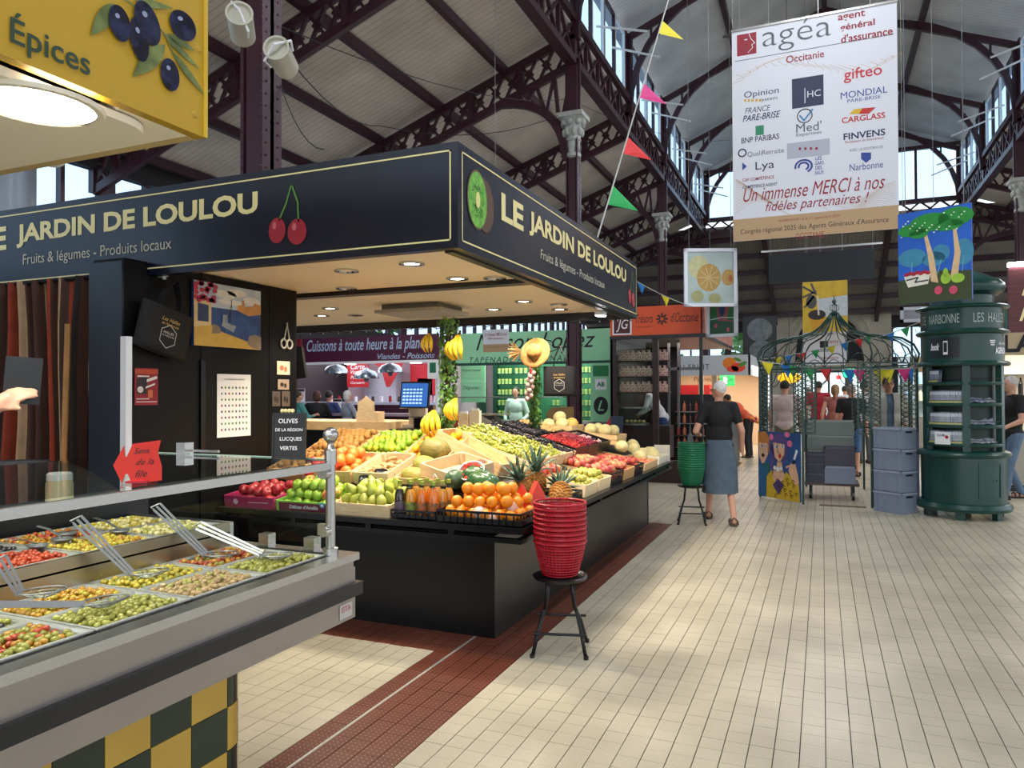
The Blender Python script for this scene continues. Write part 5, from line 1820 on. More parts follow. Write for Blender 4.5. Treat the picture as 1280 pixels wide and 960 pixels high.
# --- third row
T2 = (A1 + .08, 0, 0)
for (x0, x1, y0, y1, kind, r, lab, grp, clab, mt) in [
(-3.95, -3.48, 4.98, 5.42, ['kiwi'], .0245, 'brown kiwi in the third row', 'kiwis in the third row', 'wooden crate of kiwis in the third row', MC[2]),
(-3.46, -3.02, 4.98, 5.42, [('lime', 0), ('lime', 0), ('lime', 1)], .0255, 'green or yellowish lime in the third row crate', 'limes in the third row', 'wooden crate of limes in the third row', MC[0]),
(-3.0, -2.62, 4.98, 5.42, ['lemon'], .0275, 'yellow lemon in the third row crate', 'lemons in the third row', 'wooden crate of lemons in the third row', MC[0])]:
 c = crate('wooden_crate', clab, slot(x0, x1, y0, y1), x1 - x0, y1 - y0, .085, mt, T2, 1, lip=.06)
 fill(c, x1 - x0, y1 - y0, .02, r, kind, lab, grp, 2, seed=int(-x0 * 10))
card(493, 572, 4.96, 'white price card before the lemons', ('Citron',), .08, .04, '#cfc8ba', M_ink)
# left shadowed crates beyond the chalkboard
c = crate('wooden_crate', 'wooden crate of onions behind the green apples', slot(-3.95, -3.64, 4.5, 4.93), .30, .42, .09, MC[2], T1, 1)
fill(c, .30, .42, .0, .03, ['kiwi'], 'brown onion behind the apple boxes', 'onions behind the apples', 2, seed=32, name='onion', cat='onion')
for i, x in enumerate((-3.75, -3.5)):
 crate('red_carton', 'empty red carton tray behind the limes, ' + ('left one' if i == 0 else 'right one'), (x, 5.66, 1.1), .2, .15, .07, mat('carton_red', '#a02040', .6), (R(15), 0, .3 - i * .5), 1, solid=True)
# --- corner: open crate with cut melon basket, watermelons, pineapples
T3 = (0, A2, 0)
c = crate('wooden_crate', 'open light wooden crate holding the white basket of cut watermelon', (-2.42, 4.72, S1(4.72) + .02), .36, .38, .10, MC[1], (A1 * .6, A2 * .5, R(-25)), 1)
t = thing('cut_melon_basket', 'white paper basket of cut red watermelon pieces', 'basket', at(593, 594, Y=4.62))
t.rotation_euler = (R(38), R(4), 0)
t.location.z -= .05
t.scale = (1.2, 1.2, 1.2)
MB().lathe([(.05, 0), (.075, .09), (.08, .10), (.072, .10), (.045, .01), (0, .01)], 24).build('basket', mat('basket_white', '#ddd6c8', .7, bump=.5, bscale=60), t, smooth='auto')
mb = MB()
rr = random.Random(4)
for k in range(40):
 a, q = rr.uniform(0, 6.28), rr.random() ** .5 * .06
 mb.box((q * math.cos(a), q * math.sin(a), .088 + rr.uniform(0, .015)), (.022, .018, .016), (rr.random(), rr.random(), rr.random()))
tag(mb.build('fruit_pieces', mat('watermelon_flesh', '#e0402f', .35, var=.1), t), kind='stuff')
card(601, 582, 4.8, 'small printed wooden price tag above the cut watermelon basket', ('Pastèque',), .07, .035, '#9a6f5a', M_ink)
M_wm = mat('watermelon_rind', '#1f3d24', .25, hex2='#3f6b3a', scale=6, stretch=(1, 5, 5), coat=.4)
melon(594, 604, 4.58, (.11, .085, .08), .2, M_wm, 'dark green watermelon lying behind the oranges, rear one', 0, 'watermelon', 'watermelon')
melon(604, 612, 4.48, (.13, .09, .082), -.15, M_wm, 'large dark green watermelon directly behind the oranges', .08, 'watermelon', 'watermelon')
melon(568, 607, 4.50, (.07, .075, .07), .2, mat('watermelon_mottled', '#2c4a30', .3, hex2='#5c7a5a', scale=20), 'mottled small watermelon behind the juice bottles', 0, 'watermelon', 'watermelon')
def wslice(px, py, Y_, s, rz, label):
 t = thing('watermelon_slice', label, 'watermelon slice', at(px, py, Y=Y_), rz)
 tri = [(-.06 * s, 0), (.055 * s, .01), (.05 * s, .05), (.0, .125 * s), (-.03 * s, .08)]
 MB().prism([(-.055 * s, .012), (.05 * s, .02), (.045 * s, .05), (.0, .118 * s), (-.027 * s, .08)], .05).build('flesh', mat('watermelon_flesh', '#e0402f'), t)
 mb = MB()
 for (a, b) in (((-.055 * s, .012), (.05 * s, .02)),):
  mb.bar((a[0] - .006, .025, a[1] - .006), (b[0] + .004, .025, b[1] - .006), .054, .012, (0, 1, 0))
 mb.build('rind', mat('rind_pale', '#cfd6a4', .4), t)
wslice(650, 640, 4.34, 1.5, .05, 'red watermelon wedge standing beside the oranges, the larger one')
wslice(672, 628, 4.6, 1.2, .9, 'narrow red watermelon wedge just above the red baskets')
wr = thing('wrapped_melon_tray', 'film wrapped pink tray of cut melon beside the watermelon wedge', 'tray', at(634, 634, Y=4.45), .35)
MB().bb(-.09, .09, -.06, .06, 0, .012).build('tray', mat('pink_tray', '#c98a8a', .4), wr)
MB().bb(-.08, .08, -.05, .05, .012, .035).build('cut_fruit', mat('pink_fruit', '#cf6a62', .35, var=.2, scale=30), wr)
MB().bb(-.086, .086, -.056, .056, .012, .038).build('film', M_glass, wr)
M_pinb = mat('pineapple_skin', '#b57a2c', .6, hex2='#8d5a1e', scale=24)
M_pinl = mat('pineapple_leaf', '#44604a', .5, hex2='#7d927a', scale=10)
def pineapple(px, py, Y_, rot, label, s=1.0, dz=0):
 t = thing('pineapple', label, 'pineapple', at(px, py, Y=Y_) + Vector((0, 0, dz)))
 t.rotation_euler = rot
 t.scale = (s, s, s)
 prof = [(0, -.09), (.035, -.085), (.055, -.05), (.06, 0), (.054, .05), (.035, .085), (0, .09)]
 b = MB().lathe(prof, 18).build('body', M_pinb, t, smooth=True)
 mb = MB()
 for j in range(11):
  z = -.078 + j * .0156
  r = .06 * math.sqrt(max(.05, 1 - (z / .098) ** 2)) + .001
  n = 14
  for i in range(n):
   a = 2 * PI * (i + .5 * (j % 2)) / n
   mb.ell((r * math.cos(a), r * math.sin(a), z), (.0095, .0095, .008), 5, 4)
 tag(mb.build('eyes', M_pinb, b), kind='stuff')
 rr = random.Random(int(px))
 for j in range(26):
  a = j * 2.4
  u = j / 26
  L = .10 + .11 * u
  spread = (1 - u) * .95 + .1
  n = 4
  dirx, diry = math.cos(a), math.sin(a)
  vs = []
  for k in range(n + 1):
   q = k / n
   rad = .012 + L * q * math.sin(spread) * (.7 + .5 * q)
   z = .083 + L * q * math.cos(spread) * (1 - .15 * q)
   wd = .013 * (1 - q ** 1.5) + .0005
   for sgn in (-1, 1):
    vs.append((dirx * rad - diry * wd * sgn, diry * rad + dirx * wd * sgn, z + (.002 if sgn > 0 else 0)))
   vs.append((dirx * (rad - .003), diry * (rad - .003), z - .004))
  fs = []
  for k in range(n):
   for q in range(3):
    fs.append((k * 3 + q, k * 3 + (q + 1) % 3, k * 3 + 3 + (q + 1) % 3, k * 3 + 3 + q))
  MB().add(vs, fs).build('crown_leaf', M_pinl, t, smooth=True)
pineapple(655, 615, 4.95, (R(25), R(-10), 0), 'pineapple with spiky crown behind the watermelon wedge, leftmost of three', 1.2)
pineapple(668, 606, 5.1, (R(15), R(8), 0), 'upright pineapple in the middle of the three', 1.3)
pineapple(700, 618, 5.0, (R(-62), R(-38), R(0)), 'pineapple lying down with its crown to the left, rightmost of three', 1.25)
c = tray_black('black plastic tray under the pineapples at the counter corner', (-1.89, 4.96, .745), .42, .74, .06, (0, 0, 0))
# --- grapes
M_gr = mat('white_grape', '#929c30', .25, hex2='#b2b252', scale=18, coat=.3, sub=.1)
M_bg = mat('black_grape', '#1c1526', .35, var=.3, scale=20)
def bunch_mesh(m, seed):
 rr = random.Random(seed)
 mb = MB()
 for k in range(56):
  u = rr.random()
  a = rr.uniform(0, 6.28)
  q = (1 - u * .7) * .045 * rr.uniform(.3, 1)
  mb.ell((-.08 + .16 * u, q * math.cos(a), q * math.sin(a) * .7), .0125, 7, 5)
 me = mb.mesh('grape_bunch', m, True)
 return me
gb = [bunch_mesh(M_gr, k) for k in range(3)]
bb2 = [bunch_mesh(M_bg, k + 5) for k in range(2)]
stalkm = MB().tube([(-.12, 0, .03), (-.08, .0, .012), (.04, 0, 0)], .0025, 5).mesh('stalk', M_stalk)
def grapes(c, w_, d_, meshes, label, group, nx, ny, z0, seed):
 P_ = placer(c)
 rr = random.Random(seed)
 for i in range(nx):
  for j in range(ny):
   for lay in range(2):
    p = P_((-w_ / 2 + w_ * (i + .5) / nx + rr.uniform(-.02, .02), -d_ / 2 + d_ * (j + .5) / ny + rr.uniform(-.02, .02), z0 + lay * .04))
    o = link('grape_bunch', rr.choice(meshes), None, p, (rr.uniform(0, 6), rr.uniform(-.3, .3) + A2, rr.uniform(-.6, .6)))
    tag(o, label, 'grapes', group)
    link('stalk', stalkm, o)
def s2c(x0, x1, y0, y1): return ((x0 + x1) / 2, (y0 + y1) / 2, S2((x0 + x1) / 2) + .014)
for i, (y0, y1) in enumerate(((5.42, 5.86), (5.88, 6.28))):
 c = crate('wooden_crate', 'long sloping wooden crate of white grapes, ' + ['nearer of the two', 'farther of the two'][i], s2c(-2.98, -2.14, y0, y1), .84, y1 - y0, .10, MC[1], T3, 1)
 grapes(c, .8, y1 - y0 - .06, gb, 'bunch of white grapes in the sloping crates', 'white grape bunches', 6, 3, .055, i + 1)
c = crate('wooden_crate', 'empty upturned light wooden crate leaning between lemons and grapes', (-2.50, 5.16, 1.04), .62, .26, .10, MC[0], (0, A2 + .12, R(-6)), 1)
c = crate('wooden_crate', 'wooden crate of black grapes next to the white grapes', s2c(-2.98, -2.14, 6.3, 6.58), .84, .28, .10, MC[1], T3, 1)
grapes(c, .8, .22, bb2, 'bunch of black grapes in the long wooden crate', 'black grape bunches', 6, 2, .05, 9)
# --- berry trays (2 x 3), each full of berries
def punnets(c, w_, d_, m, name, label, seed, r=.011):
 rr = random.Random(seed)
 mb = MB()
 for k in range(int(w_ * d_ * 3400)):
  mb.ell((rr.uniform(-w_ / 2 + .02, w_ / 2 - .02), rr.uniform(-d_ / 2 + .02, d_ / 2 - .02), .078 + rr.uniform(0, .024)), (r, r, r * 1.1), 6, 4)
 o = mb.build(name, m, None, c.location, c.rotation_euler, smooth=True)
 tag(o, label, name, None, 'stuff')
specs = [
(-2.98, -2.57, 6.62, 7.05, mat('blackberry', '#191421', .5, var=.3), 'blackberries', 'upper left black tray of blackberries'),
(-2.98, -2.57, 7.08, 7.5, mat('paper_straw', '#b8935c', .8, var=.2, scale=30), 'straw', 'upper right black tray with straw lining'),
(-2.55, -2.16, 6.62, 7.02, mat('strawberry', '#b3201e', .35, var=.2), 'strawberries', 'lower black tray of strawberries'),
(-2.55, -2.16, 7.04, 7.42, mat('raspberry', '#8f1f34', .5, var=.25), 'raspberries', 'lower black tray of raspberries'),
(-2.55, -2.16, 7.44, 7.84, mat('fig_skin', '#3a2237'), 'figs', 'lower black tray of figs')]
for i, (x0, x1, y0, y1, m, nm, lb) in enumerate(specs):
 c = crate('black_carton', lb, (( x0 + x1) / 2, (y0 + y1) / 2, S2((x0 + x1) / 2) + .03), x1 - x0, y1 - y0, .10, M_black, T3, 1, solid=True)
 if nm == 'figs':
  P_ = placer(c)
  rr = random.Random(3)
  for k in range(30):
   o = link('garlic_bulb' if k % 3 else 'fig', MATS and (fmesh('fig') if k % 3 == 0 else FRU.setdefault('garlic', MB().lathe([(0, -.02), (.02, -.015), (.024, 0), (.014, .016), (.004, .03), (0, .032)], 10).mesh('garlic_bulb', mat('garlic', '#b98a8a', .6, hex2='#dcc8bc', scale=14), True))), None, P_((-.15 + .06 * (k % 6), -.15 + .075 * (k // 6), .05 + .01 * rr.random())), (rr.random(), rr.random(), rr.random() * 6))
   tag(o, 'dark fig among pink garlic in the last black tray' if k % 3 == 0 else 'pink garlic bulb in the last black tray', 'fig' if k % 3 == 0 else 'garlic', 'figs in the last tray' if k % 3 == 0 else 'garlic in the last tray')
 else:
  punnets(c, x1 - x0, y1 - y0, m, nm, 'heap of %s in the %s' % (nm, lb.split(' of ')[0].split(' with ')[0]), i)
  if nm in ('strawberries', 'raspberries', 'blackberries'):
   for s in (-.06, .06):
    MB().bb(-.19, .19, s - .004, s + .004, .03, .085).build('divider', mat('wood_strip', '#b08a58', .6), c)
# --- small crates along the right edge
T4 = (0, R(8), 0)
def e2(x0, x1, y0, y1, up=0): return ((x0 + x1) / 2, (y0 + y1) / 2, .755 + up)
c = crate('wooden_crate', 'small wooden crate of greengages nearest the pineapples', e2(-1.99, -1.68, 5.40, 5.72), .31, .32, .10, MC[1], T4, 1)
fill(c, .3, .3, .02, .022, ['plum'], 'greenish plum in the small crate nearest the pineapples', 'greengages', 3, seed=40)
c = crate('wooden_crate', 'second small wooden crate of pale plums on the right edge', e2(-1.99, -1.68, 5.76, 6.12), .31, .36, .10, MC[1], T4, 1)
fill(c, .3, .34, .02, .022, ['plum'], 'pale plum in the second small crate', 'pale plums', 3, seed=41)
PK = [('peach', 0), ('peach', 1), ('peach', 2)]
c = tray_black('black plastic crate of red peaches on the right edge', e2(-1.99, -1.68, 6.16, 6.54), .31, .38, .11, T4, name='plastic_crate')
fill(c, .31, .38, .02, .033, [('peach', 2), ('peach', 0)], 'red peach in the black edge crate', 'peaches in the black edge crate', 2, seed=42)
c = crate('wooden_crate', 'wooden crate of flat peaches on the right edge beyond the black crate', e2(-1.99, -1.68, 6.58, 6.98), .31, .40, .10, MC[2], T4, 1)
fill(c, .31, .4, .02, .033, PK, 'blushing peach in the fourth edge crate', 'peaches in the fourth edge crate', 2, seed=43)
c = tray_black('black plastic crate of nectarines on the right edge near the melons', e2(-1.99, -1.68, 7.02, 7.36), .31, .34, .10, T4, name='plastic_crate')
fill(c, .31, .34, .02, .033, [('peach', 2)], 'dark red nectarine in the far black crate', 'nectarines in the far black crate', 2, seed=44)
c = crate('wooden_crate', 'wooden crate of peaches just behind the greengages', (-2.2, 5.68, .80), .36, .60, .10, MC[1], (0, R(10), 0), 1)
fill(c, .36, .6, .02, .034, PK, 'peach heaped behind the greengages', 'peaches behind the greengages', 2, seed=45, heap=.02)
c = crate('wooden_crate', 'long wooden crate of heaped pink peaches in the middle of the right side', (-2.1, 6.6, .80), .30, .72, .09, MC[0], (0, R(10), 0), 1)
fill(c, .3, .72, .01, .034, PK, 'pink peach heaped in the long crate', 'peaches in the long crate', 2, seed=46, heap=.02)
c = crate('wooden_crate', 'wooden crate of peaches below the berry trays at the far side', (-2.07, 7.35, .80), .30, .66, .09, MC[2], (0, R(10), 0), 1)
fill(c, .3, .66, .01, .034, [('peach', 2), ('peach', 0)], 'red peach below the fig tray', 'peaches below the fig tray', 1, seed=47, heap=.02)
# melons
def canta(seed):
 mb = MB()
 n, m = 30, 12
 vs, fs = [], []
 for i in range(m + 1):
  a = -PI / 2 + PI * i / m
  for j in range(n):
   t_ = 2 * PI * j / n
   r = .075 * (1 - .05 * (j % 3 == 0))
   vs.append((r * math.cos(a) * math.cos(t_), r * math.cos(a) * math.sin(t_), .068 * math.sin(a)))
 for i in range(m):
  for j in range(n):
   fs.append((i * n + j, i * n + (j + 1) % n, (i + 1) * n + (j + 1) % n, (i + 1) * n + j))
 return mb.add(vs, fs).mesh('melon', [mat('cantaloupe', '#c9b878', .6, hex2='#dccf98', scale=20), mat('cantaloupe_o', '#d79a3c', .6, hex2='#d9b060', scale=8)][seed], True)
cm, cmo = canta(0), canta(1)
def mel(c, pts, label, grp, me=None):
 P_ = placer(c)
 rr = random.Random(len(pts))
 for i, p in enumerate(pts):
  tag(link('melon', me or cm, None, P_(p), (rr.uniform(-.8, .8), rr.uniform(-.8, .8), rr.uniform(0, 6))), label, 'melon', grp)
c = crate('wooden_crate', 'raised wooden crate of ribbed melons behind the berry trays, left one', (-2.72, 7.85, 1.06), .40, .44, .12, MC[0], (0, 0, 0), 2)
mel(c, [(-.1, -.12, .12), (.06, -.12, .13), (-.08, .08, .12), (-.02, .03, .2)], 'ribbed yellow melon in the left raised crate', 'melons in the left raised crate')
tag(link('melon', cmo, None, (-2.58, 7.83, 1.19), (.4, .2, 0)), 'orange tinted ribbed melon at the right of the left raised crate', 'melon')
c = crate('wooden_crate', 'wooden crate of large ribbed melons on the far slope, right one', (-2.3, 8.1, .98), .42, .42, .11, MC[0], (0, R(6), 0), 2)
mel(c, [(-.12, -.12, .13), (.05, -.12, .14), (-.1, .08, .13), (.08, .09, .13)], 'large ribbed melon in the far right crate', 'melons in the far right crate')
t = thing('garnish', 'x', 'x'); bpy.data.objects.remove(t)
for i, (x, y, z) in enumerate([(-2.02, 7.86, .95), (-1.98, 8.25, .90), (-1.86, 8.05, .83), (-2.05, 8.5, .92)]):
 tag(link('melon', cm, None, (x, y, z), (i, .3 * i, 0)), ['ribbed melon lying loose beside the peaches', 'loose ribbed melon behind the white melon crate', 'loose ribbed melon at the front of the far end', 'loose ribbed melon at the very far end'][i], 'melon')
c = crate('wooden_crate', 'pale crate of small melons at the far end of the counter', e2(-1.98, -1.68, 8.14, 8.6), .3, .44, .09, mat('pale_crate', '#e4dfc8', .6), T4, 1)
mel(c, [(-.06, -.12, .08), (.06, -.1, .08), (0, .06, .09), (-.05, .14, .08)], 'pale ribbed melon in the far end crate', 'melons in the far end crate')
c = crate('wooden_crate', 'low crate on the right edge between nectarines and pale melons', e2(-1.98, -1.68, 7.42, 8.08), .3, .62, .08, MC[0], T4, 1)
fill(c, .3, .62, .0, .034, PK, 'peach in the low crate near the pale melons', 'peaches in the low far crate', 1, seed=51)
ps = thing('card_sign', 'blank looking white cardboard sign standing at the far end of the counter', 'sign', at(827, 578, Y=8.62), .2)
MB().bb(-.09, .09, 0, .006, 0, .20).build('card', mat('card_white', '#cdc3b4', .7), ps)
MB().bb(-.02, .05, -.003, 0, .02, .09).build('printed_block', M_ink, ps)
tom = tag(link('pomegranate', fmesh('peach', 2), None, at(704, 548, Y=7.1), (0, 0, 0), 1.3), 'red pomegranate lying on the edge of the straw lined tray', 'pomegranate')
bs = thing('brown_board', 'leaning brown cardboard sign behind the melons', 'board', (-2.95, 8.5, 1.1), .1)
MB().prism([(-.16, -.1), (.16, -.1), (.17, .27), (-.1, .26), (-.17, .2)], .012).build('board', mat('cardboard', '#8a7046', .8, var=.15, scale=6), bs)
# ---- banana and ivy towers
M_ivy = mat('ivy_leaf', '#2f5a22', .45, hex2='#5c8a30', scale=9)
M_ban = mat('banana_skin', '#ecc92f', .45, hex2='#dfb526', scale=10)
def banana_bunch(loc, rz, n, label, s=1.0, dr=0):
 t = thing('banana_bunch', label, 'bananas', loc, rz)
 t.scale = (s, s, s)
 MB().tube([(0, 0, .03), (0, 0, 0)], .009, 7).build('crown', M_stem, t)
 for k in range(n):
  a = (k - (n - 1) / 2) * .42
  pts, rs = [], []
  for q in range(8):
   u = q / 7
   out = .015 + .075 * math.sin(PI * u * .9)
   pts.append((math.sin(a) * (out + .02 * u), -math.cos(a) * out, -.005 - .175 * u))
   rs.append([.006, .009, .0165, .018, .018, .016, .01, .004][q])
  MB().tube(pts, rs, 7).build('banana', M_ban, t, smooth=True)
def ivy_pole(base, h, label, name='ivy_tower', rr_=1, rad=.075):
 t = thing(name, label, 'plant tower', base)
 MB().cyl((0, 0, 0), (0, 0, h), .02, 8).build('pole', M_stem, t)
 MB().lathe([(.06, 0), (.07, .005), (.05, .10), (0, .10)], 12).build('pot', M_black, t)
 rr = random.Random(rr_)
 leafs = 0
 mb = MB()
 for k in range(620):
  z = .06 + (h - .02) * rr.random()
  a = rr.uniform(0, 6.28)
  r = rad * rr.uniform(.5, 1.15) * (1.15 if z > h * .75 else 1)
  c = Vector((r * math.cos(a), r * math.sin(a), z))
  n = Vector((math.cos(a), math.sin(a), rr.uniform(-.5, .8))).normalized()
  u = n.cross(Vector((0, 0, 1))).normalized()
  v = n.cross(u)
  s = rr.uniform(.014, .026)
  th = rr.uniform(-.6, .6)
  u, v = u * math.cos(th) + v * math.sin(th), v * math.cos(th) - u * math.sin(th)
  pts = [c + v * s * 1.1, c + u * s * .7 + v * s * .2 - n * .004, c + u * s * .9 - v * s * .5, c - v * s * .45 + n * .004, c - u * s * .9 - v * s * .5, c - u * s * .7 + v * s * .2 - n * .004]
  if leafs < 0: pass
  mb.add(pts, [(0, 1, 2, 3), (0, 3, 4, 5)])
 tag(mb.build('ivy_leaves', M_ivy, t), kind='stuff')
 return t
tw = Vector((-2.86, 5.42, 1.12))
ivy_pole(tw, .98, 'ivy wrapped pole hung with banana bunches in the middle of the fruit counter')
banana_bunch(at(537, 416, Y=5.36), .2, 3, 'small banana bunch at the upper left of the ivy pole', .9)
banana_bunch(at(575, 418, Y=5.3), -.4, 5, 'large banana bunch at the upper right of the ivy pole', 1.15)
banana_bunch(at(571, 497, Y=5.3), -.3, 4, 'banana bunch half way up the ivy pole on its right', 1.0)
banana_bunch(at(543, 512, Y=5.25), .1, 4, 'banana bunch standing on the topmost long melon', 1.15)
ag = thing('dried_aubergine', 'dark aubergine hanging at the top of the banana pole', 'aubergine', at(565, 424, Y=5.25))
MB().ell((0, 0, 0), (.028, .028, .05), 12, 8).build('body', mat('aubergine', '#1a1418', .3), ag, smooth=True)
MB().ell((0, 0, .052), (.016, .016, .01), 8, 5).build('calyx', M_stalk, ag, smooth=True)
lm_ = thing('hanging_lemon', 'small orange fruit tied below the aubergine on the banana pole', 'fruit', at(559, 440, Y=5.3))
MB().ell((0, 0, 0), (.02, .016, .016), 10, 7).build('body', mat('apricot', '#c98a55', .6), lm_, smooth=True)
top = thing('herb_sprig', 'leafy green sprig crowning the banana pole', 'herb', tw + Vector((0, 0, .98)))
rr = random.Random(9)
for k in range(14):
 a, L = rr.uniform(0, 6.28), rr.uniform(.06, .12)
 d = Vector((math.cos(a) * .7, math.sin(a) * .7, 1)).normalized()
 s = Vector((-math.sin(a), math.cos(a), 0))
 MB().add([Vector((0, 0, 0)), d * L * .5 + s * .018, d * L, d * L * .5 - s * .018], [(0, 1, 2, 3)]).build('leaf', mat('sprig_leaf', '#8fae3c', .5), top)
t2 = Vector((-2.66, 6.9, 1.12))
ivy_pole(t2, .92, 'slimmer ivy wrapped pole carrying the straw hat, garlic and black bag', rr_=4, rad=.06)
hat = thing('straw_hat', 'woven straw hat hung on top of the second ivy pole', 'hat', at(669, 441, Y=6.72))
hat.rotation_euler = (R(68), R(18), R(-10))
MB().lathe([(.0, .09), (.04, .088), (.066, .075), (.075, .02), (.08, 0), (.125, -.012), (.155, -.004), (.157, .004), (.125, -.004), (.083, .008)], 28, cap=False).build('hat_body', mat('straw', '#b0803f', .85, hex2='#8c602c', scale=30, stretch=(1, 1, 6), bump=.3), hat, smooth=True)
MB().lathe([(.0768, .02), (.078, .035), (.074, .05)], 28, cap=False).build('hat_band', mat('straw_band', '#8f6630', .8), hat)
dr_ = thing('dried_bouquet', 'dried beige flower bunch beside the straw hat', 'dried flowers', at(652, 446, Y=6.75))
for k in range(30):
 a, b = rr.uniform(-.9, .9), rr.uniform(-.5, .5)
 MB().cyl((0, 0, .05), (-.09 - .04 * math.cos(a * 2), b * .12, .05 + a * .11), .003, 4, .006).build('dried_stem', mat('dried', '#b48a58', .9), dr_)
gs = thing('garlic_string', 'plaited string of pale garlic bulbs hanging from the straw hat', 'garlic', at(664, 462, Y=6.7))
for k in range(16):
 MB().lathe([(0, -.022), (.02, -.016), (.025, 0), (.014, .016), (0, .024)], 10).build('bulb', mat('garlic_white', '#d6bda4', .6, hex2='#c7a1a0', scale=20), gs, (.024 * math.cos(k * 2.4) - .0 - k * .002, .024 * math.sin(k * 2.4), -.03 - .017 * k), (rr.random(), rr.random(), 0), smooth=True)
MB().cyl((0, 0, .03), (0, 0, -.3), .006, 6).build('string', M_stem, gs)
MB().tube([(0, -.02, .04), (.005, -.025, -.02), (0, -.02, -.05)], .012, 7).build('red_pepper', mat('chilli', '#b02030', .3), gs, smooth=True)
bp = at(700, 458, Y=6.75)
bg2 = tote('upright black cotton shopping bag with gold lettering hung on the second ivy pole', (bp.x, bp.y, bp.z), (0, 0, R(10)), .32, .29)
MB().cyl((0, .06, 0), (0, .0, 0), .01, 8).build('hook', M_steel, thing('bag_hook', 'steel hook holding the upright black bag', 'hook', (bp.x, bp.y, bp.z + .19)))
wb = thing('small_black_bag', 'dark cloth bag hanging at the right edge of the black partition', 'bag', at(374, 432, Y=4.93))
MB().prism([(-.03, 0), (.02, 0), (.06, -.22), (.07, -.26), (-.05, -.27), (-.06, -.05)], .03).build('cloth', M_cloth, wb)
MB().tube([(-.03, .015, 0), (0, .015, .1), (.02, .015, 0)], .004, 6).build('handle', M_cloth, wb)
# ---- till, scales and boxes inside the stall
ct = thing('back_counter', 'dark staff counter with light wooden top inside the fruit stall', 'counter', (-4.2, 6.6, 0))
wp(MB().bb(-5.4, -3.05, 6.35, 6.9, 0, 1.16), 'cabinet', M_black, ct)
wp(MB().bb(-5.45, -4.0, 6.3, 6.92, 1.16, 1.25), 'wooden_top', MC[0], ct)
wp(MB().bb(-4.0, -3.0, 6.3, 6.92, 1.16, 1.18), 'dark_top', M_black, ct)
tl = thing('till_screen', 'touch screen till with blue display inside the fruit stall', 'till', (-3.78, 6.45, 1.19), .15)
MB().bb(-.13, .13, -.02, .16, 0, .03).bb(-.09, .09, .05, .12, .03, .26).build('stand', mat('till_beige', '#b9a890', .5), tl)
sc_ = MB().box((0, 0, .33), (.31, .03, .27), (R(-12), 0, 0)).build('screen_housing', M_black, tl)
MB().box((0, -.018, .33), (.28, .002, .24), (R(-12), 0, 0)).build('display', mat('screen_blue', '#1a2f55', .2, emit='#2f5fa8', estr=1.1, var=.2, scale=20), sc_)
mb = MB()
for i in range(6):
 for j in range(5):
  mb.box((-.11 + i * .036, -.0195 - (.42 - .27) * .0, .25 + j * .034), (.026, .002, .018), (R(-12), 0, 0))
  for q in range(8):
   v = mb.v[-1 - q]; mb.v[-1 - q] = (v[0], v[1] + (v[2] - .33) * .2126, v[2])
tag(mb.build('screen_icons', mat('icon_blue', '#8fb7e8', .3, emit='#8fb7e8', estr=1.0), sc_), kind='stuff')
pr_ = thing('receipt_box', 'black scale with steel pan beside the till', 'scale', (-3.45, 6.42, 1.19))
MB().bb(-.3, .06, -.05, .1, 0, .10).build('body', M_black, pr_)
MB().bb(-.34, .12, -.12, .16, .11, .12).build('pan', M_steel, pr_)
sb = thing('wooden_box', 'row of light wooden gift boxes on the staff counter', 'box', (-4.3, 6.35, 1.25))
MB().bb(-.12, .12, 0, .16, 0, .10).build('body', MC[1], sb)
MB().prism([(-.1, .1), (.1, .1), (.1, .2), (.05, .22), (0, .26), (-.05, .22), (-.1, .2)], .01).build('back_board', MC[1], sb)
for i, x in enumerate((-3.3, -3.18, -3.06)):
 s = thing('paper_stand', ['red and white leaflet holder beside the scale', 'cream leaflet box in the middle beside the scale', 'cream leaflet box nearest the banana pole'][i], 'leaflets', (x, 6.33, 1.18))
 MB().bb(-.05, .05, 0, .05, 0, .13 + .03 * i).build('holder', [mat('red_carton', '#b02434', .5), MC[1], mat('cream_paper', '#d9c9ac', .6)][i], s)
 MB().bb(-.04, .04, .005, .02, .13 + .03 * i, .15 + .03 * i).build('leaflets', M_white, s)
scl = thing('weighing_scale', 'steel weighing scale with little blue display behind the grapes', 'scale', (-2.95, 6.75, 1.12), -.2)
scl.location = at(612, 540, Y=7.2)
MB().prism([(-.22, 0), (.2, 0), (.2, .10), (.02, .11), (-.1, .17), (-.13, .17)], .25).build('body', mat('scale_grey', '#8d8880', .4, metal=.4), scl)
MB().bb(.09, .16, -.004, 0, .04, .085).build('display', mat('lcd', '#3a6fb8', .3, emit='#4f8fe0', estr=1.2), scl)
MB().bb(-.24, .1, .0, .26, .18, .195).build('pan', M_steel, scl)
MB().lathe([(.03, 0), (.035, .05), (.0, .05)], 12).build('knob', M_black, scl, (-.16, -.06, 0))
# ======== STALLS BEHIND THE FRUIT STALL
def xz(px, py, Y_):
 v = at(px, py, Y=Y_); return v.x, v.z
def emit_light(loc, sx, sy_, e, col=(1, 1, 1)):
 area_light('stall_light', loc, sx, e, col, sizey=sy_)
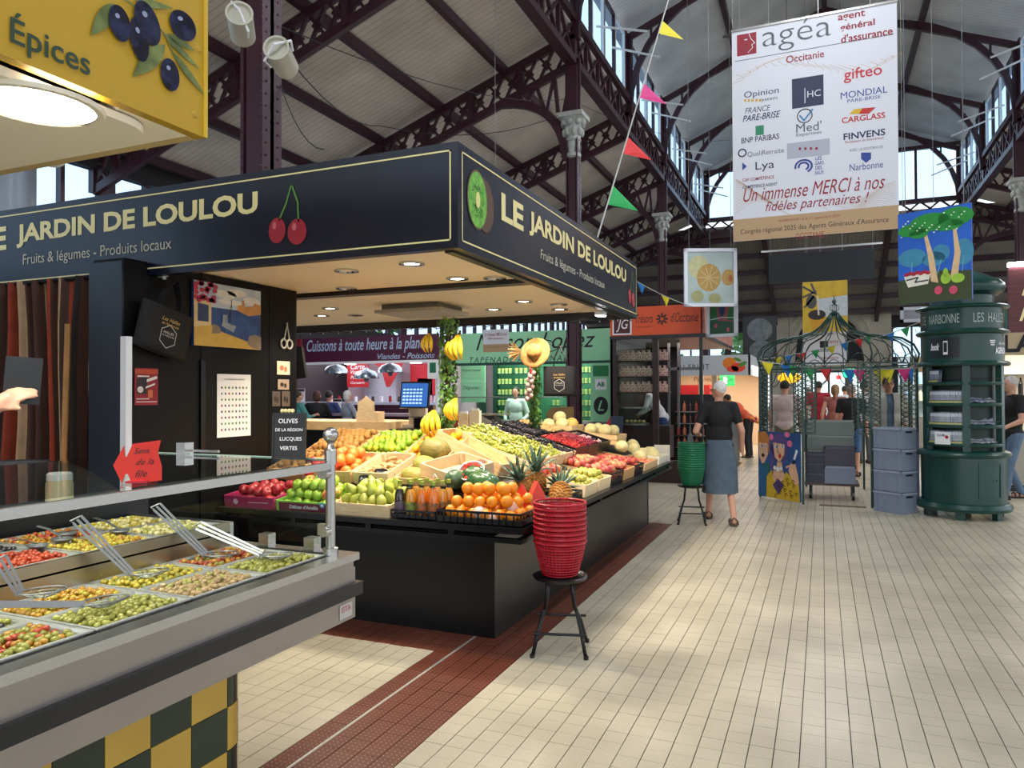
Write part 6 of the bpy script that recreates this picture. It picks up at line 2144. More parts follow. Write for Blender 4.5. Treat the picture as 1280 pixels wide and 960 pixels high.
# ---- grill bar, maroon
gy = 13.0
xa, zt = xz(378, 422, gy); xb, zb = xz(548, 452, gy)
zt, zb = 2.74, 2.22
gb_ = thing('grill_stall', 'maroon signed grill stall with Cuissons à toute heure à la plancha lettering', 'stall', ((xa + xb) / 2, gy + 1, 0))
M_mar = mat('maroon_sign', '#4b0f30', .45, var=.08)
wp(MB().bb(xa, xb, gy, gy + .05, zb, zt), 'sign_panel', M_mar, gb_)
wp(MB().bb(xa - .7, xa - .01, gy - .02, gy + .05, zb, zt), 'side_sign', mat('crimson_sign', '#8f1030', .45), gb_)
wp(MB().bb(xa - .7, xb, gy - .04, gy + .06, zb - .05, zb), 'sign_edge', M_white, gb_)
M_pale = mat('pale_blue_print', '#a9bdd8', .5)
wtext('Cuissons à toute heure à la plancha', (xa + .12, gy - .003, (zt + zb) / 2 + .06), (1, 0, 0), (0, 0, 1), M_pale, gb_, width=xb - xa - .25, height=.33, shear=.25, bold=.01)
wtext('Viandes - Poissons', (xb - .08, gy - .003, zb + .09), (1, 0, 0), (0, 0, 1), M_pale, gb_, width=1.35, height=.12, shear=.3, align='RIGHT', bold=.01)
M_pk = mat('pinkish_wall', '#b9a3ad', .6)
wp(MB().bb(xa - .7, xb, gy + 2.6, gy + 2.7, 0, 2.6), 'rear_wall', M_pk, gb_)
wp(MB().bb(xb - .05, xb, gy + .05, gy + 2.6, 1.0, 2.6), 'side_wall', M_pk, gb_)
wp(MB().bb(xa - .7, xb, gy + .05, gy + 2.6, 2.5, 2.55), 'ceiling_panel', M_white, gb_)
wp(MB().bb(xa - .7, xb, gy + .0, gy + .5, 0, 1.08), 'bar_front', mat('bar_maroon', '#3d1226', .4), gb_)
wp(MB().bb(xa - .7, xb, gy - .25, gy + .5, 1.08, 1.13), 'bar_top', mat('bar_top', '#9a8590', .35), gb_)
wp(MB().bb(xa - .7, xb, gy + .52, gy + .75, 1.3, 1.36), 'upper_shelf', mat('bar_shelf', '#b7c0d0', .3), gb_)
wp(MB().bb(xa - .7, xb, gy + .6, gy + .7, 0, 1.3), 'shelf_front', mat('bar_maroon', '#3d1226'), gb_)
wp(MB().bb(xb - .06, xb + .0, gy - .02, gy + .06, 0, zb), 'corner_pillar', M_white, gb_)
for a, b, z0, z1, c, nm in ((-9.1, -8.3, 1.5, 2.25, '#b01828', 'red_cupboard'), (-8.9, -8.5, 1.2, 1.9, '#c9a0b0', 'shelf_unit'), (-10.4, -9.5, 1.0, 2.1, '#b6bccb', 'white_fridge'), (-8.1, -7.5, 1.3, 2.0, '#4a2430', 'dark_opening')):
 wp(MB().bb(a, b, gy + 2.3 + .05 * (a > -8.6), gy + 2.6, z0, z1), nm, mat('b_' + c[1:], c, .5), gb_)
for i, px in enumerate((420, 458, 488)):
 v = at(px, Y=gy + .35)
 l = thing('dome_lamp', ['left', 'middle', 'right'][i] + ' steel dome heat lamp hanging over the grill bar', 'lamp', (v.x, v.y, [2.05, 1.93, 2.05][i]))
 MB().lathe([(.27, -.06), (.25, .02), (.18, .09), (.06, .13), (.03, .17), (0, .17)], 20, cap=False).build('shade', mat('dome_steel', '#7b8a93', .25, metal=.8), l, smooth=True)
 MB().cyl((0, 0, .17), (0, 0, .5), .012, 6).build('rod', M_steel, l)
 MB().ell((0, 0, -.05), (.06, .06, .1), 10, 6).build('bulb', mat('bulb_dim', '#5a5a60', .3), l)
for px, w_ in ((438, 'left'), (520, 'right')):
 v = at(px, Y=gy + .1)
 wp(MB().lathe([(0, 0), (.12, 0)], 14, (v.x, v.y, zb - .052)), 'ceiling_spot', mat('cool_spot', '#ffffff', .4, emit='#fff8ff', estr=14), gb_)
for i, (px, wd) in enumerate(((447, .62), (485, .9))):
 v = at(px, Y=gy + 2.0)
 t = thing('red_poster', ['red board with white lettering behind the dome lamps', 'red triangular pennant cloth behind the till screen'][i], 'poster', (v.x, v.y, 1.7))
 if i == 0:
  MB().bb(-wd / 2, wd / 2, 0, .02, 0, .62).build('board', mat('board_red', '#9a1822', .5), t)
  for k in range(4): text(['Carte', 'Viandes', 'Poissons', 'Charcuterie'][k], (0, -.003, .5 - .13 * k), (1, 0, 0), (0, 0, 1), M_white, t, width=.4, align='CENTER', shear=.3)
 else:
  MB().prism([(-wd / 2, .6), (wd / 2, .6), (.05, 0), (-.05, 0), (-.2, .45)], .01).build('cloth', mat('board_red', '#9a1822'), t)
for i, px in enumerate((372, 422, 511, 524, 376)):
 v = at(px, Y=gy + (.3 if i % 2 else .6))
 zz = 1.13 if i % 2 else 1.36
 m = thing('menu_card', 'white menu card standing on the grill bar, ' + ['at its far left end', 'left of the white haired diner', 'just right of the till screen', 'in front near the right corner', 'in front at the left end'][i], 'menu card', (v.x, v.y, zz), .1)
 MB().bb(-.1, .1, 0, .01, 0, .3).build('card', M_white, m)
 MB().bb(-.1, .1, -.002, 0, .24, .29).build('printed_band', mat('bar_maroon', '#3d1226'), m)
rr = random.Random(6)
for i in range(14):
 x = xa + .3 + i * .22
 m = thing('condiment_jar', 'small jar or glass in the row on the grill bar shelf', 'jar', (x, gy + .62, 1.36), 0, 'jars on the grill bar shelf')
 MB().lathe([(.03, 0), (.035, .02), (.03, .09 + .05 * rr.random()), (.02, .12), (0, .12)], 8).build('jar', [M_white, mat('board_red', '#9a1822'), mat('jar_dark', '#3a2a22', .3)][i % 3], m)
emit_light(((xa + xb) / 2, gy + 1.2, 2.45), 3.2, 1.6, 48, (1, .93, 1))
emit_light((-10.5, gy + 1.2, 2.45), 1.6, 1.6, 40, (1, .93, 1))
for o_ in (0, 1):
 v = at([538, 546][o_], Y=12.9)
bs2 = thing('notice_sign', 'small white notice with green emblem hung left of the banana pole', 'sign', (at(541, Y=12.8).x, 12.8, 1.95))
MB().bb(-.12, .12, 0, .02, -.12, .25).build('board', M_white, bs2)
MB().bb(-.07, .07, -.003, 0, 0, .2).build('emblem', mat('emblem_green', '#1f6a4a', .5), bs2)
MB().cyl((0, .01, .25), (0, .01, .5), .004, 5).build('cord', M_ink, bs2)
# ---- green olive and tapenade stall
ly = 13.4
x0 = -6.9; x1, _ = xz(762, 440, ly)
zb, zt = 2.15, 2.75
lz = thing('green_stall', 'light green stall with Maison Lopez lettering and shelves of green jars', 'stall', ((x0 + x1) / 2, ly + 1, 0))
M_lg = mat('light_green', '#93d0a4', .45, var=.05, scale=1)
M_dg = mat('dark_green_frame', '#123f33', .4)
wp(MB().bb(x0, x1, ly, ly + .06, zb, zt), 'sign_panel', M_lg, lz)
wp(MB().bb(x0, x1, ly - .01, ly + .07, zb - .05, zb), 'sign_edge', M_dg, lz)
wtext('Maison Lopez', ((x0 + x1) / 2 + .1, ly - .003, zb + .36), (1, 0, 0), (0, 0, 1), M_ink, lz, width=2.5, height=.42, shear=.35, align='CENTER')
mb = MB()
v0 = at(682, 436, Y=ly)
line2(mb, (0, ly, 0), (1, 0, 0), FU, [(v0.x + .18 * math.cos(a) * (1 + .1 * a), v0.z + .05 + .12 * math.sin(a)) for a in [k * .5 for k in range(0, 14)]], .018, .004)
wp(mb, 'swash_print', M_ink, lz)
wtext('TAPENADE ARTISANALE', ((x0 + x1) / 2 - .2, ly - .003, zb + .06), (1, 0, 0), (0, 0, 1), M_dg, lz, width=2.2, align='CENTER', spacing=1.3, shear=.2)
wp(MB().bb(x0, x1, ly + 2.0, ly + 2.1, 0, 2.7), 'rear_wall', mat('mid_green', '#3f8a63', .5), lz)
wp(MB().bb(x0, x1, ly + .06, ly + 2.0, 2.6, 2.65), 'ceiling_panel', M_white, lz)
wp(MB().bb(x0, x1, ly, ly + .5, 0, .95), 'counter_front', M_dg, lz)
wp(MB().bb(x0, x1, ly - .1, ly + .5, .95, 1.0), 'counter_top', M_steel, lz)
wp(MB().bb(x0, x1 - .9, ly - .05, ly - .04, 1.0, 1.45), 'counter_glass', M_glass, lz)
wp(MB().bb(x0, x1 - .9, ly - .06, ly + .2, 1.45, 1.47), 'counter_rail', M_steel, lz)
for px in (605, 621, 742, 762):
 x = at(px, Y=ly + 1.4 if px < 700 else ly).x
 wp(MB().bb(x - .05, x + .05, (ly + 1.3) if px < 700 else ly, (ly + 1.4) if px < 700 else ly + .08, 0, 2.6 if px < 700 else zb), 'upright', M_dg, lz)
pn = thing('menu_board', 'tall light green menu panel at the left of the green stall', 'sign', (at(589, Y=ly + .6).x, ly + .6, 1.35))
MB().bb(-.32, .32, 0, .03, 0, .95).build('panel', M_lg, pn)
MB().bb(-.26, .26, -.004, 0, .5, .85).bb(-.26, .26, -.004, 0, .05, .42).build('frames', mat('pale_green', '#8fc8a2', .5), pn)
text('Maison Lopez', (0, -.006, .67), (1, 0, 0), (0, 0, 1), M_dg, pn, width=.45, align='CENTER', shear=.3)
text('Dégustez', (0, -.006, .3), (1, 0, 0), (0, 0, 1), M_dg, pn, width=.38, align='CENTER', shear=.3)
lp_ = thing('logo_panel', 'tall light green panel with organic farming logos at the right of the green stall', 'sign', (at(751, Y=ly - .05).x, ly - .05, 1.0))
MB().bb(-.2, .2, 0, .03, 0, 1.1).build('panel', M_lg, lp_)
MB().bb(-.15, .15, -.004, 0, .85, 1.05).build('leaf_logo', mat('eco_green', '#1f7a4a', .5), lp_)
MB().bb(-.11, .11, -.004, 0, .6, .8).build('round_logo_plate', M_white, lp_)
text('AB', (0, -.007, .7), (1, 0, 0), (0, 0, 1), mat('eco_green', '#1f7a4a'), lp_, width=.15, align='CENTER', bold=.04)
mb = MB(); disc2(mb, (0, 0, 0), (1, 0, 0), FU, 0, .3, .14, .17, .004); mb.build('oval_emblem', M_ink, lp_)
text('L', (0, -.007, .3), (1, 0, 0), (0, 0, 1), M_lg, lp_, width=.12, align='CENTER', shear=.3)
M_jar = mat('jar_green', '#86a85a', .3, hex2='#a9c07c', scale=10)
jm = MB().lathe([(.0, 0), (.035, 0), (.035, .085), (0, .085)], 8).mesh('jar', M_jar)
jl = MB().lathe([(0, .086), (.036, .086), (.036, .11), (0, .11)], 8).mesh('lid', mat('jar_lid', '#c5cf6a', .4))
for i, (pa, pb) in enumerate(((622, 640), (643, 660), (720, 741), (690, 700))):
 a, b = at(pa, Y=ly + 1.35).x, at(pb, Y=ly + 1.35).x
 for j in range(6):
  z = 1.05 + j * .23
  wp(MB().bb(a - .04, b + .04, ly + 1.3, ly + 1.5, z - .02, z), 'shelf', M_dg, lz)
  n = max(2, int((b - a) / .08))
  for q in range(n):
   o = link('preserve_jar', jm, None, (a + (b - a) * (q + .5) / n, ly + 1.35, z))
   tag(o, 'little green preserve jar on the shelves of the green stall', 'jar', 'green preserve jars')
   link('lid', jl, o)
emit_light(((x0 + x1) / 2, ly + .8, 2.55), 2.6, 1.0, 75, (.95, 1, .95))
for i, (px, c) in enumerate(((697, '#c8501e'), (709, '#2a50d0'), (692, '#8a2030'))):
 v = at(px, Y=12.2)
 bt = thing('bottle', ['orange bottle on the table before the green stall', 'bottle with a bright blue cap before the green stall', 'small dark red bottle before the green stall'][i], 'bottle', (v.x, v.y, .98))
 MB().lathe([(.04, 0), (.045, .02), (.045, .16), (.02, .22), (.02, .26), (0, .26)], 10).build('body', mat('c_' + c[1:], c, .3), bt)
 MB().lathe([(.022, .26), (.022, .3), (0, .3)], 8).build('cap', mat('blue_cap', '#2a50f0', .4) if i == 1 else M_white, bt)
tbn = thing('side_table', 'table with pink cloth in front of the green stall', 'table', (at(690, Y=12.0).x, 12.0, 0))
MB().bb(-.5, .5, -.3, .3, .93, .98).build('top', mat('pink_cloth', '#b06a78', .7), tbn)
for sx in (-1, 1):
 for sy2 in (-1, 1): MB().bb(sx * .46 - .02, sx * .46 + .02, sy2 * .26 - .02, sy2 * .26 + .02, 0, .93).build('leg', M_blackm, tbn)
bf = thing('folded_parasol', 'red white and navy folded parasol leaning by the orange stall', 'parasol', (at(757, Y=11.8).x, 11.8, 0))
MB().prism([(-.06, .9), (.08, 1.15), (.12, .0), (-.1, .0)], .05).build('cloth', mat('parasol_red', '#b02438', .6), bf)
MB().prism([(.08, 1.15), (.28, 1.15), (.24, 0), (.1, 0)], .05).build('panel', mat('parasol_navy', '#2a3448', .6), bf)
# ---- orange stall
oy = 12.6
x0 = at(763, Y=oy).x; x1 = -1.85
os_ = thing('orange_stall', 'orange signed delicatessen stall with Trésors d’Occitanie lettering and dark wooden frame', 'stall', ((x0 + x1) / 2, oy + 1.5, 0))
M_or = mat('orange_sign', '#d9501f', .45, var=.04)
M_br = mat('dark_brown_wood', '#2a1510', .5, var=.2, scale=4)
wp(MB().bb(x0, x1, oy, oy + .06, 2.53, 3.03), 'sign_panel', M_or, os_)
wp(MB().bb(x1 - .02, x1 + .04, oy, oy + 4.2, 2.53, 3.03), 'side_sign', mat('salmon_photo', '#a05048', .5, hex2='#c98a7a', scale=5), os_)
wp(MB().bb(x0, x1 + .05, oy - .03, oy + .06, 2.47, 2.53).bb(x1 - .02, x1 + .05, oy, oy + 4.2, 2.47, 2.53), 'sign_edge', M_black, os_)
wp(MB().bb(x0, x1, oy + .06, oy + 4.2, 2.5, 2.52), 'soffit', mat('soffit_grey', '#a39a94', .35), os_)
wtext('Trésors', (at(795, Y=oy).x, oy - .003, 2.82), (1, 0, 0), (0, 0, 1), mat('dark_red_print', '#3a1210', .5), os_, width=.30, height=.15, shear=.3)
wtext("d'Occitanie", (at(839, Y=oy).x, oy - .003, 2.82), (1, 0, 0), (0, 0, 1), mat('dark_red_print', '#3a1210'), os_, width=.46, height=.17, shear=.3)
wtext('Saveurs et traditions', (at(795, Y=oy).x, oy - .003, 2.68), (1, 0, 0), (0, 0, 1), mat('dark_red_print', '#3a1210'), os_, width=.28)
ex = at(828, Y=oy).x
for k in range(8):
 a = k * PI / 4
 wp(MB().bar((ex + .03 * math.cos(a), oy - .004, 2.8 + .03 * math.sin(a)), (ex + .1 * math.cos(a), oy - .004, 2.8 + .1 * math.sin(a)), .03, .004, (0, 1, 0)), 'cross_emblem', mat('dark_red_print', '#3a1210'), os_)
lx = at(778, Y=oy).x
wp(MB().bb(lx - .17, lx + .17, oy - .012, oy, 2.55, 2.88), 'logo_plate', M_white, os_)
wp(MB().bb(lx - .145, lx + .145, oy - .016, oy - .012, 2.575, 2.855), 'logo_square', mat('logo_maroon', '#4a141c', .5), os_)
wtext('JG', (lx + .01, oy - .02, 2.71), (1, 0, 0), (0, 0, 1), M_white, os_, width=.22, height=.22, align='CENTER', shear=.3)
for px in (767, 819):
 x = at(px, Y=oy).x
 wp(MB().bb(x - .05, x + .05, oy, oy + .08, .35, 2.47), 'post', M_br, os_)
wp(MB().bb(x1 - .05, x1, oy + .0, oy + .06, 0, 2.47), 'post', M_black, os_)
wp(MB().bb(x0, x1, oy - .02, oy + .1, 0, .38), 'base_board', M_br, os_)
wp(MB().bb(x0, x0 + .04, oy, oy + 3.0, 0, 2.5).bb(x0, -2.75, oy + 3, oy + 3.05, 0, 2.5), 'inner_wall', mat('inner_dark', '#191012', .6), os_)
wp(MB().bb(x0, at(819, Y=oy).x - .05, oy + .02, oy + .03, .95, 2.47), 'window_glass', M_glass, os_)
wp(MB().bb(x0 + .1, -2.5, oy + .5, oy + .9, .38, .95), 'counter_block', M_br, os_)
M_bagp = mat('packet_red', '#a8402c', .4, hex2='#d8c8b8', scale=25)
pk = MB().prism([(-.05, 0), (.05, 0), (.055, .12), (.02, .16), (.03, .19), (-.03, .19), (-.02, .16), (-.055, .12)], .05).mesh('packet', M_bagp)
for j in range(3):
 z = 1.55 + j * .28
 a = x0 + .12
 wp(MB().bb(x0 + .05, x0 + .95, oy + .35, oy + .6, z - .02, z), 'shelf', M_br, os_)
 for q in range(9):
  o = link('snack_packet', pk, None, (a + q * .095, oy + .38, z), (0, 0, .1 * (q % 3 - 1)))
  tag(o, 'red and clear snack packet on the shelves inside the orange stall', 'packet', 'packets in the orange stall')
cs = thing('glass_case', 'small glass pastry case on the orange stall counter', 'display case', (x0 + .3, oy + .6, .95))
MB().bb(-.22, .22, -.15, .15, 0, .04).bb(-.22, .22, -.15, .15, .3, .33).build('frame', M_steel, cs)
MB().bb(-.21, .21, -.14, .14, .04, .3).build('glass', M_glass, cs)
for q in range(5): MB().ell((-.15 + q * .075, 0, .07), (.035, .08, .03), 8, 6).build('pastry', mat('pastry', '#c9a868', .6), cs)
for px in (836, 848):
 x = at(px, Y=oy + 1).x
 wp(MB().bb(x - .02, x + .02, oy + 1, oy + 1.04, .9, 2.5), 'window_bar', mat('grey_bar', '#6a6a6e', .4), os_)
wp(MB().bb(at(836, Y=oy + 1).x, -2.0, oy + 1, oy + 1.04, 1.95, 2.0), 'window_bar', mat('grey_bar', '#6a6a6e'), os_)
emit_light(((x0 + x1) / 2, oy + 1.5, 2.45), .9, 1.6, 14, (1, .9, .85))
# meat / drinks case right of it
mc_ = thing('drinks_case', 'dark glass fronted case of reddish goods at the right end of the orange stall', 'display case', (-2.35, 15.2, 0))
MB().bb(-.45, .45, 0, .6, 0, 1.5).build('cabinet', M_black, mc_)
for j in range(4):
 for q in range(7):
  MB().lathe([(.035, .0), (.035, .12), (.012, .16), (.012, .2)], 7, (-.36 + q * .12, -.05, .445 + j * .24)).build('goods', [mat('meat_a', '#8c3a2c', .5), mat('meat_b', '#b86a50', .5), mat('bottle_dark', '#3a1c1c', .3)][(j * 3 + q) % 3], mc_)
 MB().bb(-.42, .42, -.1, 0, .42 + j * .24, .44 + j * .24).build('shelf', M_steel, mc_)
# ---- white fruit juice stall further back
fy_ = 19.5
x0, x1 = at(838, Y=fy_).x, at(951, Y=fy_).x
fs_ = thing('fruit_stall', 'white signed fruit stall with FRUIT lettering and a sliced orange picture', 'stall', ((x0 + x1) / 2, fy_ + 1, 0))
wp(MB().bb(x0 - 1.5, x1 - .25, fy_, fy_ + .06, 1.98, 2.50), 'sign_panel', mat('fruit_sign', '#b9bdc2', .5), fs_)
wp(MB().bb(x1 - .3, x1 - .24, fy_, fy_ + 5, 1.98, 2.5), 'side_sign', mat('fruit_sign', '#b9bdc2'), fs_)
wtext('DU FRUIT', (at(843, Y=fy_).x, fy_ - .004, 2.2), (1, 0, 0), (0, 0, 1), M_ink, fs_, width=.9, height=.15, spacing=1.2)
ox = at(917, Y=fy_).x
art(fs_, (ox, fy_, 2.24), (1, 0, 0), [('fruit_print', '#e07a1a', [('d', -.1, .05, .17, .15)]), ('slice_print', '#e9432c', [('d', .12, -.06, .17, .12), ('d', -.02, -.1, .15, .08)]), ('leaf_print_small', '#4f8a30', [('d', .22, .02, .12, .05, .5), ('d', .1, .14, .1, .04, -.4)])])
wtext('Primeur et Co', (at(868, Y=fy_ + .6).x, fy_ + .6, 1.9), (1, 0, 0), (0, 0, 1), mat('brown_print', '#5a3a2a', .5), fs_, width=1.0)
wp(MB().bb(x0 - 1.5, x1 - .3, fy_ + 3.5, fy_ + 3.6, 0, 2.4), 'rear_wall', mat('warm_wall', '#d9b48f', .6), fs_)
wp(MB().bb(x0 - 1.5, x1 - .3, fy_ + .1, fy_ + 3.5, 2.3, 2.35), 'ceiling_panel', M_white, fs_)
for k, px in enumerate((876, 893)):
 x = at(px, Y=fy_ + .3).x
 wp(MB().bb(x - .06, x + .06, fy_ + .3, fy_ + .42, 0, 2.3), 'post', mat('post_cream', '#c9b89a', .5), fs_)
wp(MB().bb(x0 - .5, x1 - .6, fy_ - 1.6, fy_ - .6, 0, .8), 'display_base', mat('display_grey', '#5a5652', .5), fs_)
wp(MB().bb(x0 - .5, at(880, Y=fy_).x, fy_ + 1, fy_ + 1.5, 1.2, 1.75), 'red_crates', mat('crate_red', '#b81f24', .5), fs_)
rr = random.Random(12)
for k in range(70):
 o = link('fruit', fmesh(['tomato', 'orange', 'apple_red', 'peach'][k % 4]), None, (at(885 + rr.random() * 62, Y=18.4).x, 18.0 + rr.random() * .7, .84 + .1 * rr.random()), (0, 0, k), 1.3)
 tag(o, 'red or orange fruit piled on the distant display by the orange shirted person', 'fruit', 'fruit on the distant display')
ca = thing('metal_counter', 'grey steel counter running back beside the brown floor strip', 'counter', (-1.75, 17.0, 0))
MB().bb(-.5, 0, -1.0, .5, 0, .95).build('body', mat('counter_grey', '#55565a', .35, metal=.4), ca)
MB().bb(-.52, .03, -1.02, .52, .95, 1.0).build('top', M_steel, ca)
for k, (px, c) in enumerate(((877, '#3a2e2a'), (948, '#55565a'))):
 pass
exs = thing('exit_sign', 'small green exit pictogram hanging in the white fruit stall', 'sign', (at(909, Y=21).x, 21, 1.72))
MB().bb(-.2, .2, 0, .03, 0, .3).build('plate', mat('exit_green', '#1f9a50', .5, emit='#2fae60', estr=.6), exs)
MB().bb(-.1, .0, -.005, 0, .05, .25).build('door_pictogram', M_white, exs)
MB().cyl((0, .01, .3), (0, .01, .62), .006, 5).build('rod', M_ink, exs)
emit_light(((x0 + x1) / 2, fy_ + 1.5, 2.25), 3, 2, 120, (1, .88, .74))
bbd = thing('dark_photo_banner', 'dark banner with grey round pictures hanging left of the stone portal', 'banner', (at(950, Y=24).x, 24, 2.5))
MB().bb(-.5, .5, 0, .02, 0, 1.4).build('cloth', mat('banner_dark', '#26282c', .6), bbd)
art(bbd, (0, 24, 2.5), (1, 0, 0), [('grey_print', '#6a6e70', [('d', 0, .95, .38, .36), ('d', .05, .35, .36, .3)])]) if False else None
mb = MB(); disc2(mb, (0, 0, 0), (1, 0, 0), FU, 0, .98, .38, .36, .002); mb.build('round_print', mat('grey_print', '#60666a', .6, var=.3, scale=6), bbd)
mb = MB(); disc2(mb, (0, 0, 0), (1, 0, 0), FU, .05, .35, .36, .3, .004); mb.build('round_print', mat('grey_print', '#60666a'), bbd)
# ---- stalls right of the exit
bs3 = thing('beige_stall', 'beige signed stall with bright glass counters behind the gazebo', 'stall', (3.4, 20.5, 0))
wp(MB().bb(1.9, 5.4, 19.5, 19.6, 2.0, 2.35), 'sign_panel', mat('beige_sign', '#a8946c', .5), bs3)
wtext('MAISON DE LA BOUCHERIE', (2.0, 19.49, 2.17), (1, 0, 0), (0, 0, 1), mat('brown_print', '#5a3a2a'), bs3, width=2.6, height=.16)
wp(MB().bb(1.9, 5.4, 22.5, 22.6, 0, 2.5), 'rear_wall', mat('cool_wall', '#a9b4bc', .6), bs3)
wp(MB().bb(1.9, 5.4, 19.8, 20.6, 0, .95), 'counter', M_steel, bs3)
wp(MB().bb(1.9, 5.4, 19.8, 19.81, .95, 1.35), 'counter_glass', M_glass, bs3)
for q in range(22):
 MB().lathe([(0, 0), (.06, 0), (.06, .2), (.025, .26), (.025, .3), (0, .3)], 8).build('bottle', mat(['cx_8fb0c0', 'cx_c9c0a0', 'cx_6a8a7a'][q % 3], ['#8fb0c0', '#c9c0a0', '#6a8a7a'][q % 3], .3), bs3, Vector((2.1 + (q % 11) * .3, 22.3, 1.3 + .45 * (q // 11))) - bs3.location)
emit_light((3.6, 21.2, 2.6), 3, 1.5, 150, (.9, .97, 1))
wp(MB().bb(1.9, 5.4, 22.2, 22.5, 1.26, 1.3).bb(1.9, 5.4, 22.2, 22.5, 1.71, 1.75), 'shelf', M_steel, bs3)
gbx = thing('green_awning_box', 'dark green awning box with white birds of paper right of the stone portal', 'awning', (4.3, 18.5, 2.75))
MB().bb(-.7, .7, 0, .5, 0, .55).build('box', mat('awning_green', '#1d5a50', .5), gbx)
MB().bb(-.72, .72, -.05, .0, -.05, .02).build('edge', M_white, gbx)
# right hand delicatessen
rs = thing('delicatessen_stall', 'bright delicatessen counter with burgundy wooden sign at the right edge', 'stall', (4.6, 13.5, 0))
yy = 14.0
wx = at(1262, Y=12.0).x
wp(MB().bb(wx, wx + 2.2, 12.0, 12.08, 2.35, 3.25), 'wooden_sign', mat('burgundy_wood', '#5a2428', .5, var=.25, scale=2, stretch=(1, 1, 14)), rs)
wtext('Maison', (wx + .15, 11.99, 2.98), (1, 0, 0), (0, 0, 1), M_gold, rs, width=1.1, shear=.3)
wtext('Mandine', (wx + .12, 11.99, 2.62), (1, 0, 0), (0, 0, 1), M_gold, rs, width=1.2, shear=.3)
wp(MB().bb(wx, wx + 2.2, 11.96, 12.05, 3.26, 3.31), 'neon_tube', mat('cool_lamp', '#ffffff'), rs)
bx0 = at(1236, Y=13.5).x
wp(MB().bb(bx0, bx0 + 3.2, 13.5, 13.58, 2.1, 2.45), 'beige_band', mat('cream_sign', '#b9a684', .5), rs)
wtext('LA', (bx0 + .2, 13.49, 2.28), (1, 0, 0), (0, 0, 1), M_ink, rs, width=.42, bold=.03)
wp(MB().bb(bx0, bx0 + 3.2, 16.0, 16.1, 0, 2.6), 'rear_wall', mat('warm_white_wall', '#d6c6ac', .6), rs)
wp(MB().bb(bx0, bx0 + 3.2, 13.4, 14.0, .1, .9), 'counter', mat('counter_white', '#a9a296', .4), rs)
wp(MB().bb(bx0, bx0 + 3.2, 13.45, 13.95, 0, .1), 'kickboard', M_black, rs)
wp(MB().bb(bx0, bx0 + 3.2, 13.4, 13.41, .9, 1.3), 'counter_glass', M_glass, rs)
wp(MB().bb(bx0 + .4, bx0 + 3.0, 15.7, 16.0, 1.45, 1.48).bb(bx0 + .4, bx0 + 3.0, 15.7, 16.0, 1.85, 1.88), 'shelf', M_white, rs)
for q in range(10):
 MB().lathe([(0, 0), (.04, 0), (.04, .2), (.015, .26), (.015, .31), (0, .31)], 8).build('wine_bottle', mat('wine_glass', '#1a1614', .2), rs, Vector((bx0 + .55 + q * .12, 15.85, 1.48 if q < 5 else 1.88)) - rs.location)
emit_light((bx0 + 1.3, 14.6, 2.5), 2, 1.5, 90, (1, .95, .85))
tk = thing('grey_tank', 'tall grey cylindrical duct standing by the left windows under the yellow canopy', 'duct', (at(6, Y=5.0).x, 5.0, 0))
MB().lathe([(.27, 0), (.27, 4.55), (.2, 4.7), (0, 4.72)], 28).build('duct', mat('duct_grey', '#7d838c', .4, metal=.5), tk, smooth='auto')
MB().lathe([(.275, 2.4), (.285, 2.42), (.285, 2.46), (.275, 2.48)], 28).build('band', M_steel, tk)
# ======== RED AND GREEN SHOPPING BASKETS ON STOOLS
def stool(loc, rz, label, h=.45):
 t = thing('folding_stool', label, 'stool', loc, rz)
 MB().lathe([(0, h - .03), (.13, h - .03), (.158, h - .02), (.165, h - .005), (.155, h), (.14, h - .006), (0, h - .006)], 32).build('seat', M_black, t, smooth='auto')
 for sx in (-1, 1):
  for sy2 in (-1, 1):
   pts = [(sx * .07, sy2 * -.07, h - .03), (sx * .085, sy2 * -.03, h * .6), (sx * .12, sy2 * .07, h * .35), (sx * .155, sy2 * .15, .0)]
   l = MB().tube(pts, .011, 10).build('leg', M_blackm, t, smooth=True)
   MB().cyl((pts[-1][0], pts[-1][1], 0), (pts[-1][0], pts[-1][1], .02), .015, 10).build('rubber_foot', M_black, l)
 for sy2, z in ((-1, .13), (1, .17)):
  MB().cyl((-.15, sy2 * .125, z), (.15, sy2 * .125, z), .008, 8).build('crossbar', M_blackm, t)
 return t
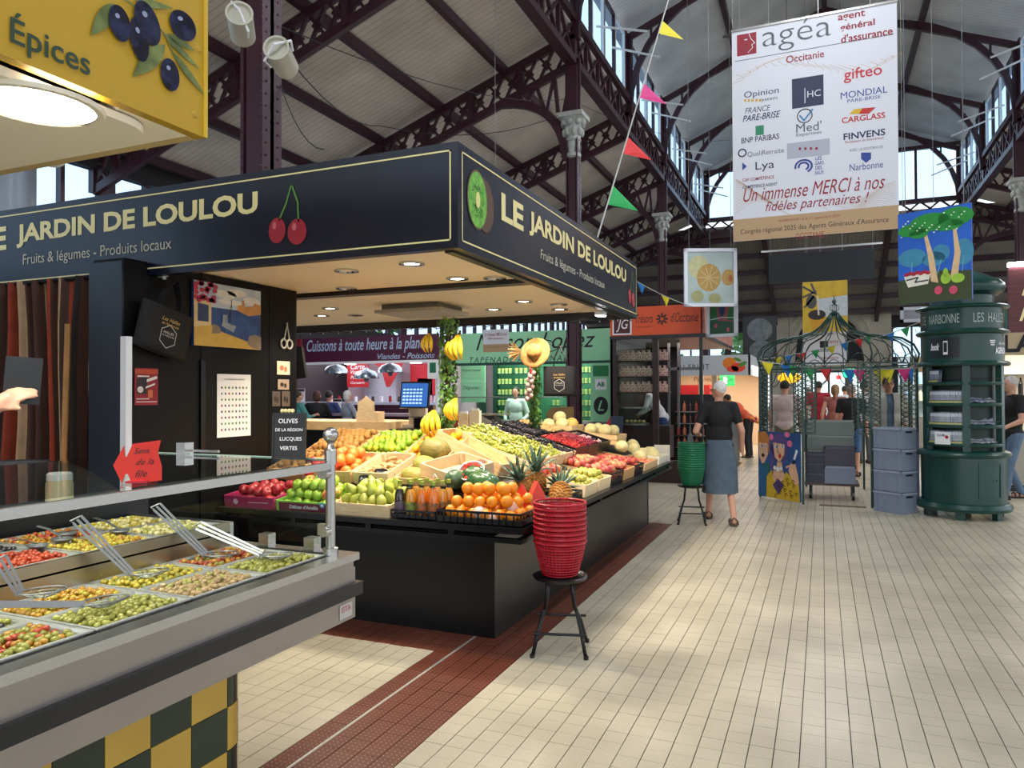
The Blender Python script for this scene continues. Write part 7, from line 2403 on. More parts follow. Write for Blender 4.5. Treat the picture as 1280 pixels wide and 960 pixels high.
def basket_meshes(m, mi):
 body = MB()
 H_, r0, r1, N = .20, .10, .155, 40
 rz_ = lambda z: r0 + (r1 - r0) * (z / H_) ** .8
 # ribs and hoops weave
 for k in range(N):
  a = 2 * PI * k / N
  pts = [((rz_(z) + (.0015 if i % 2 else -.0015)) * math.cos(a), (rz_(z) + (.0015 if i % 2 else -.0015)) * math.sin(a), z) for i, z in enumerate([H_ * q / 6 for q in range(7)])]
  body.tube(pts, .0032, 4)
 hoops = MB()
 for i in range(12):
  z = .005 + H_ * i / 12.5
  hoops.tube([(rz_(z) * math.cos(2 * PI * k / 28), rz_(z) * math.sin(2 * PI * k / 28), z) for k in range(28)], .0042, 5, closed=True)
 rim = MB()
 for z in (H_ - .032, H_):
  rim.tube([(rz_(z) * math.cos(2 * PI * k / 32), rz_(z) * math.sin(2 * PI * k / 32), z) for k in range(32)], .006 if z < H_ else .0075, 6, closed=True)
 bot = MB().lathe([(0, .002), (r0, .002), (r0, .006), (0, .006)], 24)
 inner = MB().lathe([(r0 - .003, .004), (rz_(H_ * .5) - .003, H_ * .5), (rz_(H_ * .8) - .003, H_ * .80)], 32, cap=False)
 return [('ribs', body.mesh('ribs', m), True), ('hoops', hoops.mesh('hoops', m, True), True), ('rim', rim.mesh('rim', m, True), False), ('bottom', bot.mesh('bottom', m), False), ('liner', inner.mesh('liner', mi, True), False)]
def basket_stack(loc, n, step, m, mi, color, h0=.45):
 ms = basket_meshes(m, mi)
 for k in range(n):
  where = 'bottom' if k == 0 else 'topmost' if k == n - 1 else ['second', 'third', 'fourth', 'fifth', 'sixth', 'seventh', 'eighth', 'ninth', 'tenth', 'eleventh', 'twelfth'][k - 1]
  t = thing('shopping_basket', '%s %s plastic basket %sof the stack on the stool' % (where, color, '' if k in (0, n - 1) else 'from the bottom '), 'basket', (loc[0], loc[1], h0 + k * step), k * .11, color + ' stacked baskets')
  for nm, me, stf in ms:
   o = link(nm, me, t)
   if stf: o['kind'] = 'stuff'
RSX, RSY = -1.455, 4.18
stool((RSX, RSY, 0), R(16), 'black folding stool carrying the red baskets')
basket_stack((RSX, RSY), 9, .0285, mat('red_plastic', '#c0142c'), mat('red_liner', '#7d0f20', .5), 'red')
GSX, GSY = -1.43, 8.82
stool((GSX, GSY, 0), R(10), 'black folding stool carrying the green baskets')
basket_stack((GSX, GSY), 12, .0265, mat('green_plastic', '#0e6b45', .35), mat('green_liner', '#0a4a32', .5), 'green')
# ======== GAZEBO
gz = thing('iron_gazebo', 'dark green wrought iron gazebo with onion dome and lattice posts', 'gazebo', (.17, 11.88, 0))
RG = 1.11
V8 = [(RG * math.cos(R(-112.5 + 45 * k)), RG * math.sin(R(-112.5 + 45 * k))) for k in range(8)]
ZE_ = 1.93
prof = [(r, 1.93 + (z - 1.97) * .84) for r, z in [(1.0, 1.97), (1.03, 2.12), (.97, 2.28), (.83, 2.40), (.62, 2.455), (.44, 2.49), (.30, 2.55), (.19, 2.65), (.11, 2.77), (.05, 2.88)]]
for k in range(24):
 a = R(-112.5 + 15 * k)
 f = 1.0 if k % 3 == 0 else .955
 MB().tube([(r * RG * f * math.cos(a), r * RG * f * math.sin(a), z) for r, z in prof], .013 if k % 3 == 0 else .008, 6).build('dome_rib', M_dkgreen, gz, smooth=True)
for k in range(8):
 a, b = V8[k], V8[(k + 1) % 8]
 for z in (ZE_, ZE_ - .07):
  MB().bar((*a, z), (*b, z), .022, .022).build('eave_bar', M_dkgreen, gz)
 for q in range(3):
  u0, u1 = q / 3, (q + 1) / 3
  pts = []
  for i in range(9):
   t_ = i / 8
   u = u0 + (u1 - u0) * t_
   pts.append((a[0] + (b[0] - a[0]) * u, a[1] + (b[1] - a[1]) * u, ZE_ + .13 * math.sin(PI * t_)))
  MB().tube(pts, .007, 5).build('scallop', M_dkgreen, gz)
 # lattice post: two uprights, crossed lattice between
 c = Vector((a[0], a[1], 0))
 for s_, other in ((1, V8[(k + 1) % 8]), (-1, V8[k - 1])):
  d = (Vector((other[0], other[1], 0)) - c).normalized()
  e = c + d * .16
  MB().bar((c.x, c.y, 0), (c.x, c.y, ZE_), .03, .03).build('upright', M_dkgreen, gz) if s_ == 1 else None
  MB().bar((e.x, e.y, .98), (e.x, e.y, ZE_), .018, .018).build('upright', M_dkgreen, gz)
  mb = MB()
  n = 14
  for i in range(n):
   z0, z1 = 1.0 + i * .066, 1.0 + (i + 1) * .066
   mb.bar((c.x, c.y, z0), (e.x, e.y, z1), .009, .009); mb.bar((e.x, e.y, z0), (c.x, c.y, z1), .009, .009)
  tag(mb.build('lattice', M_dkgreen, gz), kind='stuff')
  # scroll bracket under the eave
  pts = [(e.x + d.x * .2 * math.sin(t_), e.y + d.y * .2 * math.sin(t_), 1.62 + .27 * (1 - math.cos(t_))) for t_ in [PI / 2 * i / 8 for i in range(9)]]
  MB().tube(pts, .007, 5).build('scroll', M_dkgreen, gz)
  MB().bar((c.x, c.y, .98), (e.x, e.y, .98), .02, .02).build('mid_bar', M_dkgreen, gz)
FZ = -.19
MB().lathe([(.06, 2.86 + FZ), (.07, 2.89 + FZ), (.03, 2.92 + FZ)], 12).build('collar', M_dkgreen, gz)
for k in range(6):
 a = k * PI / 3
 MB().tube([(r * math.cos(a), r * math.sin(a), z + FZ) for r, z in ((.012, 2.91), (.06, 2.95), (.055, 3.0), (.01, 3.03))], .005, 5).build('finial_cage', M_dkgreen, gz)
MB().lathe([(.006, 2.7), (.006, 2.84), (.03, 2.86), (.03, 2.89), (.01, 2.91), (.003, 2.97)], 10).build('finial', M_dkgreen, gz)
# painted boards leaning on the front sides
def side_board(k, label, items, bg, z0=.02, h=.95, cat='painting'):
 a, b = Vector((*V8[k], 0)), Vector((*V8[(k + 1) % 8], 0))
 d = (b - a)
 w_ = d.length
 ang = math.atan2(d.y, d.x)
 nrm = Vector((d.y, -d.x, 0)).normalized()
 p = Vector((gz.location.x, gz.location.y, 0)) + a + nrm * .035
 t = thing('painted_board', label, cat, (p.x, p.y, z0), ang)
 w_ -= .02
 MB().bb(0, w_, 0, .02, 0, h).build('board', mat('board_' + bg[1:], bg, .6, var=.15, scale=5), t)
 art(t, (0, 0, 0), (1, 0, 0), items, (w_, h))
 return t
curl = [('l', .012, [(.45 + .5 * ((i * 37) % 100) / 100 + .03 * math.cos(q), .05 + .27 * ((i * 53) % 100) / 100 + .022 * math.sin(q)) for q in [.7 * j for j in range(8)]]) for i in range(16)]
side_board(7, 'painted board of a red haired man and a purple haired lady in yellow', [
('painted_teal_coat', '#1f5a5c', [[(0, 0), (.2, 0), (.36, .3), (.36, .5), (.2, .52), (0, .5)]]),
('painted_blue_coat', '#215a86', [[(.0, 0), (.18, 0), (.22, .42), (.0, .5)]]),
('painted_orange_hair', '#b8742c', [[(0, .72), (0, .98), (.2, 1), (.28, .9), (.28, .66), (.2, .8), (.05, .8)]]),
('painted_purple_hair', '#54427c', [('d', .52, .78, .22, .2), [(.3, .4), (.32, .8), (.45, .8), (.4, .42)], [(.6, .5), (.62, .8), (.74, .8), (.7, .62)]]),
('painted_skin', '#d8a884', [[(.03, .82), (.24, .82), (.25, .65), (.16, .52), (.1, .5), (.03, .6)], [(.38, .84), (.66, .82), (.64, .66), (.54, .54), (.42, .62)], [(.48, .56), (.58, .56), (.62, .4), (.44, .4)], [(.36, .28), (.38, .42), (.62, .42), (.7, .3), (.6, .2), (.45, .2)]]),
('painted_yellow_dress', '#c9a41c', [[(.2, 0), (.22, .32), (.34, .42), (.38, .28), (.5, .18), (.62, .3), (.68, .42), (.8, .36), (.98, .26), (1, 0)]]),
('painted_hand', '#d8a884', [[(.74, .44), (.8, .56), (.86, .54), (.9, .56), (.96, .4), (.98, .28), (.9, .24), (.82, .32)], [(.68, .5), (.78, .53), (.78, .5), (.69, .47)]]),
('painted_purple_ribbon', '#4a3570', [[(.36, .2), (.5, .3), (.64, .22), (.5, .06)]]),
('painted_pearls', '#d9dcdc', [('d', .42, .46, .035, .03), ('d', .5, .44, .04, .035), ('d', .57, .46, .035, .03)]),
('painted_flowers', '#d86a92', [('d', .72, .97, .07, .04), ('d', .78, .84, .06, .05), ('d', .34, .92, .05, .05)]),
('painted_lips', '#c01828', [('d', .545, .645, .035, .035)]),
('painted_mouth', '#141418', [('d', .13, .63, .04, .03)]),
('painted_eye_white', '#c9d2dc', [('d', .47, .78, .05, .022), ('d', .61, .79, .04, .02), ('d', .1, .77, .04, .022), ('d', .21, .77, .035, .02)]),
('painted_pupil', '#1f2f5a', [('d', .47, .78, .016, .018), ('d', .61, .79, .015, .018), ('d', .1, .77, .015, .018), ('d', .21, .77, .014, .018)]),
('painted_brush', '#e4e0dc', [[(.86, .62), (.9, .6), (.97, .74), (.93, .77)]]),
('painted_brush_tip', '#181a22', [[(.84, .56), (.87, .54), (.91, .6), (.87, .62)]]),
('painted_outline', '#3a2a14', curl + [('l', .01, [(.5, .84), (.49, .7), (.54, .69)]), ('l', .008, [(.42, .62), (.54, .54), (.64, .66)]), ('l', .008, [(.12, .84), (.13, .72)])]),
], '#234a80')
side_board(1, 'painted board of a figure with blond hair half hidden by the grey crates', [
('painted_hair', '#c9a030', [[(.0, .62), (.0, .8), (.25, .82), (.5, .7), (.5, .6), (.2, .68)]]),
('painted_cheek', '#c99a92', [[(.0, .35), (.0, .62), (.25, .66), (.4, .5), (.3, .35)]]),
('painted_lips', '#c01828', [('d', .15, .42, .08, .04)]),
('painted_dress', '#1d3f8a', [[(.0, .0), (.0, .25), (.4, .2), (.5, 0)]]),
], '#1a2c4c')
# threshold strip
th_ = thing('threshold_strip', 'brown wooden threshold strip on the floor in front of the gazebo', 'strip', (.17, 10.84, 0))
MB().bb(-.22, .35, -.04, .04, 0, .012).build('strip', mat('strip_brown', '#6a5642', .6), th_)
# ---- crates and trolley
RIMC = {'crate_grey': '#939cad', 'crate_greygreen': '#989f97', 'crate_dark': '#4a4a56', 'crate_darkgrey': '#504e5c'}
def euro(name, label, loc, rz, d, m, slot=True, grp=None):
 w_, dd, h = d
 t = thing(name, label, 'crate', loc, rz, grp)
 mb = MB()
 th = .006
 a, b = w_ / 2 - .012, dd / 2 - .012
 for s in (-1, 1):
  mb.bb(-a, a, s * b - th / 2, s * b + th / 2, 0, h - .02); mb.bb(s * a - th / 2, s * a + th / 2, -b, b, 0, h - .02)
 mb.bb(-a, a, -b, b, 0, .01)
 mb.build('walls', m, t)
 mb = MB()
 for s in (-1, 1):
  mb.bb(-w_ / 2, w_ / 2, s * (dd / 2 - .01) - .01, s * (dd / 2 - .01) + .01, h - .03, h - .003); mb.bb(s * (w_ / 2 - .01) - .01, s * (w_ / 2 - .01) + .01, -dd / 2, dd / 2, h - .03, h - .003)
 mb.build('rim', mat(m.name + '_rim', RIMC.get(m.name, '#8e97a6'), .45), t)
 for sx in (-1, 1):
  for s in (-1, 1):
   MB().bb(sx * (a - .05) - .004, sx * (a - .05) + .004, s * (b + .006) - .004, s * (b + .006) + .004, 0, h - .03).build('rib', m, t)
   if slot: MB().bb(sx * (a + .004) - .003, sx * (a + .004) + .003, -.06, .06, h - .065, h - .045).build('hand_slot', M_black, t) if s == 1 else None
 return t
M_gc = mat('crate_grey', '#7c8596', .45, var=.04)
for k in range(4):
 euro('plastic_crate', 'grey plastic crate, %s of the stack of four beside the green kiosk' % ['bottom one', 'second from below', 'third from below', 'topmost one'][k], (.845, 10.60, k * .272), R(-42), (.42, .30, .268), M_gc)
tr_ = thing('wheeled_trolley', 'flat trolley on black castors inside the gazebo', 'trolley', (.11, 11.75, 0))
MB().bb(-.36, .36, -.3, .3, .2, .235).build('deck', mat('trolley_deck', '#5a4a40', .6), tr_)
for sx in (-1, 1):
 for s in (-1, 1):
  f = MB().bb(sx * .28 - .02, sx * .28 + .02, s * .24 - .03, s * .24 + .03, .1, .2).build('fork', M_blackm, tr_)
  MB().cyl((sx * .28 - .018, s * .24, .062), (sx * .28 + .018, s * .24, .062), .062, 16).build('wheel', M_black, f)
M_gg = mat('crate_greygreen', '#7e857e', .5)
M_dc = mat('crate_dark', '#34343f', .45)
for k in range(4):
 euro('plastic_crate', 'grey green crate %s on the trolley' % ['at the bottom of the tall stack', 'second from below in the tall stack', 'third from below in the tall stack', 'on top of the tall stack'][k], (.1, 11.92, .236 + k * .222), 0, (.66, .26, .22), M_gg, False)
for k in range(3):
 euro('plastic_crate', '%s small dark crate at the front left of the trolley' % ['bottom', 'middle', 'top'][k], (-.1, 11.6, .236 + k * .142), 0, (.28, .3, .14), M_dc, False)
euro('plastic_crate', 'grey crate at the front right of the trolley under the dark one', (.22, 11.58, .236), 0, (.42, .32, .25), M_gc, False)
euro('plastic_crate', 'dark purple grey crate on top at the front right of the trolley', (.22, 11.58, .488), 0, (.42, .32, .27), mat('crate_darkgrey', '#3c3a46', .45), False)
# ======== GREEN KIOSK COLUMN
KX, KY, KR = 1.60, 10.60, .56
ko = thing('kiosk_column', 'round dark green advertising column with NARBONNE lettering and leaflet shelves', 'kiosk', (KX, KY, 0))
ko.scale = (.83, .83, .972)
FA = math.atan2(-KY, -KX)         # direction towards the aisle viewer
def lat(name, prof, m=M_green, **k): return MB().lathe(prof, 48).build(name, m, ko, smooth='auto', **k)
lat('base_ring', [(.5, .10), (.61, .10), (.625, .14), (.60, .19), (.55, .20)])
lat('lower_cabinet', [(.55, .18), (.555, .72), (.55, .80)])
lat('cabinet_flange', [(.55, .76), (.60, .77), (.615, .80), (.59, .83), (.53, .85), (.3, .85)])
lat('core', [(.42, .85), (.42, 1.95)], mat('kiosk_dark', '#0a211e', .5))
lat('lower_band_flange', [(.3, 1.90), (.60, 1.90), (.615, 1.925), (.59, 1.95), (.55, 1.96)])
lat('lower_band', [(.54, 1.95), (.54, 2.30)])
lat('middle_flange', [(.54, 2.29), (.59, 2.30), (.61, 2.325), (.58, 2.35), (.54, 2.36)])
lat('upper_band', [(.54, 2.35), (.54, 2.62)])
lat('upper_flange', [(.54, 2.61), (.60, 2.62), (.615, 2.64), (.58, 2.66), (.42, 2.67)])
lat('neck', [(.42, 2.66), (.42, 2.78), (.46, 2.8)])
lat('cap', [(.46, 2.79), (.53, 2.82), (.56, 2.88), (.55, 2.93), (.50, 2.97), (.26, 3.08), (.10, 3.13), (0, 3.14)])
for k in range(6):
 a = k * PI / 3 + .3
 MB().box((.5 * math.cos(a), .5 * math.sin(a), .05), (.08, .12, .1), (0, 0, a)).build('foot', M_green, ko)
for da in (-62, 5, 68, 130, 190, 250):
 a = FA + R(da)
 MB().box((.50 * math.cos(a), .50 * math.sin(a), 1.38), (.08, .10, 1.08), (0, 0, a)).build('pilaster', M_green, ko)
def kbend(a0, r, z0):
 """wrap: x along the circumference to the right of the viewer"""
 def f(v):
  a = a0 + v.x / r
  return Vector(((r + v.z + .003) * math.cos(a), (r + v.z + .003) * math.sin(a), z0 + v.y))
 return f
M_let = mat('silver_letter', '#aab4ac', .4)
ring = 'LES HALLES DE NARBONNE'
for a0, body, wd in ((R(-6), 'NARBONNE', .44), (R(-42), 'DE', .10), (R(43), 'LES', .14), (R(74), 'HALLES', .32), (R(140), 'DE NARBONNE', .58), (R(-100), 'LES HALLES', .5)):
 text(body, 0, 0, 0, M_let, ko, fn=kbend(FA - R(20) + a0, .541, 2.485), width=wd, height=.115, align='CENTER')
def kpanel(name, a0, wd, h, z, m, e=.004, thick=.006):
 mb = MB(); n = 10; vs = []
 for i in range(n + 1):
  a = FA + a0 + (i / n - .5) * wd / .54
  for zz in (z - h / 2, z + h / 2):
   for r in (.54, .54 + e):
    vs.append((r * math.cos(a), r * math.sin(a), zz))
 fs = []
 for i in range(n):
  b = i * 4
  fs += [(b + 1, b + 5, b + 7, b + 3), (b + 2, b + 3, b + 7, b + 6), (b, b + 4, b + 5, b + 1)]
 fs += [(0, 1, 3, 2), (n * 4, n * 4 + 2, n * 4 + 3, n * 4 + 1)]
 return mb.add(vs, fs).build(name, m, ko)
kpanel('poster_panel', R(-25), .42, .25, 2.125, mat('panel_black', '#14181a', .4))
text('book', 0, 0, 0, M_white, ko, fn=kbend(FA - R(38), .546, 2.14), width=.14, height=.09, align='CENTER', shear=.3, bold=.03)
kpanel('phone_pictogram', R(-22), .06, .17, 2.125, M_white, .006)
kpanel('phone_pictogram_screen', R(-22), .045, .12, 2.13, mat('panel_black', '#14181a'), .008)
text('AGENDA', 0, 0, 0, M_white, ko, fn=kbend(FA + R(62), .546, 2.08), width=.26, height=.08, align='CENTER', bold=.04)
for k in range(3): kpanel('stripe', R(44), .09 - k * .015, .014, 2.2 - k * .025, M_white, .004)
text('des Halles', 0, 0, 0, M_white, ko, fn=kbend(FA + R(66), .546, 2.17), width=.2, align='CENTER', shear=.3)
for a0 in (-32, 38):
 for (w_, h_, z, dz) in ((.30, .02, .70, 0), (.30, .02, .28, 0)):
  kpanel('door_moulding', R(a0), w_, h_, z, M_green, .022)
 for s in (-1, 1): kpanel('door_moulding', R(a0 + s * 17), .02, .44, .49, M_green, .022)
 MB().ell((.585 * math.cos(FA + R(a0 + 6)), .585 * math.sin(FA + R(a0 + 6)), .5), .012, 8, 6).build('door_knob', M_green, ko)
leafc = ['#4a5568', '#3f4a74', '#7a7f8c', '#5a5f6a', '#8a8f96']
lm2 = {}
for c in leafc: lm2[c] = MB().bb(-.004, .004, -.045, .045, 0, .17).mesh('leaflet', mat('leaflet_' + c[1:], c, .5, hex2='#b9bec6', scale=9))
hd = MB().bb(.004, .0055, -.04, .04, .115, .155).mesh('header', mat('leaflet_header', '#c9ced6', .5))
h2 = MB().bb(.004, .0055, -.04, .04, .02, .04).mesh('footer', mat('leaflet_footer', '#c9c46a', .5))
for j, z in enumerate((.92, 1.15, 1.42, 1.68)):
 mb = MB()
 for (a0, a1) in ((-59, 2), (8, 65)):
  mb.lathe([(.30, z - .02), (.54, z - .02), (.55, z), (.54, z + .02), (.53, z), (.30, z)], 14, a0=FA + R(a0), a1=FA + R(a1))
 mb.build('shelf', M_green, ko, smooth='auto')
 MB().tube([(.535 * math.cos(FA + R(a)), .535 * math.sin(FA + R(a)), z + .06) for a in range(8, 66, 6)], .003, 4).build('wire_rail', M_blackm, ko)
 MB().tube([(.535 * math.cos(FA + R(a)), .535 * math.sin(FA + R(a)), z + .05) for a in range(-58, 3, 6)], .003, 4).build('wire_rail', M_blackm, ko)
 for a in ([-52, -42, -31, -21, -12, -4] if j < 3 else [-52, -42]):
  for layer in range(2):
   r = .425 - layer * .025
   aa = FA + R(a + layer * 2)
   o = link('leaflet', lm2[leafc[(j * 3 + abs(a)) % 5]], None, (KX + r * math.cos(aa), KY + r * math.sin(aa), z * .972 + .002), (0, R(-8), aa))
   tag(o, 'printed leaflet standing in the left shelves of the green kiosk', 'leaflet', 'leaflets in the left kiosk shelves')
   if layer == 0: link('header', hd, o); link('footer', h2, o)
 rr = random.Random(j)
 for a in (14, 24, 34, 45, 55):
  if j == 3: continue
  aa = FA + R(a)
  o = link('leaflet', lm2[leafc[(j + a) % 5]], None, (KX + .40 * math.cos(aa), KY + .40 * math.sin(aa), z * .972 + .03), (rr.uniform(-.5, .5), R(-55) + rr.uniform(-.2, .2), aa + rr.uniform(-.4, .4)))
  tag(o, 'leaflet lying slumped in the right shelves of the green kiosk', 'leaflet', 'leaflets in the right kiosk shelves')
cp2 = thing('red_white_flyer', 'white flyer with blue lettering and red dot on the lowest kiosk shelf', 'leaflet', (KX + .475 * math.cos(FA - R(26)), KY + .475 * math.sin(FA - R(26)), .90), FA - R(26) + PI / 2)
MB().bb(-.09, .09, -.002, .002, 0, .15).build('sheet', M_white, cp2)
text('CLUB', (-.02, -.004, .11), (1, 0, 0), (0, 0, 1), mat('blue_ink', '#1d2d66'), cp2, width=.09, align='CENTER', bold=.03)
mb = MB(); disc2(mb, (0, 0, 0), (1, 0, 0), FU, .05, .09, .02, .02, .006); mb.build('red_dot', M_red, cp2)
# ======== HANGING BANNERS AND PAINTINGS
def hang(t, x, w_, z, h, top):
 for s in (-1, 1):
  MB().cyl((x + s * w_ * .42, .01, z + h), (x + s * w_ * .42, .01, top), .004, 5).build('cord', mat('cord_grey', '#77777a', .6), t)
BY_ = 10.4
xl, xr = at(918, Y=BY_).x, at(1126, Y=BY_).x
zbn, ztn = at(916, 303, Y=BY_).z, at(919, 38, Y=BY_).z
bn = thing('partner_banner', 'tall white hanging banner of sponsor names thanking its fidèles partenaires', 'banner', ((xl + xr) / 2, BY_, zbn))
w_, h_ = xr - xl, ztn - zbn
MB().bb(-w_ / 2, w_ / 2, 0, .006, 0, h_).build('cloth', mat('banner_cloth', '#d4d5dd', .6), bn)
MB().bb(-w_ / 2 - .01, w_ / 2 + .01, -.012, .018, h_ - .01, h_ + .02).build('top_bar', M_steel, bn)
MB().bb(-w_ / 2 - .12, -w_ / 2, -.01, .01, h_ - .06, h_ - .03).build('end_clip', M_black, bn)
MB().bb(-w_ / 2 + .002, w_ / 2 - .002, -.0015, 0, .002, .30).build('tan_band', mat('banner_tan', '#b3946e', .6), bn)
for s in (-1, 1): MB().cyl((s * w_ * .45, 0, h_), (s * w_ * .45, 0, 10.9 - zbn), .004, 5).build('cord', mat('cord_grey', '#77777a'), bn)
U = w_ / 208.0
LP = [1022]
def bx(px):
 LP[0] = px
 return (px - 1022) * U
def bz(py):                       # rows as printed on the cloth, undoing its perspective in the photo
 t_, b_ = 38 - .173 * (LP[0] - 919), 303 - .062 * (LP[0] - 916)
 return (b_ - py) / (b_ - t_) * h_
M_bred = mat('banner_red', '#8f1c2c', .6); M_bgrey = mat('banner_grey', '#55585f', .6); M_bblue = mat('banner_blue', '#24408c', .6); M_bdk = mat('banner_dark_blue', '#232a4a', .6)
M_bgold = mat('banner_gold', '#b58f5a', .6)
def bt_(body, cx, cy, wd, m, ht=None, **k):
 text(body, (bx(cx), -.002, bz(cy)), (1, 0, 0), (0, 0, 1), m, bn, width=wd * U, height=(ht * h_ / 265 if ht else None), align='CENTER', **k)
mb = MB()
for k in range(22):
 pts = [(bx(924 + 9.4 * k + 10 * math.sin(q * .5 + k * .35)), bz(92 - 1.5 * k + 22 * q / 8 - 14 * math.sin(k * .28) - q * 1.2)) for q in range(9)]
 line2(mb, (0, 0, 0), (1, 0, 0), FU, pts, .004, .0006)
for k in range(16):
 pts = [(bx(922 + q * 9), bz(266 - 2.2 * k - 14 * math.sin(q * .45 + k * .16))) for q in range(6 + (k % 5))]
 line2(mb, (0, 0, 0), (1, 0, 0), FU, pts, .003, .0006)
 pts = [(bx(1122 - q * 9), bz(278 - 2.4 * k - 12 * math.sin(q * .5 + k * .12))) for q in range(7 + (k % 5))]
 line2(mb, (0, 0, 0), (1, 0, 0), FU, pts, .003, .0006)
tag(mb.build('wave_lines', M_bgold, bn), kind='stuff')
MB().bb(bx(925), bx(951), -.003, 0, bz(65), bz(38)).build('red_square', M_bred, bn)
art_items = [('face_outline', '#d8d8de', [('l', .008, [(bx(941), bz(40)), (bx(944), bz(47)), (bx(949), bz(52)), (bx(945), bz(54)), (bx(946), bz(58)), (bx(940), bz(64))]), ('d', bx(937), bz(48), .02, .008)])]
for nm, c, shp in art_items:
 for s in shp:
  mb = MB()
  (line2(mb, (0, 0, 0), (1, 0, 0), FU, s[2], s[1], .0045) if s[0] == 'l' else disc2(mb, (0, 0, 0), (1, 0, 0), FU, s[1], s[2], s[3], s[4], .0045))
  mb.build(nm, mat('banner_cloth', '#d4d5dd'), bn)
bt_('agéa', 1003, 42, 88, M_bgrey, 34, bold=-.012)
for i, s in enumerate(('agent', 'général', "d'assurance")): bt_(s, [1072, 1079, 1090][i], 20 + i * 12, [33, 42, 62][i], M_bred, 10, bold=.02)
MB().bb(bx(922), bx(1122), -.003, 0, bz(44) - .003, bz(44) + .003).build('rule', M_bgrey, bn)
bt_('Occitanie', 1014, 70, 48, M_bred, 9, bold=.01)
bt_('Opinion', 957, 116, 46, M_bdk, 10); bt_('system', 966, 124, 24, M_bgrey, 5)
for k in range(5):
 MB().bb(bx(934 + 5 * k), bx(937 + 5 * k), -.003, 0, bz(126), bz(123)).build('star_mark', mat('banner_star', '#c9a02c', .6), bn)
bt_('FRANCE', 952, 136, 34, M_bdk, 7, shear=.3); bt_('PARE-BRISE', 957, 145, 50, M_bdk, 8, shear=.3, bold=.01)
MB().bb(bx(949), bx(960), -.003, 0, bz(168), bz(156)).build('green_square', mat('bnp_green', '#2a8060', .6), bn)
bt_('BNP PARIBAS', 955, 173, 50, M_bdk, 7, bold=.01)
mb = MB(); mb.tube([(bx(931) + .05 * math.cos(a), -.003, bz(191) + .05 * math.sin(a)) for a in [2 * PI * k / 16 for k in range(16)]], .008, 4, closed=True); mb.build('at_ring', M_bdk, bn)
bt_('QualiRetraite', 962, 191, 48, M_bgrey, 7)
MB().prism([(bx(931), bz(213)), (bx(931), bz(203)), (bx(937), bz(208))], .003).build('lya_mark', M_bblue, bn, (0, -.003, 0))
bt_('Lya', 961, 208, 25, M_bdk, 13)
bt_('CAP COMPÉTENCE', 952, 223, 42, M_bred, 5, bold=.01); bt_('COMPÉTENCE AGENT', 954, 232, 46, M_bdk, 5, bold=.01)
MB().bb(bx(997), bx(1037), -.003, 0, bz(131), bz(93)).build('navy_square', M_bdk, bn)
text('HC', (bx(1025), -.005, bz(117)), (1, 0, 0), (0, 0, 1), mat('banner_cloth', '#d4d5dd'), bn, width=17 * U, align='CENTER')
MB().bb(bx(1013), bx(1014), -.005, 0, bz(129), bz(110)).build('white_rule', mat('banner_cloth', '#d4d5dd'), bn)
mb = MB(); mb.tube([(bx(1013) + .09 * math.cos(a), -.003, bz(145) + .09 * math.sin(a)) for a in [2 * PI * k / 20 for k in range(20)]], .007, 4, closed=True); mb.build('check_ring', M_bgrey, bn)
mb = MB(); line2(mb, (0, 0, 0), (1, 0, 0), FU, [(bx(1007), bz(145)), (bx(1012), bz(151)), (bx(1023), bz(137))], .02, .004); mb.build('check_mark', mat('check_blue', '#3a80b0', .6), bn)
bt_("Med'", 1018, 159, 32, M_bgrey, 11); bt_('Expertises', 1018, 168, 32, M_bgrey, 5)
MB().bb(bx(990), bx(1044), -.003, 0, bz(194), bz(174)).build('grey_plate', mat('plate_grey', '#a9abb8', .6), bn)
bt_('QUALITÉ ASSURANCE', 1017, 180, 42, M_bdk, 4)
for k in range(4): MB().bb(bx(1005 + 7 * k), bx(1008 + 7 * k), -.005, 0, bz(188), bz(185)).build('star_mark', M_bred, bn)
mb = MB()
for r_ in (.085, .05):
 line2(mb, (0, 0, 0), (1, 0, 0), FU, [(bx(1011) + r_ * 1.2 * math.cos(a), bz(209) + r_ * math.sin(a)) for a in [PI * k / 8 - .2 for k in range(-2, 10)]], .024, .002)
mb.build('arch_logo', M_bblue, bn)['kind'] = 'stuff'
for i, s in enumerate(('LES', 'GARS', 'DES', 'EAUX')): bt_(s, 1030 + (i % 2), 199 + i * 6, [8, 11, 8, 11][i], M_bblue, 4.5, bold=.01)
bt_('gifteo', 1085, 93, 46, mat('gift_red', '#c02c3c', .6), 17, bold=.01)
bt_('MONDIAL', 1086, 117, 56, M_bblue, 8); bt_('PARE-BRISE', 1086, 125, 40, M_bblue, 4)
MB().prism([(bx(1068), bz(144)), (bx(1074), bz(138)), (bx(1084), bz(137)), (bx(1080), bz(144))], .002).build('yellow_flash', mat('flash_yellow', '#d0a81c', .6), bn, (0, -.003, 0))
MB().prism([(bx(1080), bz(144)), (bx(1084), bz(137)), (bx(1100), bz(136)), (bx(1092), bz(144))], .002).build('red_flash', mat('flash_red', '#b8281c', .6), bn, (0, -.003, 0))
bt_('CARGLASS', 1085, 149, 52, mat('flash_red', '#b8281c'), 7, bold=.02)
bt_('FINVENS', 1086, 170, 50, M_bdk, 8, bold=.02); bt_('Facilitateurs de financement', 1086, 177, 46, M_bred, 3)
bt_('AVEC LE SOUTIEN DE', 1088, 188, 40, M_bgrey, 3)
MB().prism([(bx(1082), bz(193)), (bx(1094), bz(193)), (bx(1094), bz(201)), (bx(1088), bz(206)), (bx(1082), bz(201))], .002).build('shield', M_bblue, bn, (0, -.003, 0))
bt_('Narbonne', 1088, 210, 40, M_bblue, 8)
bt_('Un immense MERCI à nos', 1021, 237, 178, M_bred, 17, shear=.35)
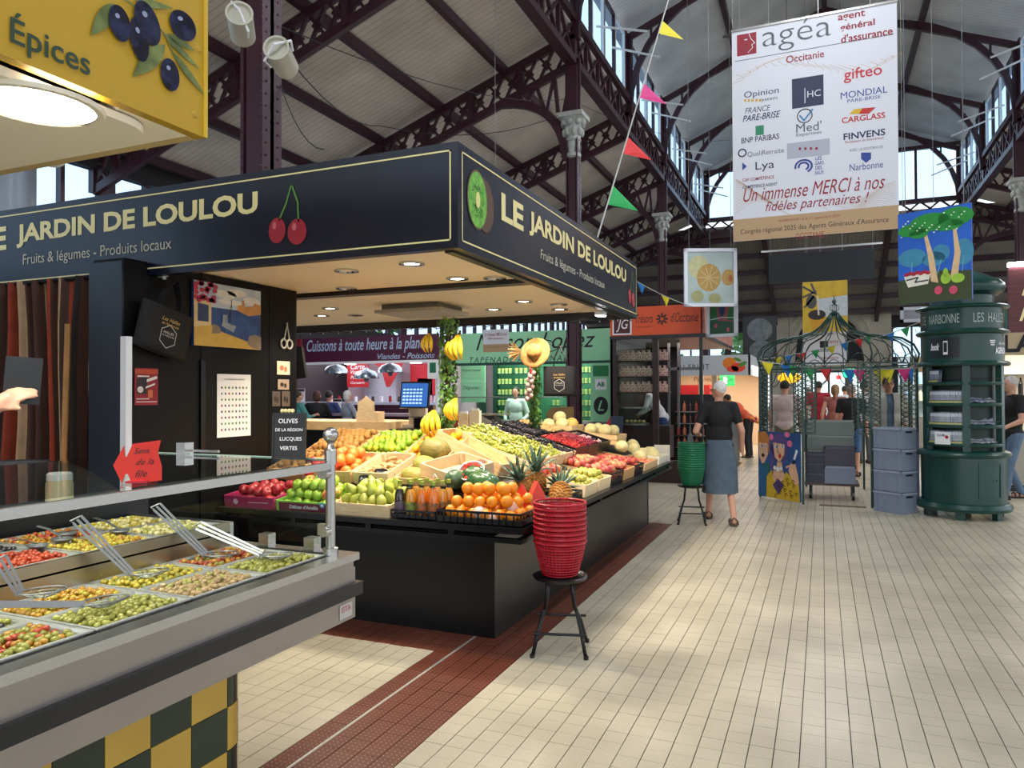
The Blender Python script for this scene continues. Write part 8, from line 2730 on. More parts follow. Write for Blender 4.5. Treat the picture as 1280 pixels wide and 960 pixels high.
bt_('fidèles partenaires !', 1026, 256, 130, M_bred, 16, shear=.35)
bt_('NARBONNE 10 & 11 septembre 2025', 1017, 275, 78, M_bred, 4)
bt_("Congrès régional 2025 des Agents Généraux d'Assurance", 1021, 285, 186, M_ink, 8)
bt_('OCCITANIE', 1018, 296, 36, M_bred, 7)
# small copy of the same banner hung under the fruit stall canopy
sv = at(620, 404, Y=7.7)
sbn = thing('small_banner', 'small white and tan banner seen under the rear edge of the navy canopy', 'banner', (sv.x, 7.7, 2.02))
sbn.location = (at(620, Y=9.5).x, 9.5, 1.62 + .5)
MB().bb(-.2, .2, 0, .004, 0, .32).build('cloth', mat('banner_cloth', '#d4d5dd'), sbn)
MB().bb(-.2, .2, -.002, 0, 0, .11).build('tan_band', mat('banner_tan', '#b3946e'), sbn)
text('Un immense MERCI à nos', (0, -.004, .25), (1, 0, 0), (0, 0, 1), M_bred, sbn, width=.34, height=.045, align='CENTER', shear=.3)
text('fidèles partenaires !', (0, -.004, .19), (1, 0, 0), (0, 0, 1), M_bred, sbn, width=.26, height=.04, align='CENTER', shear=.3)
text("Congrès régional 2025 des Agents Généraux d'Assurance", (0, -.004, .07), (1, 0, 0), (0, 0, 1), M_ink, sbn, width=.36, align='CENTER')
MB().cyl((0, 0, .32), (0, 0, 5.5), .004, 5).build('cord', mat('cord_grey', '#77777a'), sbn)
# dark board under the banner
v0, v1 = at(962, 356, Y=13.5), at(1095, 311, Y=13.5)
db = thing('dark_board', 'blank dark grey board hanging below the partner banner', 'board', ((v0.x + v1.x) / 2, 13.5, v0.z))
MB().bb(-(v1.x - v0.x) / 2, (v1.x - v0.x) / 2, 0, .03, 0, v1.z - v0.z).build('board', mat('board_slate', '#1b2228', .5), db)
MB().bb(-.95, .95, 0, .03, v1.z - v0.z + .06, v1.z - v0.z + .09).build('bar', M_steel, db)
for s in (-.8, 0, .8): MB().cyl((s, .015, v1.z - v0.z), (s, .015, 10.9 - v0.z if s else 5.5), .005, 5).build('cord', mat('cord_grey', '#77777a'), db)
def painting(name, label, px, y0, y1, Y_, w_, rz, items, bg, frame=None, top=10.9):
 a, b = at(px, y0, Y=Y_), at(px, y1, Y=Y_)
 t = thing(name, label, 'painting', b, rz)
 h = a.z - b.z
 MB().bb(-w_ / 2, w_ / 2, 0, .03, 0, h).build('canvas', mat('cv_' + bg[1:], bg, .6, var=.12, scale=4), t)
 if frame:
  mb = MB(); f = .05
  mb.bb(-w_ / 2, -w_ / 2 + f, -.02, .04, 0, h); mb.bb(w_ / 2 - f, w_ / 2, -.02, .04, 0, h); mb.bb(-w_ / 2, w_ / 2, -.02, .04, 0, f); mb.bb(-w_ / 2, w_ / 2, -.02, .04, h - f, h)
  mb.build('frame', mat('frame_' + frame[1:], frame, .5), t)
 t['_local'] = 1
 for s in (-1, 1): MB().cyl((s * w_ * .4, .015, h), (s * w_ * .4, .015, top - b.z), .004, 5).build('cord', mat('cord_grey', '#77777a'), t)
 art(t, (-w_ / 2, 0, 0), (1, 0, 0), items, (w_, h))
 del t['_local']
 return t
petals = [('l', .018, [(.47, .5), (.47 + .2 * math.cos(a), .5 + .2 * math.sin(a))]) for a in [k * PI / 5 for k in range(10)]]
painting('squash_painting', 'pale painting of a ribbed squash in a white frame hanging above the orange stall', 889, 311, 384, 11.5, .80, R(22), [
('painted_halo', '#c9c795', [('d', .28, .68, .2, .2)]),
('painted_squash', '#c09a55', [('d', .47, .5, .23, .24), ('d', .84, .5, .13, .14)]),
('painted_small_squash', '#a9a873', [('d', .25, .18, .12, .1), ('d', .58, .14, .12, .09)]),
('painted_rib', '#dcbf86', petals), ('painted_seed', '#b8663a', [('d', .88, .48, .04, .06)])], '#b4c4c2', '#eceef6')
painting('floral_painting', 'narrow painting of pink blossoms and green leaves behind the squash painting', 903, 350, 422, 12.1, .50, R(-14), [
('painted_leaf', '#1f6030', [[(.0, .2), (.3, .9), (.35, .2)], [(.98, .25), (.65, .3), (.95, .95)]]),
('painted_ground', '#1f4a38', [[(0, 0), (1, 0), (1, .25), (0, .3)]]),
('painted_bird', '#22305c', [('d', .5, .6, .12, .25)]),
('painted_band', '#c9d4d8', [('l', .02, [(0, .3), (.5, .34), (1, .32)])]),
('painted_blossom', '#b04a5a', [('d', .15, .8, .1, .06), ('d', .8, .85, .1, .05), ('d', .3, .2, .05, .04), ('d', .7, .12, .05, .04)])], '#8a4a4c', '#c9ccd0')
painting('pine_painting', 'bright blue painting of two umbrella pines with pears and a basket hanging beside the kiosk', 1169, 262, 379, 8.6, .68, R(-24), [
('painted_grass', '#3a4424', [[(0, 0), (1, 0), (1, .3), (.6, .33), (0, .26)]]),
('painted_far_tree', '#3a86a8', [('d', .2, .5, .2, .1), ('d', .6, .52, .12, .09), ('d', .9, .5, .13, .14), ('d', .5, .46, .16, .08)]),
('painted_far_trunk', '#6aa8b8', [('l', .012, [(.18, .28), (.2, .45)]), ('l', .012, [(.55, .3), (.6, .45)]), ('l', .012, [(.88, .3), (.9, .46)]), ('l', .012, [(.5, .28), (.46, .44)])]),
('painted_trunk', '#d9b88c', [[(.46, .22), (.42, .5), (.36, .76), (.4, .76), (.5, .5), (.56, .2)], [(.72, .24), (.78, .5), (.76, .78), (.8, .78), (.86, .5), (.82, .24)]]),
('painted_crown', '#1f8a34', [('d', .2, .8, .2, .07), ('d', .45, .86, .28, .1), ('d', .8, .88, .24, .1), ('d', .3, .76, .14, .06), ('d', .7, .8, .2, .06)]),
('painted_blossom', '#d8e8d0', [('d', .05 + .9 * ((k * 37) % 100) / 100, .74 + .2 * ((k * 61) % 100) / 100, .012, .008) for k in range(26)]),
('painted_basket', '#e4e0d0', [[(.08, .3), (.14, .18), (.42, .2), (.46, .33)]]),
('painted_zigzag', '#1a1a20', [('l', .02, [(.12, .26), (.28, .28), (.24, .23), (.42, .24)])]),
('painted_berries', '#b01a34', [('d', .12 + .05 * k, .32 + .012 * (k % 2), .035, .02) for k in range(7)]),
('painted_pear', '#9ac23c', [('d', .66, .24, .07, .06), ('d', .66, .3, .035, .05), ('d', .82, .23, .09, .05)]),
('painted_radish', '#d04a6a', [('d', .56, .12, .055, .045), ('d', .76, .11, .055, .045)])], '#1c5cc0')
painting('potted_plant_painting', 'yellow and grey painting of a potted plant hanging in front of the stone portal', 1032, 352, 416, 18.5, .96, 0, [
('painted_sky', '#b9c0c4', [[(.35, .3), (1, .3), (1, .7), (.35, .65)]]),
('painted_palm', '#4a4a48', [('l', .05, [(.02, .9), (.3, .75), (.2, .95)]), ('l', .05, [(.02, .7), (.3, .8)]), ('l', .05, [(.05, .5), (.25, .7)]), ('d', .2, .6, .12, .14)]),
('painted_pot', '#c98f1c', [[(.15, .3), (.5, .3), (.44, .04), (.22, .04)]]),
('painted_soil', '#2a2420', [('d', .32, .34, .2, .1)]),
('painted_stem', '#c9c4b8', [('l', .04, [(.36, .34), (.34, .7)])])], '#c9a62c')
pb = thing('notice_banner', 'white banner with small coloured lettering below the potted plant painting', 'banner', (at(1031, Y=19.0).x, 19.0, at(1031, 458, Y=19.0).z))
MB().bb(-.48, .48, 0, .01, 0, .92).build('cloth', mat('banner_cloth', '#d4d5dd'), pb)
for k, s in enumerate(('Programme', 'concerts', 'ateliers', 'animations')): text(s, (.1 * (k % 2), -.004, .75 - k * .19), (1, 0, 0), (0, 0, 1), [M_bblue, M_bred, M_bgrey, M_bred][k], pb, width=.4, align='CENTER')
MB().bb(-.1, .08, -.006, 0, .42, .58).build('dark_block', M_ink, pb)
for s in (-1, 1): MB().cyl((s * .4, .005, .92), (s * .4, .005, 8.6), .004, 5).build('cord', mat('cord_grey', '#77777a'), pb)
wf = painting('grey_picture', 'grey framed picture partly hidden behind the pine painting', 1150, 385, 404, 13.5, .55, 0, [], '#8d9096', '#b9bcc4')
yl = thing('yellow_lantern', 'glowing round yellow paper lantern seen through the gazebo', 'lantern', at(987, 474, Y=15.5))
MB().lathe([(0, -.10), (.14, -.09), (.22, -.02), (.22, .04), (.12, .11), (0, .12)], 20).build('shade', mat('lantern_yellow', '#f2b416', .5, emit='#f5b01c', estr=1.3, var=.2, scale=12), yl, smooth=True)
MB().cyl((0, 0, .12), (0, 0, 9.0), .005, 5).build('cord', M_ink, yl)
es = thing('green_cross_light', 'small glowing green and red signal above the exit', 'sign', at(1061, 473, Y=24))
MB().bb(-.16, .16, 0, .05, 0, .3).build('green_light', mat('signal_green', '#1fd08a', .4, emit='#20e090', estr=2.5), es)
MB().bb(-.34, -.2, 0, .05, -.06, .06).build('red_light', mat('signal_red', '#f03a3a', .4, emit='#f03a3a', estr=2), es)
MB().cyl((0, .02, .3), (0, .02, 8.9), .006, 5).build('rod', M_ink, es)
# ======== PENNANT STRINGS
PC = {'yellow': '#d8c81c', 'pink': '#d0307c', 'red': '#d82c2c', 'green': '#1fa050', 'blue': '#1f74c0'}
def pennants(label, a, b, sag, items, size=.2, wire=.006, tip=None):
 a, b = Vector(a), Vector(b)
 t = thing('pennant_string', label, 'pennants', (a + b) / 2)
 o = Vector(t.location)
 P_ = lambda u: a + (b - a) * u + Vector((0, 0, -sag * 4 * u * (1 - u)))
 MB().tube([P_(k / 16) - o for k in range(17)], wire, 5).build('cord', mat('cord_white', '#b9b6b0', .7), t)
 d = (b - a).normalized()
 for u, c in items:
  p = P_(u) - o
  q = P_(min(1, u + size * .9 / (b - a).length)) - o
  m = (p + q) / 2 + (Vector((.02, -.02, -size)) if tip is None else Vector(tip) * size)
  bul = (p + q) / 2 * .5 + m * .5 + d.cross(Vector((0, 0, 1))).normalized() * size * .08
  MB().add([p, q, m, bul], [(0, 1, 3), (1, 2, 3), (2, 0, 3)]).build('pennant', mat('pennant_' + c, PC[c], .7), t)
a, b = at(735, 272, Y=7.3), at(842, -14, Y=5.0)
def uat(a, b, py):
 # parameter of the straight line seen at picture row py
 best = min(range(101), key=lambda k: abs((lambda v: 492 - FPX * (v.z - CAMZ) / (-v.x * math.sin(YAW) + v.y * math.cos(YAW)))(a + (b - a) * k / 100) - py))
 return best / 100
a = Vector((-1.9, 6.45, 2.86))
b = at(842, -14, Y=9.0)
pennants('long pennant string running from the navy canopy up to the roof beside the big banner', a, b, .0, [(uat(a, b, 256), 'green'), (uat(a, b, 190), 'red'), (uat(a, b, 122), 'pink'), (uat(a, b, 40), 'yellow')], .30, .008, (.85, .25, -.55))
pennants('short pennant string above the orange stall sign', at(797, 352, Y=11.5), at(866, 384, Y=11.3), .03, [(.0, 'blue'), (.45, 'yellow')], .17)
g0 = 10.82
pennants('pennant string across the gazebo front', at(948, 452, Y=11.1), at(1142, 462, Y=11.1), .06, [(.02, 'yellow'), (.15, 'blue'), (.19, 'green'), (.30, 'green'), (.41, 'red'), (.56, 'blue'), (.62, 'pink'), (.75, 'yellow'), (.80, 'yellow'), (.90, 'pink'), (.96, 'blue')], .19)
pennants('pennant string crossing inside the gazebo dome', at(955, 450, Y=12.6), at(1090, 420, Y=12.6), .04, [(.1, 'yellow'), (.2, 'blue'), (.32, 'red'), (.45, 'green'), (.6, 'yellow'), (.72, 'blue'), (.85, 'red'), (.92, 'green')], .14)
pennants('pennant string rising from the gazebo towards the kiosk', at(1090, 425, Y=11.6), at(1165, 398, Y=11.4), .02, [(.25, 'blue'), (.5, 'green'), (.8, 'red')], .13)
# loose cables slung from the columns
def cable(label, pts, r=.006):
 t = thing('hanging_cable', label, 'cable', pts[0])
 o = Vector(pts[0])
 P3 = [Vector(p) for p in pts]
 out = []
 for i in range(len(P3) - 1):
  for k in range(8):
   u = k / 8
   out.append(P3[i].lerp(P3[i + 1], u) - Vector((0, 0, .25 * 4 * u * (1 - u))) - o)
 out.append(P3[-1] - o)
 MB().tube(out, r, 5).build('wire', M_ink, t)
cable('dark cable sagging from the riveted column to the first capital', [at(325, 20, Y=4.7), at(475, 155, Y=9.0), at(706, 140, Y=12.5)])
cable('thin cable from the riveted column down to the navy canopy', [at(330, 30, Y=4.7), at(405, 185, Y=4.7)], .004)
cable('long thin cable from the riveted column past the first capital to the banner', [at(325, 18, Y=4.7), at(712, 122, Y=12.4), at(915, 175, Y=20)], .005)
# ======== PEOPLE
M_skin = mat('skin', '#c99a80', .55, var=.05, scale=10, sub=.05)
M_skin2 = mat('skin_tan', '#a8765a', .55, var=.05)
def cap(mb, a, b, r0, r1, n=10, flat=None):
 a, b = Vector(a), Vector(b)
 mb.ell(a, r0, n, 8); mb.ell(b, r1, n, 8)
 mb.tube([a, b], [r0 * .985, r1 * .985], n)
def person(label, loc, rz, H=1.70, shirt='#151518', sleeve=.45, legs='#3c4a5e', skirt=None, hair='#3a2a20', style='short', pose=None, skin=None, shoes='#222222', vox=.011, jacket=None, glasses=False, lean=0.0, seated=False, fingers=True, female=False, headturn=0.0, group=None):
 """figure facing +Y in its own frame"""
 s = H / 1.70
 sk = skin or M_skin
 t = thing('person', label, 'person', loc, rz, group)
 p = dict(hip=.90, kneeL=(.0, .03), kneeR=(.0, .03), ankL=(0, 0), ankR=(0, 0),
elbL=(-.25, -.03, 1.10), wrL=(-.25, .06, .86), elbR=(.25, -.03, 1.10), wrR=(.25, .06, .86))
 if pose: p.update(pose)
 hz = p['hip']
 def V(x, y, z):
  # forward lean about the hips
  v = Vector((x, y, z))
  if lean and z > hz:
   d = z - hz
   v = Vector((x, y + math.sin(lean) * d, hz + math.cos(lean) * d))
  return v * s
 sw = .165 if female else .19
 chest = V(0, 0, hz + .38); waist = V(0, 0, hz + .16); hips = V(0, 0, hz + .02)
 neck = V(0, .0, hz + .56); head = V(0, .02, hz + .70)
 shL, shR = V(-sw, 0, hz + .50), V(sw, 0, hz + .50)
 def E_(e):
  return Vector(e) * s if not lean else V(*e)
 eL, wL, eR, wR = E_(p['elbL']), E_(p['wrL']), E_(p['elbR']), E_(p['wrR'])
 if seated:
  kL, kR = Vector((-.12, .42, hz)) * s, Vector((.12, .42, hz)) * s
  aL, aR = Vector((-.12, .38, .08)) * s, Vector((.12, .38, .08)) * s
 else:
  aL = Vector((-.09 + p['ankL'][0], p['ankL'][1], .08)) * s
  aR = Vector((.09 + p['ankR'][0], p['ankR'][1], .08)) * s
  kL = Vector((-.09 + p['kneeL'][0], p['kneeL'][1], .49)) * s
  kR = Vector((.09 + p['kneeR'][0], p['kneeR'][1], .49)) * s
 hpL, hpR = hips + Vector((-.085, 0, -.03)) * s, hips + Vector((.085, 0, -.03)) * s
 up = (chest - hips).normalized()
 b = MB()
 b.ell(chest, (sw * .88 * s, .105 * s, .16 * s), 14, 10, (-lean, 0, 0)); b.ell(waist, (.13 * s, .09 * s, .15 * s), 14, 10, (-lean, 0, 0)); b.ell(hips, (.16 * s, .11 * s, .12 * s), 14, 10)
 cap(b, shL, shR, .055 * s, .055 * s)
 cap(b, neck - up * .06 * s, head - up * .05 * s, .055 * s, .048 * s)
 # head with jaw, nose, ears
 hm = Matrix.Rotation(headturn, 3, 'Z')
 b.ell(head, (.072 * s, .088 * s, .105 * s), 14, 12)
 b.ell(head + hm @ Vector((0, .028, -.055)) * s, (.05 * s, .052 * s, .05 * s), 12, 8)
 b.ell(head + hm @ Vector((0, .092, -.018)) * s, (.012 * s, .018 * s, .02 * s), 8, 6)
 for sx in (-1, 1): b.ell(head + hm @ Vector((sx * .073, -.005, -.01)) * s, (.012 * s, .02 * s, .03 * s), 8, 6)
 for sh, e, w_ in ((shL, eL, wL), (shR, eR, wR)):
  cap(b, sh, e, .05 * s, .04 * s); cap(b, e, w_, .04 * s, .027 * s)
  d = (w_ - e).normalized()
  pc = w_ + d * .045 * s
  side = d.cross(Vector((0, 1, 0)))
  if side.length < .1: side = d.cross(Vector((0, 0, 1)))
  side.normalize()
  nn = d.cross(side)
  cap(b, w_, pc, .027 * s, .03 * s)
  if fingers:
   for k, L in enumerate((.070, .08, .075, .058)):
    f0 = pc + d * .015 * s + nn * ((k - 1.5) * .019) * s
    f1 = f0 + d * L * .5 * s + side * .008 * s
    f2 = f1 + d * L * .4 * s + side * .022 * s
    cap(b, f0, f1, .0095 * s, .009 * s, 7); cap(b, f1, f2, .009 * s, .0075 * s, 7)
   th = w_ + d * .02 * s - nn * .022 * s
   cap(b, th, th + d * .035 * s - nn * .03 * s + side * .01 * s, .012 * s, .009 * s, 7)
  else:
   b.ell(pc + d * .05 * s, (.03 * s, .03 * s, .04 * s), 8, 6)
 for hp, k, a in ((hpL, kL, aL), (hpR, kR, aR)):
  cap(b, hp, k, .085 * s, .055 * s); cap(b, k, a, .052 * s, .036 * s)
  cap(b, a + Vector((0, 0, -.03)) * s, a + Vector((0, .12, -.045)) * s, .036 * s, .028 * s)
 me = remesh(b, vox, 2)
 me.materials.append(sk)
 link('body', me, t)
 # shirt
 c = MB()
 g = 1.14
 c.ell(chest, (sw * .92 * s * g, .115 * s * g, .17 * s), 14, 10, (-lean, 0, 0)); c.ell(waist, (.145 * s * g, .10 * s * g, .17 * s), 14, 10, (-lean, 0, 0)); c.ell(hips, (.155 * s * g, .112 * s * g, .11 * s), 14, 10)
 cap(c, shL, shR, .066 * s, .066 * s)
 c.ell(neck - up * .035 * s, .062 * s, 12, 8)
 for sh, e, w_ in ((shL, eL, wL), (shR, eR, wR)):
  if sleeve <= 1:
   if sleeve > .05: cap(c, sh, sh.lerp(e, max(.15, sleeve * 1.4) if sleeve < .72 else 1), .066 * s, .056 * s)
  else:
   cap(c, sh, e, .064 * s, .052 * s); cap(c, e, e.lerp(w_, sleeve - 1), .05 * s, .038 * s)
 me = remesh(c, vox * 1.1, 3)
 me.materials.append(mat('cloth_' + shirt[1:], shirt, .8, var=.12, scale=8))
 link('shirt', me, t)
 if jacket:
  c = MB()
  g = 1.24
  c.ell(chest, (sw * 1.16 * s, .155 * s, .2 * s), 14, 10); c.ell(waist, (.19 * s, .148 * s, .2 * s), 14, 10); c.ell(hips, (.195 * s, .15 * s, .17 * s), 14, 10)
  cap(c, shL, shR, .076 * s, .076 * s)
  for sh, e, w_ in ((shL, eL, wL), (shR, eR, wR)):
   cap(c, sh, e, .074 * s, .06 * s); cap(c, e, e.lerp(w_, .9), .058 * s, .045 * s)
  me = remesh(c, vox * 1.1, 2)
  me.materials.append(mat('cloth_' + jacket[1:], jacket, .8, var=.1, scale=6))
  # opened at the front
  bm = bmesh.new(); bm.from_mesh(me)
  dl = [f for f in bm.faces if f.calc_center_median().y > .06 * s and abs(f.calc_center_median().x) < .05 * s]
  bmesh.ops.delete(bm, geom=dl, context='FACES'); bm.to_mesh(me); bm.free()
  link('jacket', me, t)
 if skirt:
  zt, zb = hz + .10, skirt[1]
  mb = MB()
  n, m = 36, 10
  vs, fs = [], []
  mid = (aL + aR) / 2
  for i in range(m + 1):
   u = i / m
   z = zt + (zb - zt) * u
   for j in range(n):
    a = 2 * PI * j / n
    rx = (.155 + .045 * min(1, u * 2.5) + .01 * u) + .010 * math.sin(a * 7 + 1) * u
    ry = .115 + .03 * min(1, u * 2.5) + .045 * u + .008 * math.sin(a * 6) * u
    vs.append((Vector((rx * math.cos(a), ry * math.sin(a) + (mid.y / s) * u * .7, z)) * s))
  for i in range(m):
   for j in range(n):
    j2 = (j + 1) % n
    fs.append((i * n + j2, i * n + j, (i + 1) * n + j, (i + 1) * n + j2))
  mb.add(vs, fs).build('skirt', mat('cloth_' + skirt[0][1:], skirt[0], .85, var=.12, scale=12, bump=.2, bscale=20), t, smooth=True)
 elif legs:
  c = MB()
  c.ell(hips, (.168 * s, .12 * s, .115 * s), 14, 10)
  short = isinstance(legs, tuple)
  lc = legs[0] if short else legs
  for hp, k, a in ((hpL, kL, aL), (hpR, kR, aR)):
   cap(c, hp, k, .098 * s, .068 * s)
   if not short: cap(c, k, a + Vector((0, 0, .0)), .066 * s, .052 * s)
  me = remesh(c, vox * 1.1, 2)
  me.materials.append(mat('cloth_' + lc[1:], lc, .85, var=.12, scale=10))
  link('shorts' if short else 'trousers', me, t)
 for a, nm in ((aL, 'shoe'), (aR, 'shoe')):
  mb = MB()
  vs = []
  for z in (-.078, -.06):
   for x, y in ((-.04, -.05), (-.048, .06), (-.04, .15), (0, .185), (.042, .15), (.045, .06), (.036, -.05), (0, -.07)):
    vs.append(a + Vector((x, y, z)) * s)
  mb.add(vs, [tuple(range(7, -1, -1)), tuple(range(8, 16))] + [(i, (i + 1) % 8, 8 + (i + 1) % 8, 8 + i) for i in range(8)])
  for y in (-.03, .05, .11):
   mb.tube([a + Vector((-.044, y, -.065)) * s, a + Vector((-.04, y, -.02)) * s, a + Vector((0, y, .0 if y > 0 else .02)) * s, a + Vector((.04, y, -.02)) * s, a + Vector((.044, y, -.065)) * s], .009 * s, 6)
  mb.build(nm, mat('leather_' + shoes[1:], shoes, .6), t)
 # hair
 mh = mat('hair_' + hair[1:], hair, .6, var=.2, scale=40, bump=.4, bscale=120)
 if style != 'bald':
  c = MB()
  bk = hm @ Vector((0, -.018, .028)) * s
  c.ell(head + bk, (.082 * s, .090 * s, .092 * s), 16, 12)
  if style in ('bob', 'long', 'tail'):
   c.ell(head + hm @ Vector((0, -.03, -.03)) * s, (.084 * s, .075 * s, .10 * s), 12, 10)
  if style == 'long': c.ell(head + Vector((0, -.055, -.14)) * s, (.07 * s, .04 * s, .12 * s), 12, 10)
  if style == 'tail':
   cap(c, head + Vector((0, -.09, .0)) * s, head + Vector((0, -.115, -.2)) * s, .035 * s, .018 * s)
  me = remesh(c, .009, 1)
  me.materials.append(mh)
  # keep the face clear
  bm = bmesh.new(); bm.from_mesh(me)
  hi = hm.inverted()
  def face_front(q):
   q = hi @ (q - head)
   return q.y > .042 * s and q.z < .062 * s
  bmesh.ops.delete(bm, geom=[f for f in bm.faces if face_front(f.calc_center_median())], context='FACES')
  bm.to_mesh(me); bm.free()
  link('hair', me, t)
 for sx in (-1, 1):
  MB().ell(head + hm @ Vector((sx * .03, .081, .004)) * s, (.012 * s, .006 * s, .007 * s), 8, 6).build('eye', M_ink, t, smooth=True)
  MB().bar(head + hm @ Vector((sx * .016, .088, .024)) * s, head + hm @ Vector((sx * .046, .078, .026)) * s, .006 * s, .004 * s).build('eyebrow', mh, t)
 MB().ell(head + hm @ Vector((0, .080, -.058)) * s, (.024 * s, .006 * s, .006 * s), 8, 5).build('mouth', mat('lips', '#9a4f4a', .5), t)
 if glasses:
  mb = MB()
  for sx in (-1, 1):
   mb.tube([head + hm @ Vector((sx * .034 + .022 * math.cos(a), .098, .004 + .017 * math.sin(a))) * s for a in [2 * PI * k / 12 for k in range(12)]], .002, 5, closed=True)
   mb.tube([head + hm @ Vector((sx * .056, .096, .006)) * s, head + hm @ Vector((sx * .08, .0, .004)) * s], .002, 5)
  mb.build('glasses', M_ink, t)
 return t
STR = dict(kneeL=(.0, .10), ankL=(.0, -.16), kneeR=(0, .10), ankR=(0, .14))
# the woman walking away in the aisle
wv = (at(885, 648, Z=0) + at(913, 658, Z=0)) / 2
person('white haired woman in black top and long denim skirt walking away in the aisle', (wv.x, wv.y, 0), R(14), 1.66, '#111114', .42, None, ('#4d5b68', .36), '#d8d6d2', 'short',
dict(elbL=(-.28, -.05, 1.10), wrL=(-.24, .14, 1.06), elbR=(.255, -.07, 1.11), wrR=(.27, .03, .90), kneeL=(.0, .16), ankL=(-.02, .22), kneeR=(.02, -.04), ankR=(.04, -.26)), shoes='#4a4038', vox=.009, glasses=True, female=True, headturn=R(55))
hb = thing('handbag', 'grey cloth bag held in the left arm of the white haired woman', 'bag', (wv.x - .36, wv.y + .13, .98))
MB().lathe([(.02, -.22), (.07, -.2), (.08, -.05), (.05, .04), (.02, .06)], 12, sx=.5).build('body', mat('bag_grey', '#5a5a5c', .7), hb, smooth=True)
MB().tube([(0, -.04, .03), (0, 0, .16), (0, .04, .03)], .008, 6).build('strap', mat('bag_grey', '#5a5a5c'), hb)
def stand(px, Y_, label, rz=0, **k):
 v = at(px, Y=Y_)
 return person(label, (v.x, v.y, 0), rz, vox=k.pop('vox', .014), fingers=True, **k)
G2 = dict(elbL=(-.27, -.05, 1.1), wrL=(-.2, .12, 1.0), elbR=(.27, -.05, 1.1), wrR=(.2, .12, 1.0))
stand(981, 14.2, 'man in pale pink T-shirt seen from behind through the gazebo', 0, H=1.74, shirt='#c9b4b0', legs='#6b6a58', hair='#1f1a18')
stand(1023, 18.5, 'man in red T-shirt from behind near the exit', .1, H=1.78, shirt='#a01a2c', legs='#4a4a55', hair='#2a211e')
stand(1044, 16.3, 'woman with blond ponytail and strappy top from behind', 0, H=1.68, shirt='#9a5a52', sleeve=0, legs='#8a6a60', hair='#8a6a48', style='tail', female=True)
stand(1064, 14.8, 'bald grey man in black T-shirt and shorts from behind', -.2, H=1.66, shirt='#15151c', legs=('#3f5f88',), hair='#8a7f78')
stand(1010, 20.5, 'white shirted visitor far off left of the red T-shirt man', 0, H=1.66, shirt='#c9c6c4', legs='#55555c', hair='#8f8a84')
stand(1056, 22.0, 'dark haired visitor in a white top far off by the exit doors', 0, H=1.7, shirt='#c8ccd0', legs='#3a3f4a', hair='#2a2422')
stand(1080, 17.6, 'visitor in white T-shirt right of the bald man', .2, H=1.76, shirt='#c2c2c6', legs='#55565e', hair='#3a302a')
v = at(1110, Y=12.9)
person('man in open light grey jacket and blue shirt facing the camera behind the grey crates', (v.x, v.y, 0), PI + .15, 1.76, '#54687a', 1.9, '#3a4250', None, '#40342e', 'short', G2, M_skin2, jacket='#a8a49a', vox=.013, glasses=True)
v = at(1252, 625, Z=0)
person('white haired bearded man in black T-shirt right of the green kiosk', (v.x + .12, v.y, 0), PI * .62, 1.74, '#131316', .42, '#5a7088', None, '#b9b4ae', 'short', dict(kneeL=(0, .1), ankL=(0, .16), kneeR=(0, .02), ankR=(0, -.18), elbL=(-.28, .05, 1.1), wrL=(-.24, .22, 1.02)), shoes='#1c1c1e', vox=.012)
v = at(950, Y=18.2)
person('person in orange top bending over the red fruit display', (v.x - .25, v.y, 0), R(75), 1.72, '#d8572f', .45, '#26262c', None, '#1f1a18', 'short', dict(elbL=(-.3, .2, 1.2), wrL=(-.26, .42, 1.18), elbR=(.3, .2, 1.2), wrR=(.26, .42, 1.18)), M_skin2, lean=R(48), vox=.014)
v = at(829, Y=13.6)
person('person in white top and jeans bending down inside the orange stall', (v.x, v.y, .22), R(95), 1.6, '#cfd0d6', 1.9, '#22406a', None, '#4a3a30', 'short', dict(elbL=(-.25, .2, 1.12), wrL=(-.2, .4, 1.0), elbR=(.25, .2, 1.12), wrR=(.2, .4, 1.0)), lean=R(32), vox=.014)
v = at(645, Y=14.4)
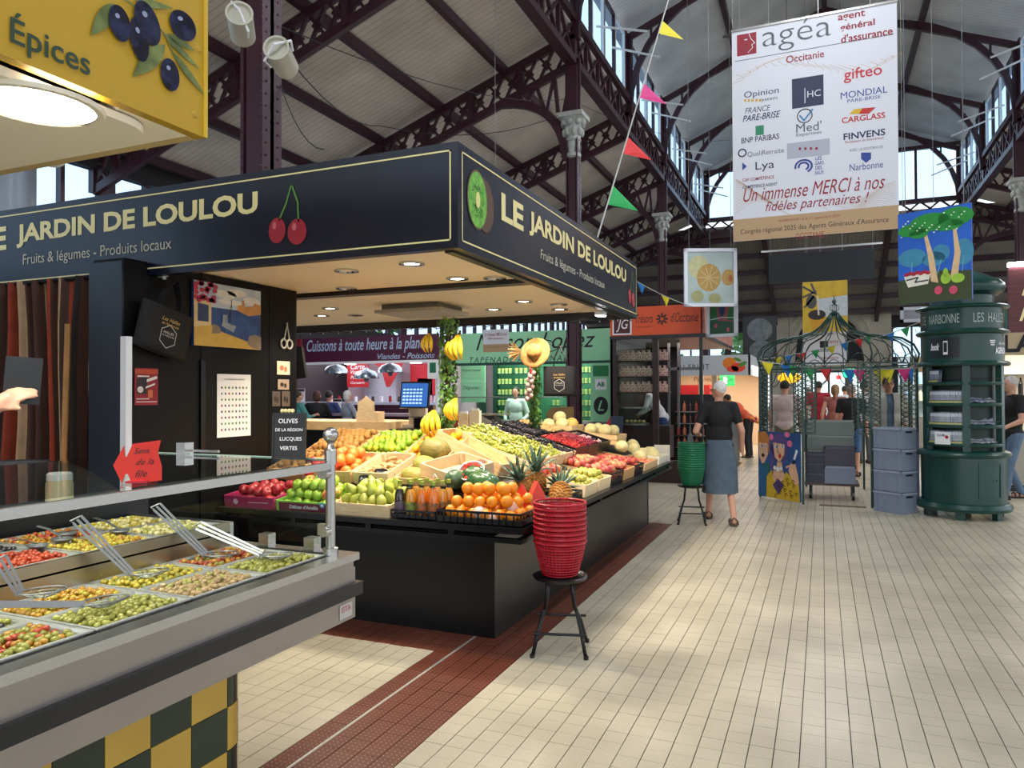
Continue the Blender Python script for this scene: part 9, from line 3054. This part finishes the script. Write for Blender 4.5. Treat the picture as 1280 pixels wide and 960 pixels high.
person('shop assistant in white top and green apron behind the green stall counter', (v.x, v.y, 0), PI, 1.66, '#c9d8d0', 1.9, '#2a3a34', None, '#1f1814', 'bob', G2, vox=.014, female=True)
def sitter(px, label, col, hair, style, Y_=12.5, rz=.0, skin=None):
 v = at(px, Y=Y_)
 st = thing('bar_stool', 'dark bar stool under the ' + label.split(' sitting')[0], 'stool', (v.x, v.y, 0))
 MB().lathe([(0, .68), (.17, .68), (.18, .7), (.17, .73), (0, .73)], 16).build('seat', M_black, st)
 for a in range(4):
  MB().cyl((.1 * math.cos(a * PI / 2 + .78), .1 * math.sin(a * PI / 2 + .78), .68), (.2 * math.cos(a * PI / 2 + .78), .2 * math.sin(a * PI / 2 + .78), 0), .012, 6).build('leg', M_blackm, st)
 person(label, (v.x, v.y, -.0), rz, 1.66, col, 1.5, '#22242c', None, hair, style, dict(hip=.83, elbL=(-.26, .12, 1.08), wrL=(-.2, .33, 1.14), elbR=(.26, .12, 1.08), wrR=(.2, .33, 1.14)), skin, seated=True, vox=.015)
sitter(396, 'brown haired woman in black sitting at the grill bar', '#101014', '#4a2a1c', 'bob', rz=.4)
sitter(411, 'dark haired person in blue shirt sitting at the grill bar', '#2c3e70', '#1a1614', 'short', 12.9)
sitter(434, 'white haired person in patterned grey top sitting at the grill bar', '#8f95a4', '#c9c6c4', 'bob', 12.6, -.6)
sitter(372, 'diner in teal top sitting at the grill bar half hidden by the partition', '#4a8a86', '#3a2a20', 'short', 12.2, -.5)
# person holding a phone at the far left
ppl = person('person at the left edge holding up a black phone with the right hand', (-3.17, 1.39, 0), R(-60), 1.70, '#17171c', 1.7, '#22242a', None, '#3a2a22', 'short',
dict(elbR=(.20, .32, 1.27), wrR=(.06, .60, 1.49), elbL=(-.26, .05, 1.12), wrL=(-.22, .25, 1.1)), vox=.008)
ph = thing('mobile_phone', 'black phone held up by the person at the left edge', 'phone', (-2.60, 1.715, 1.50), R(56))
ph.rotation_euler = (0, R(4), R(56))
MB().bb(-.055, .055, -.006, .006, 0, .165).build('case', M_black, ph)
MB().bb(-.05, .05, .006, .0075, .006, .159).build('display', mat('phone_glass', '#1a1d22', .1), ph)
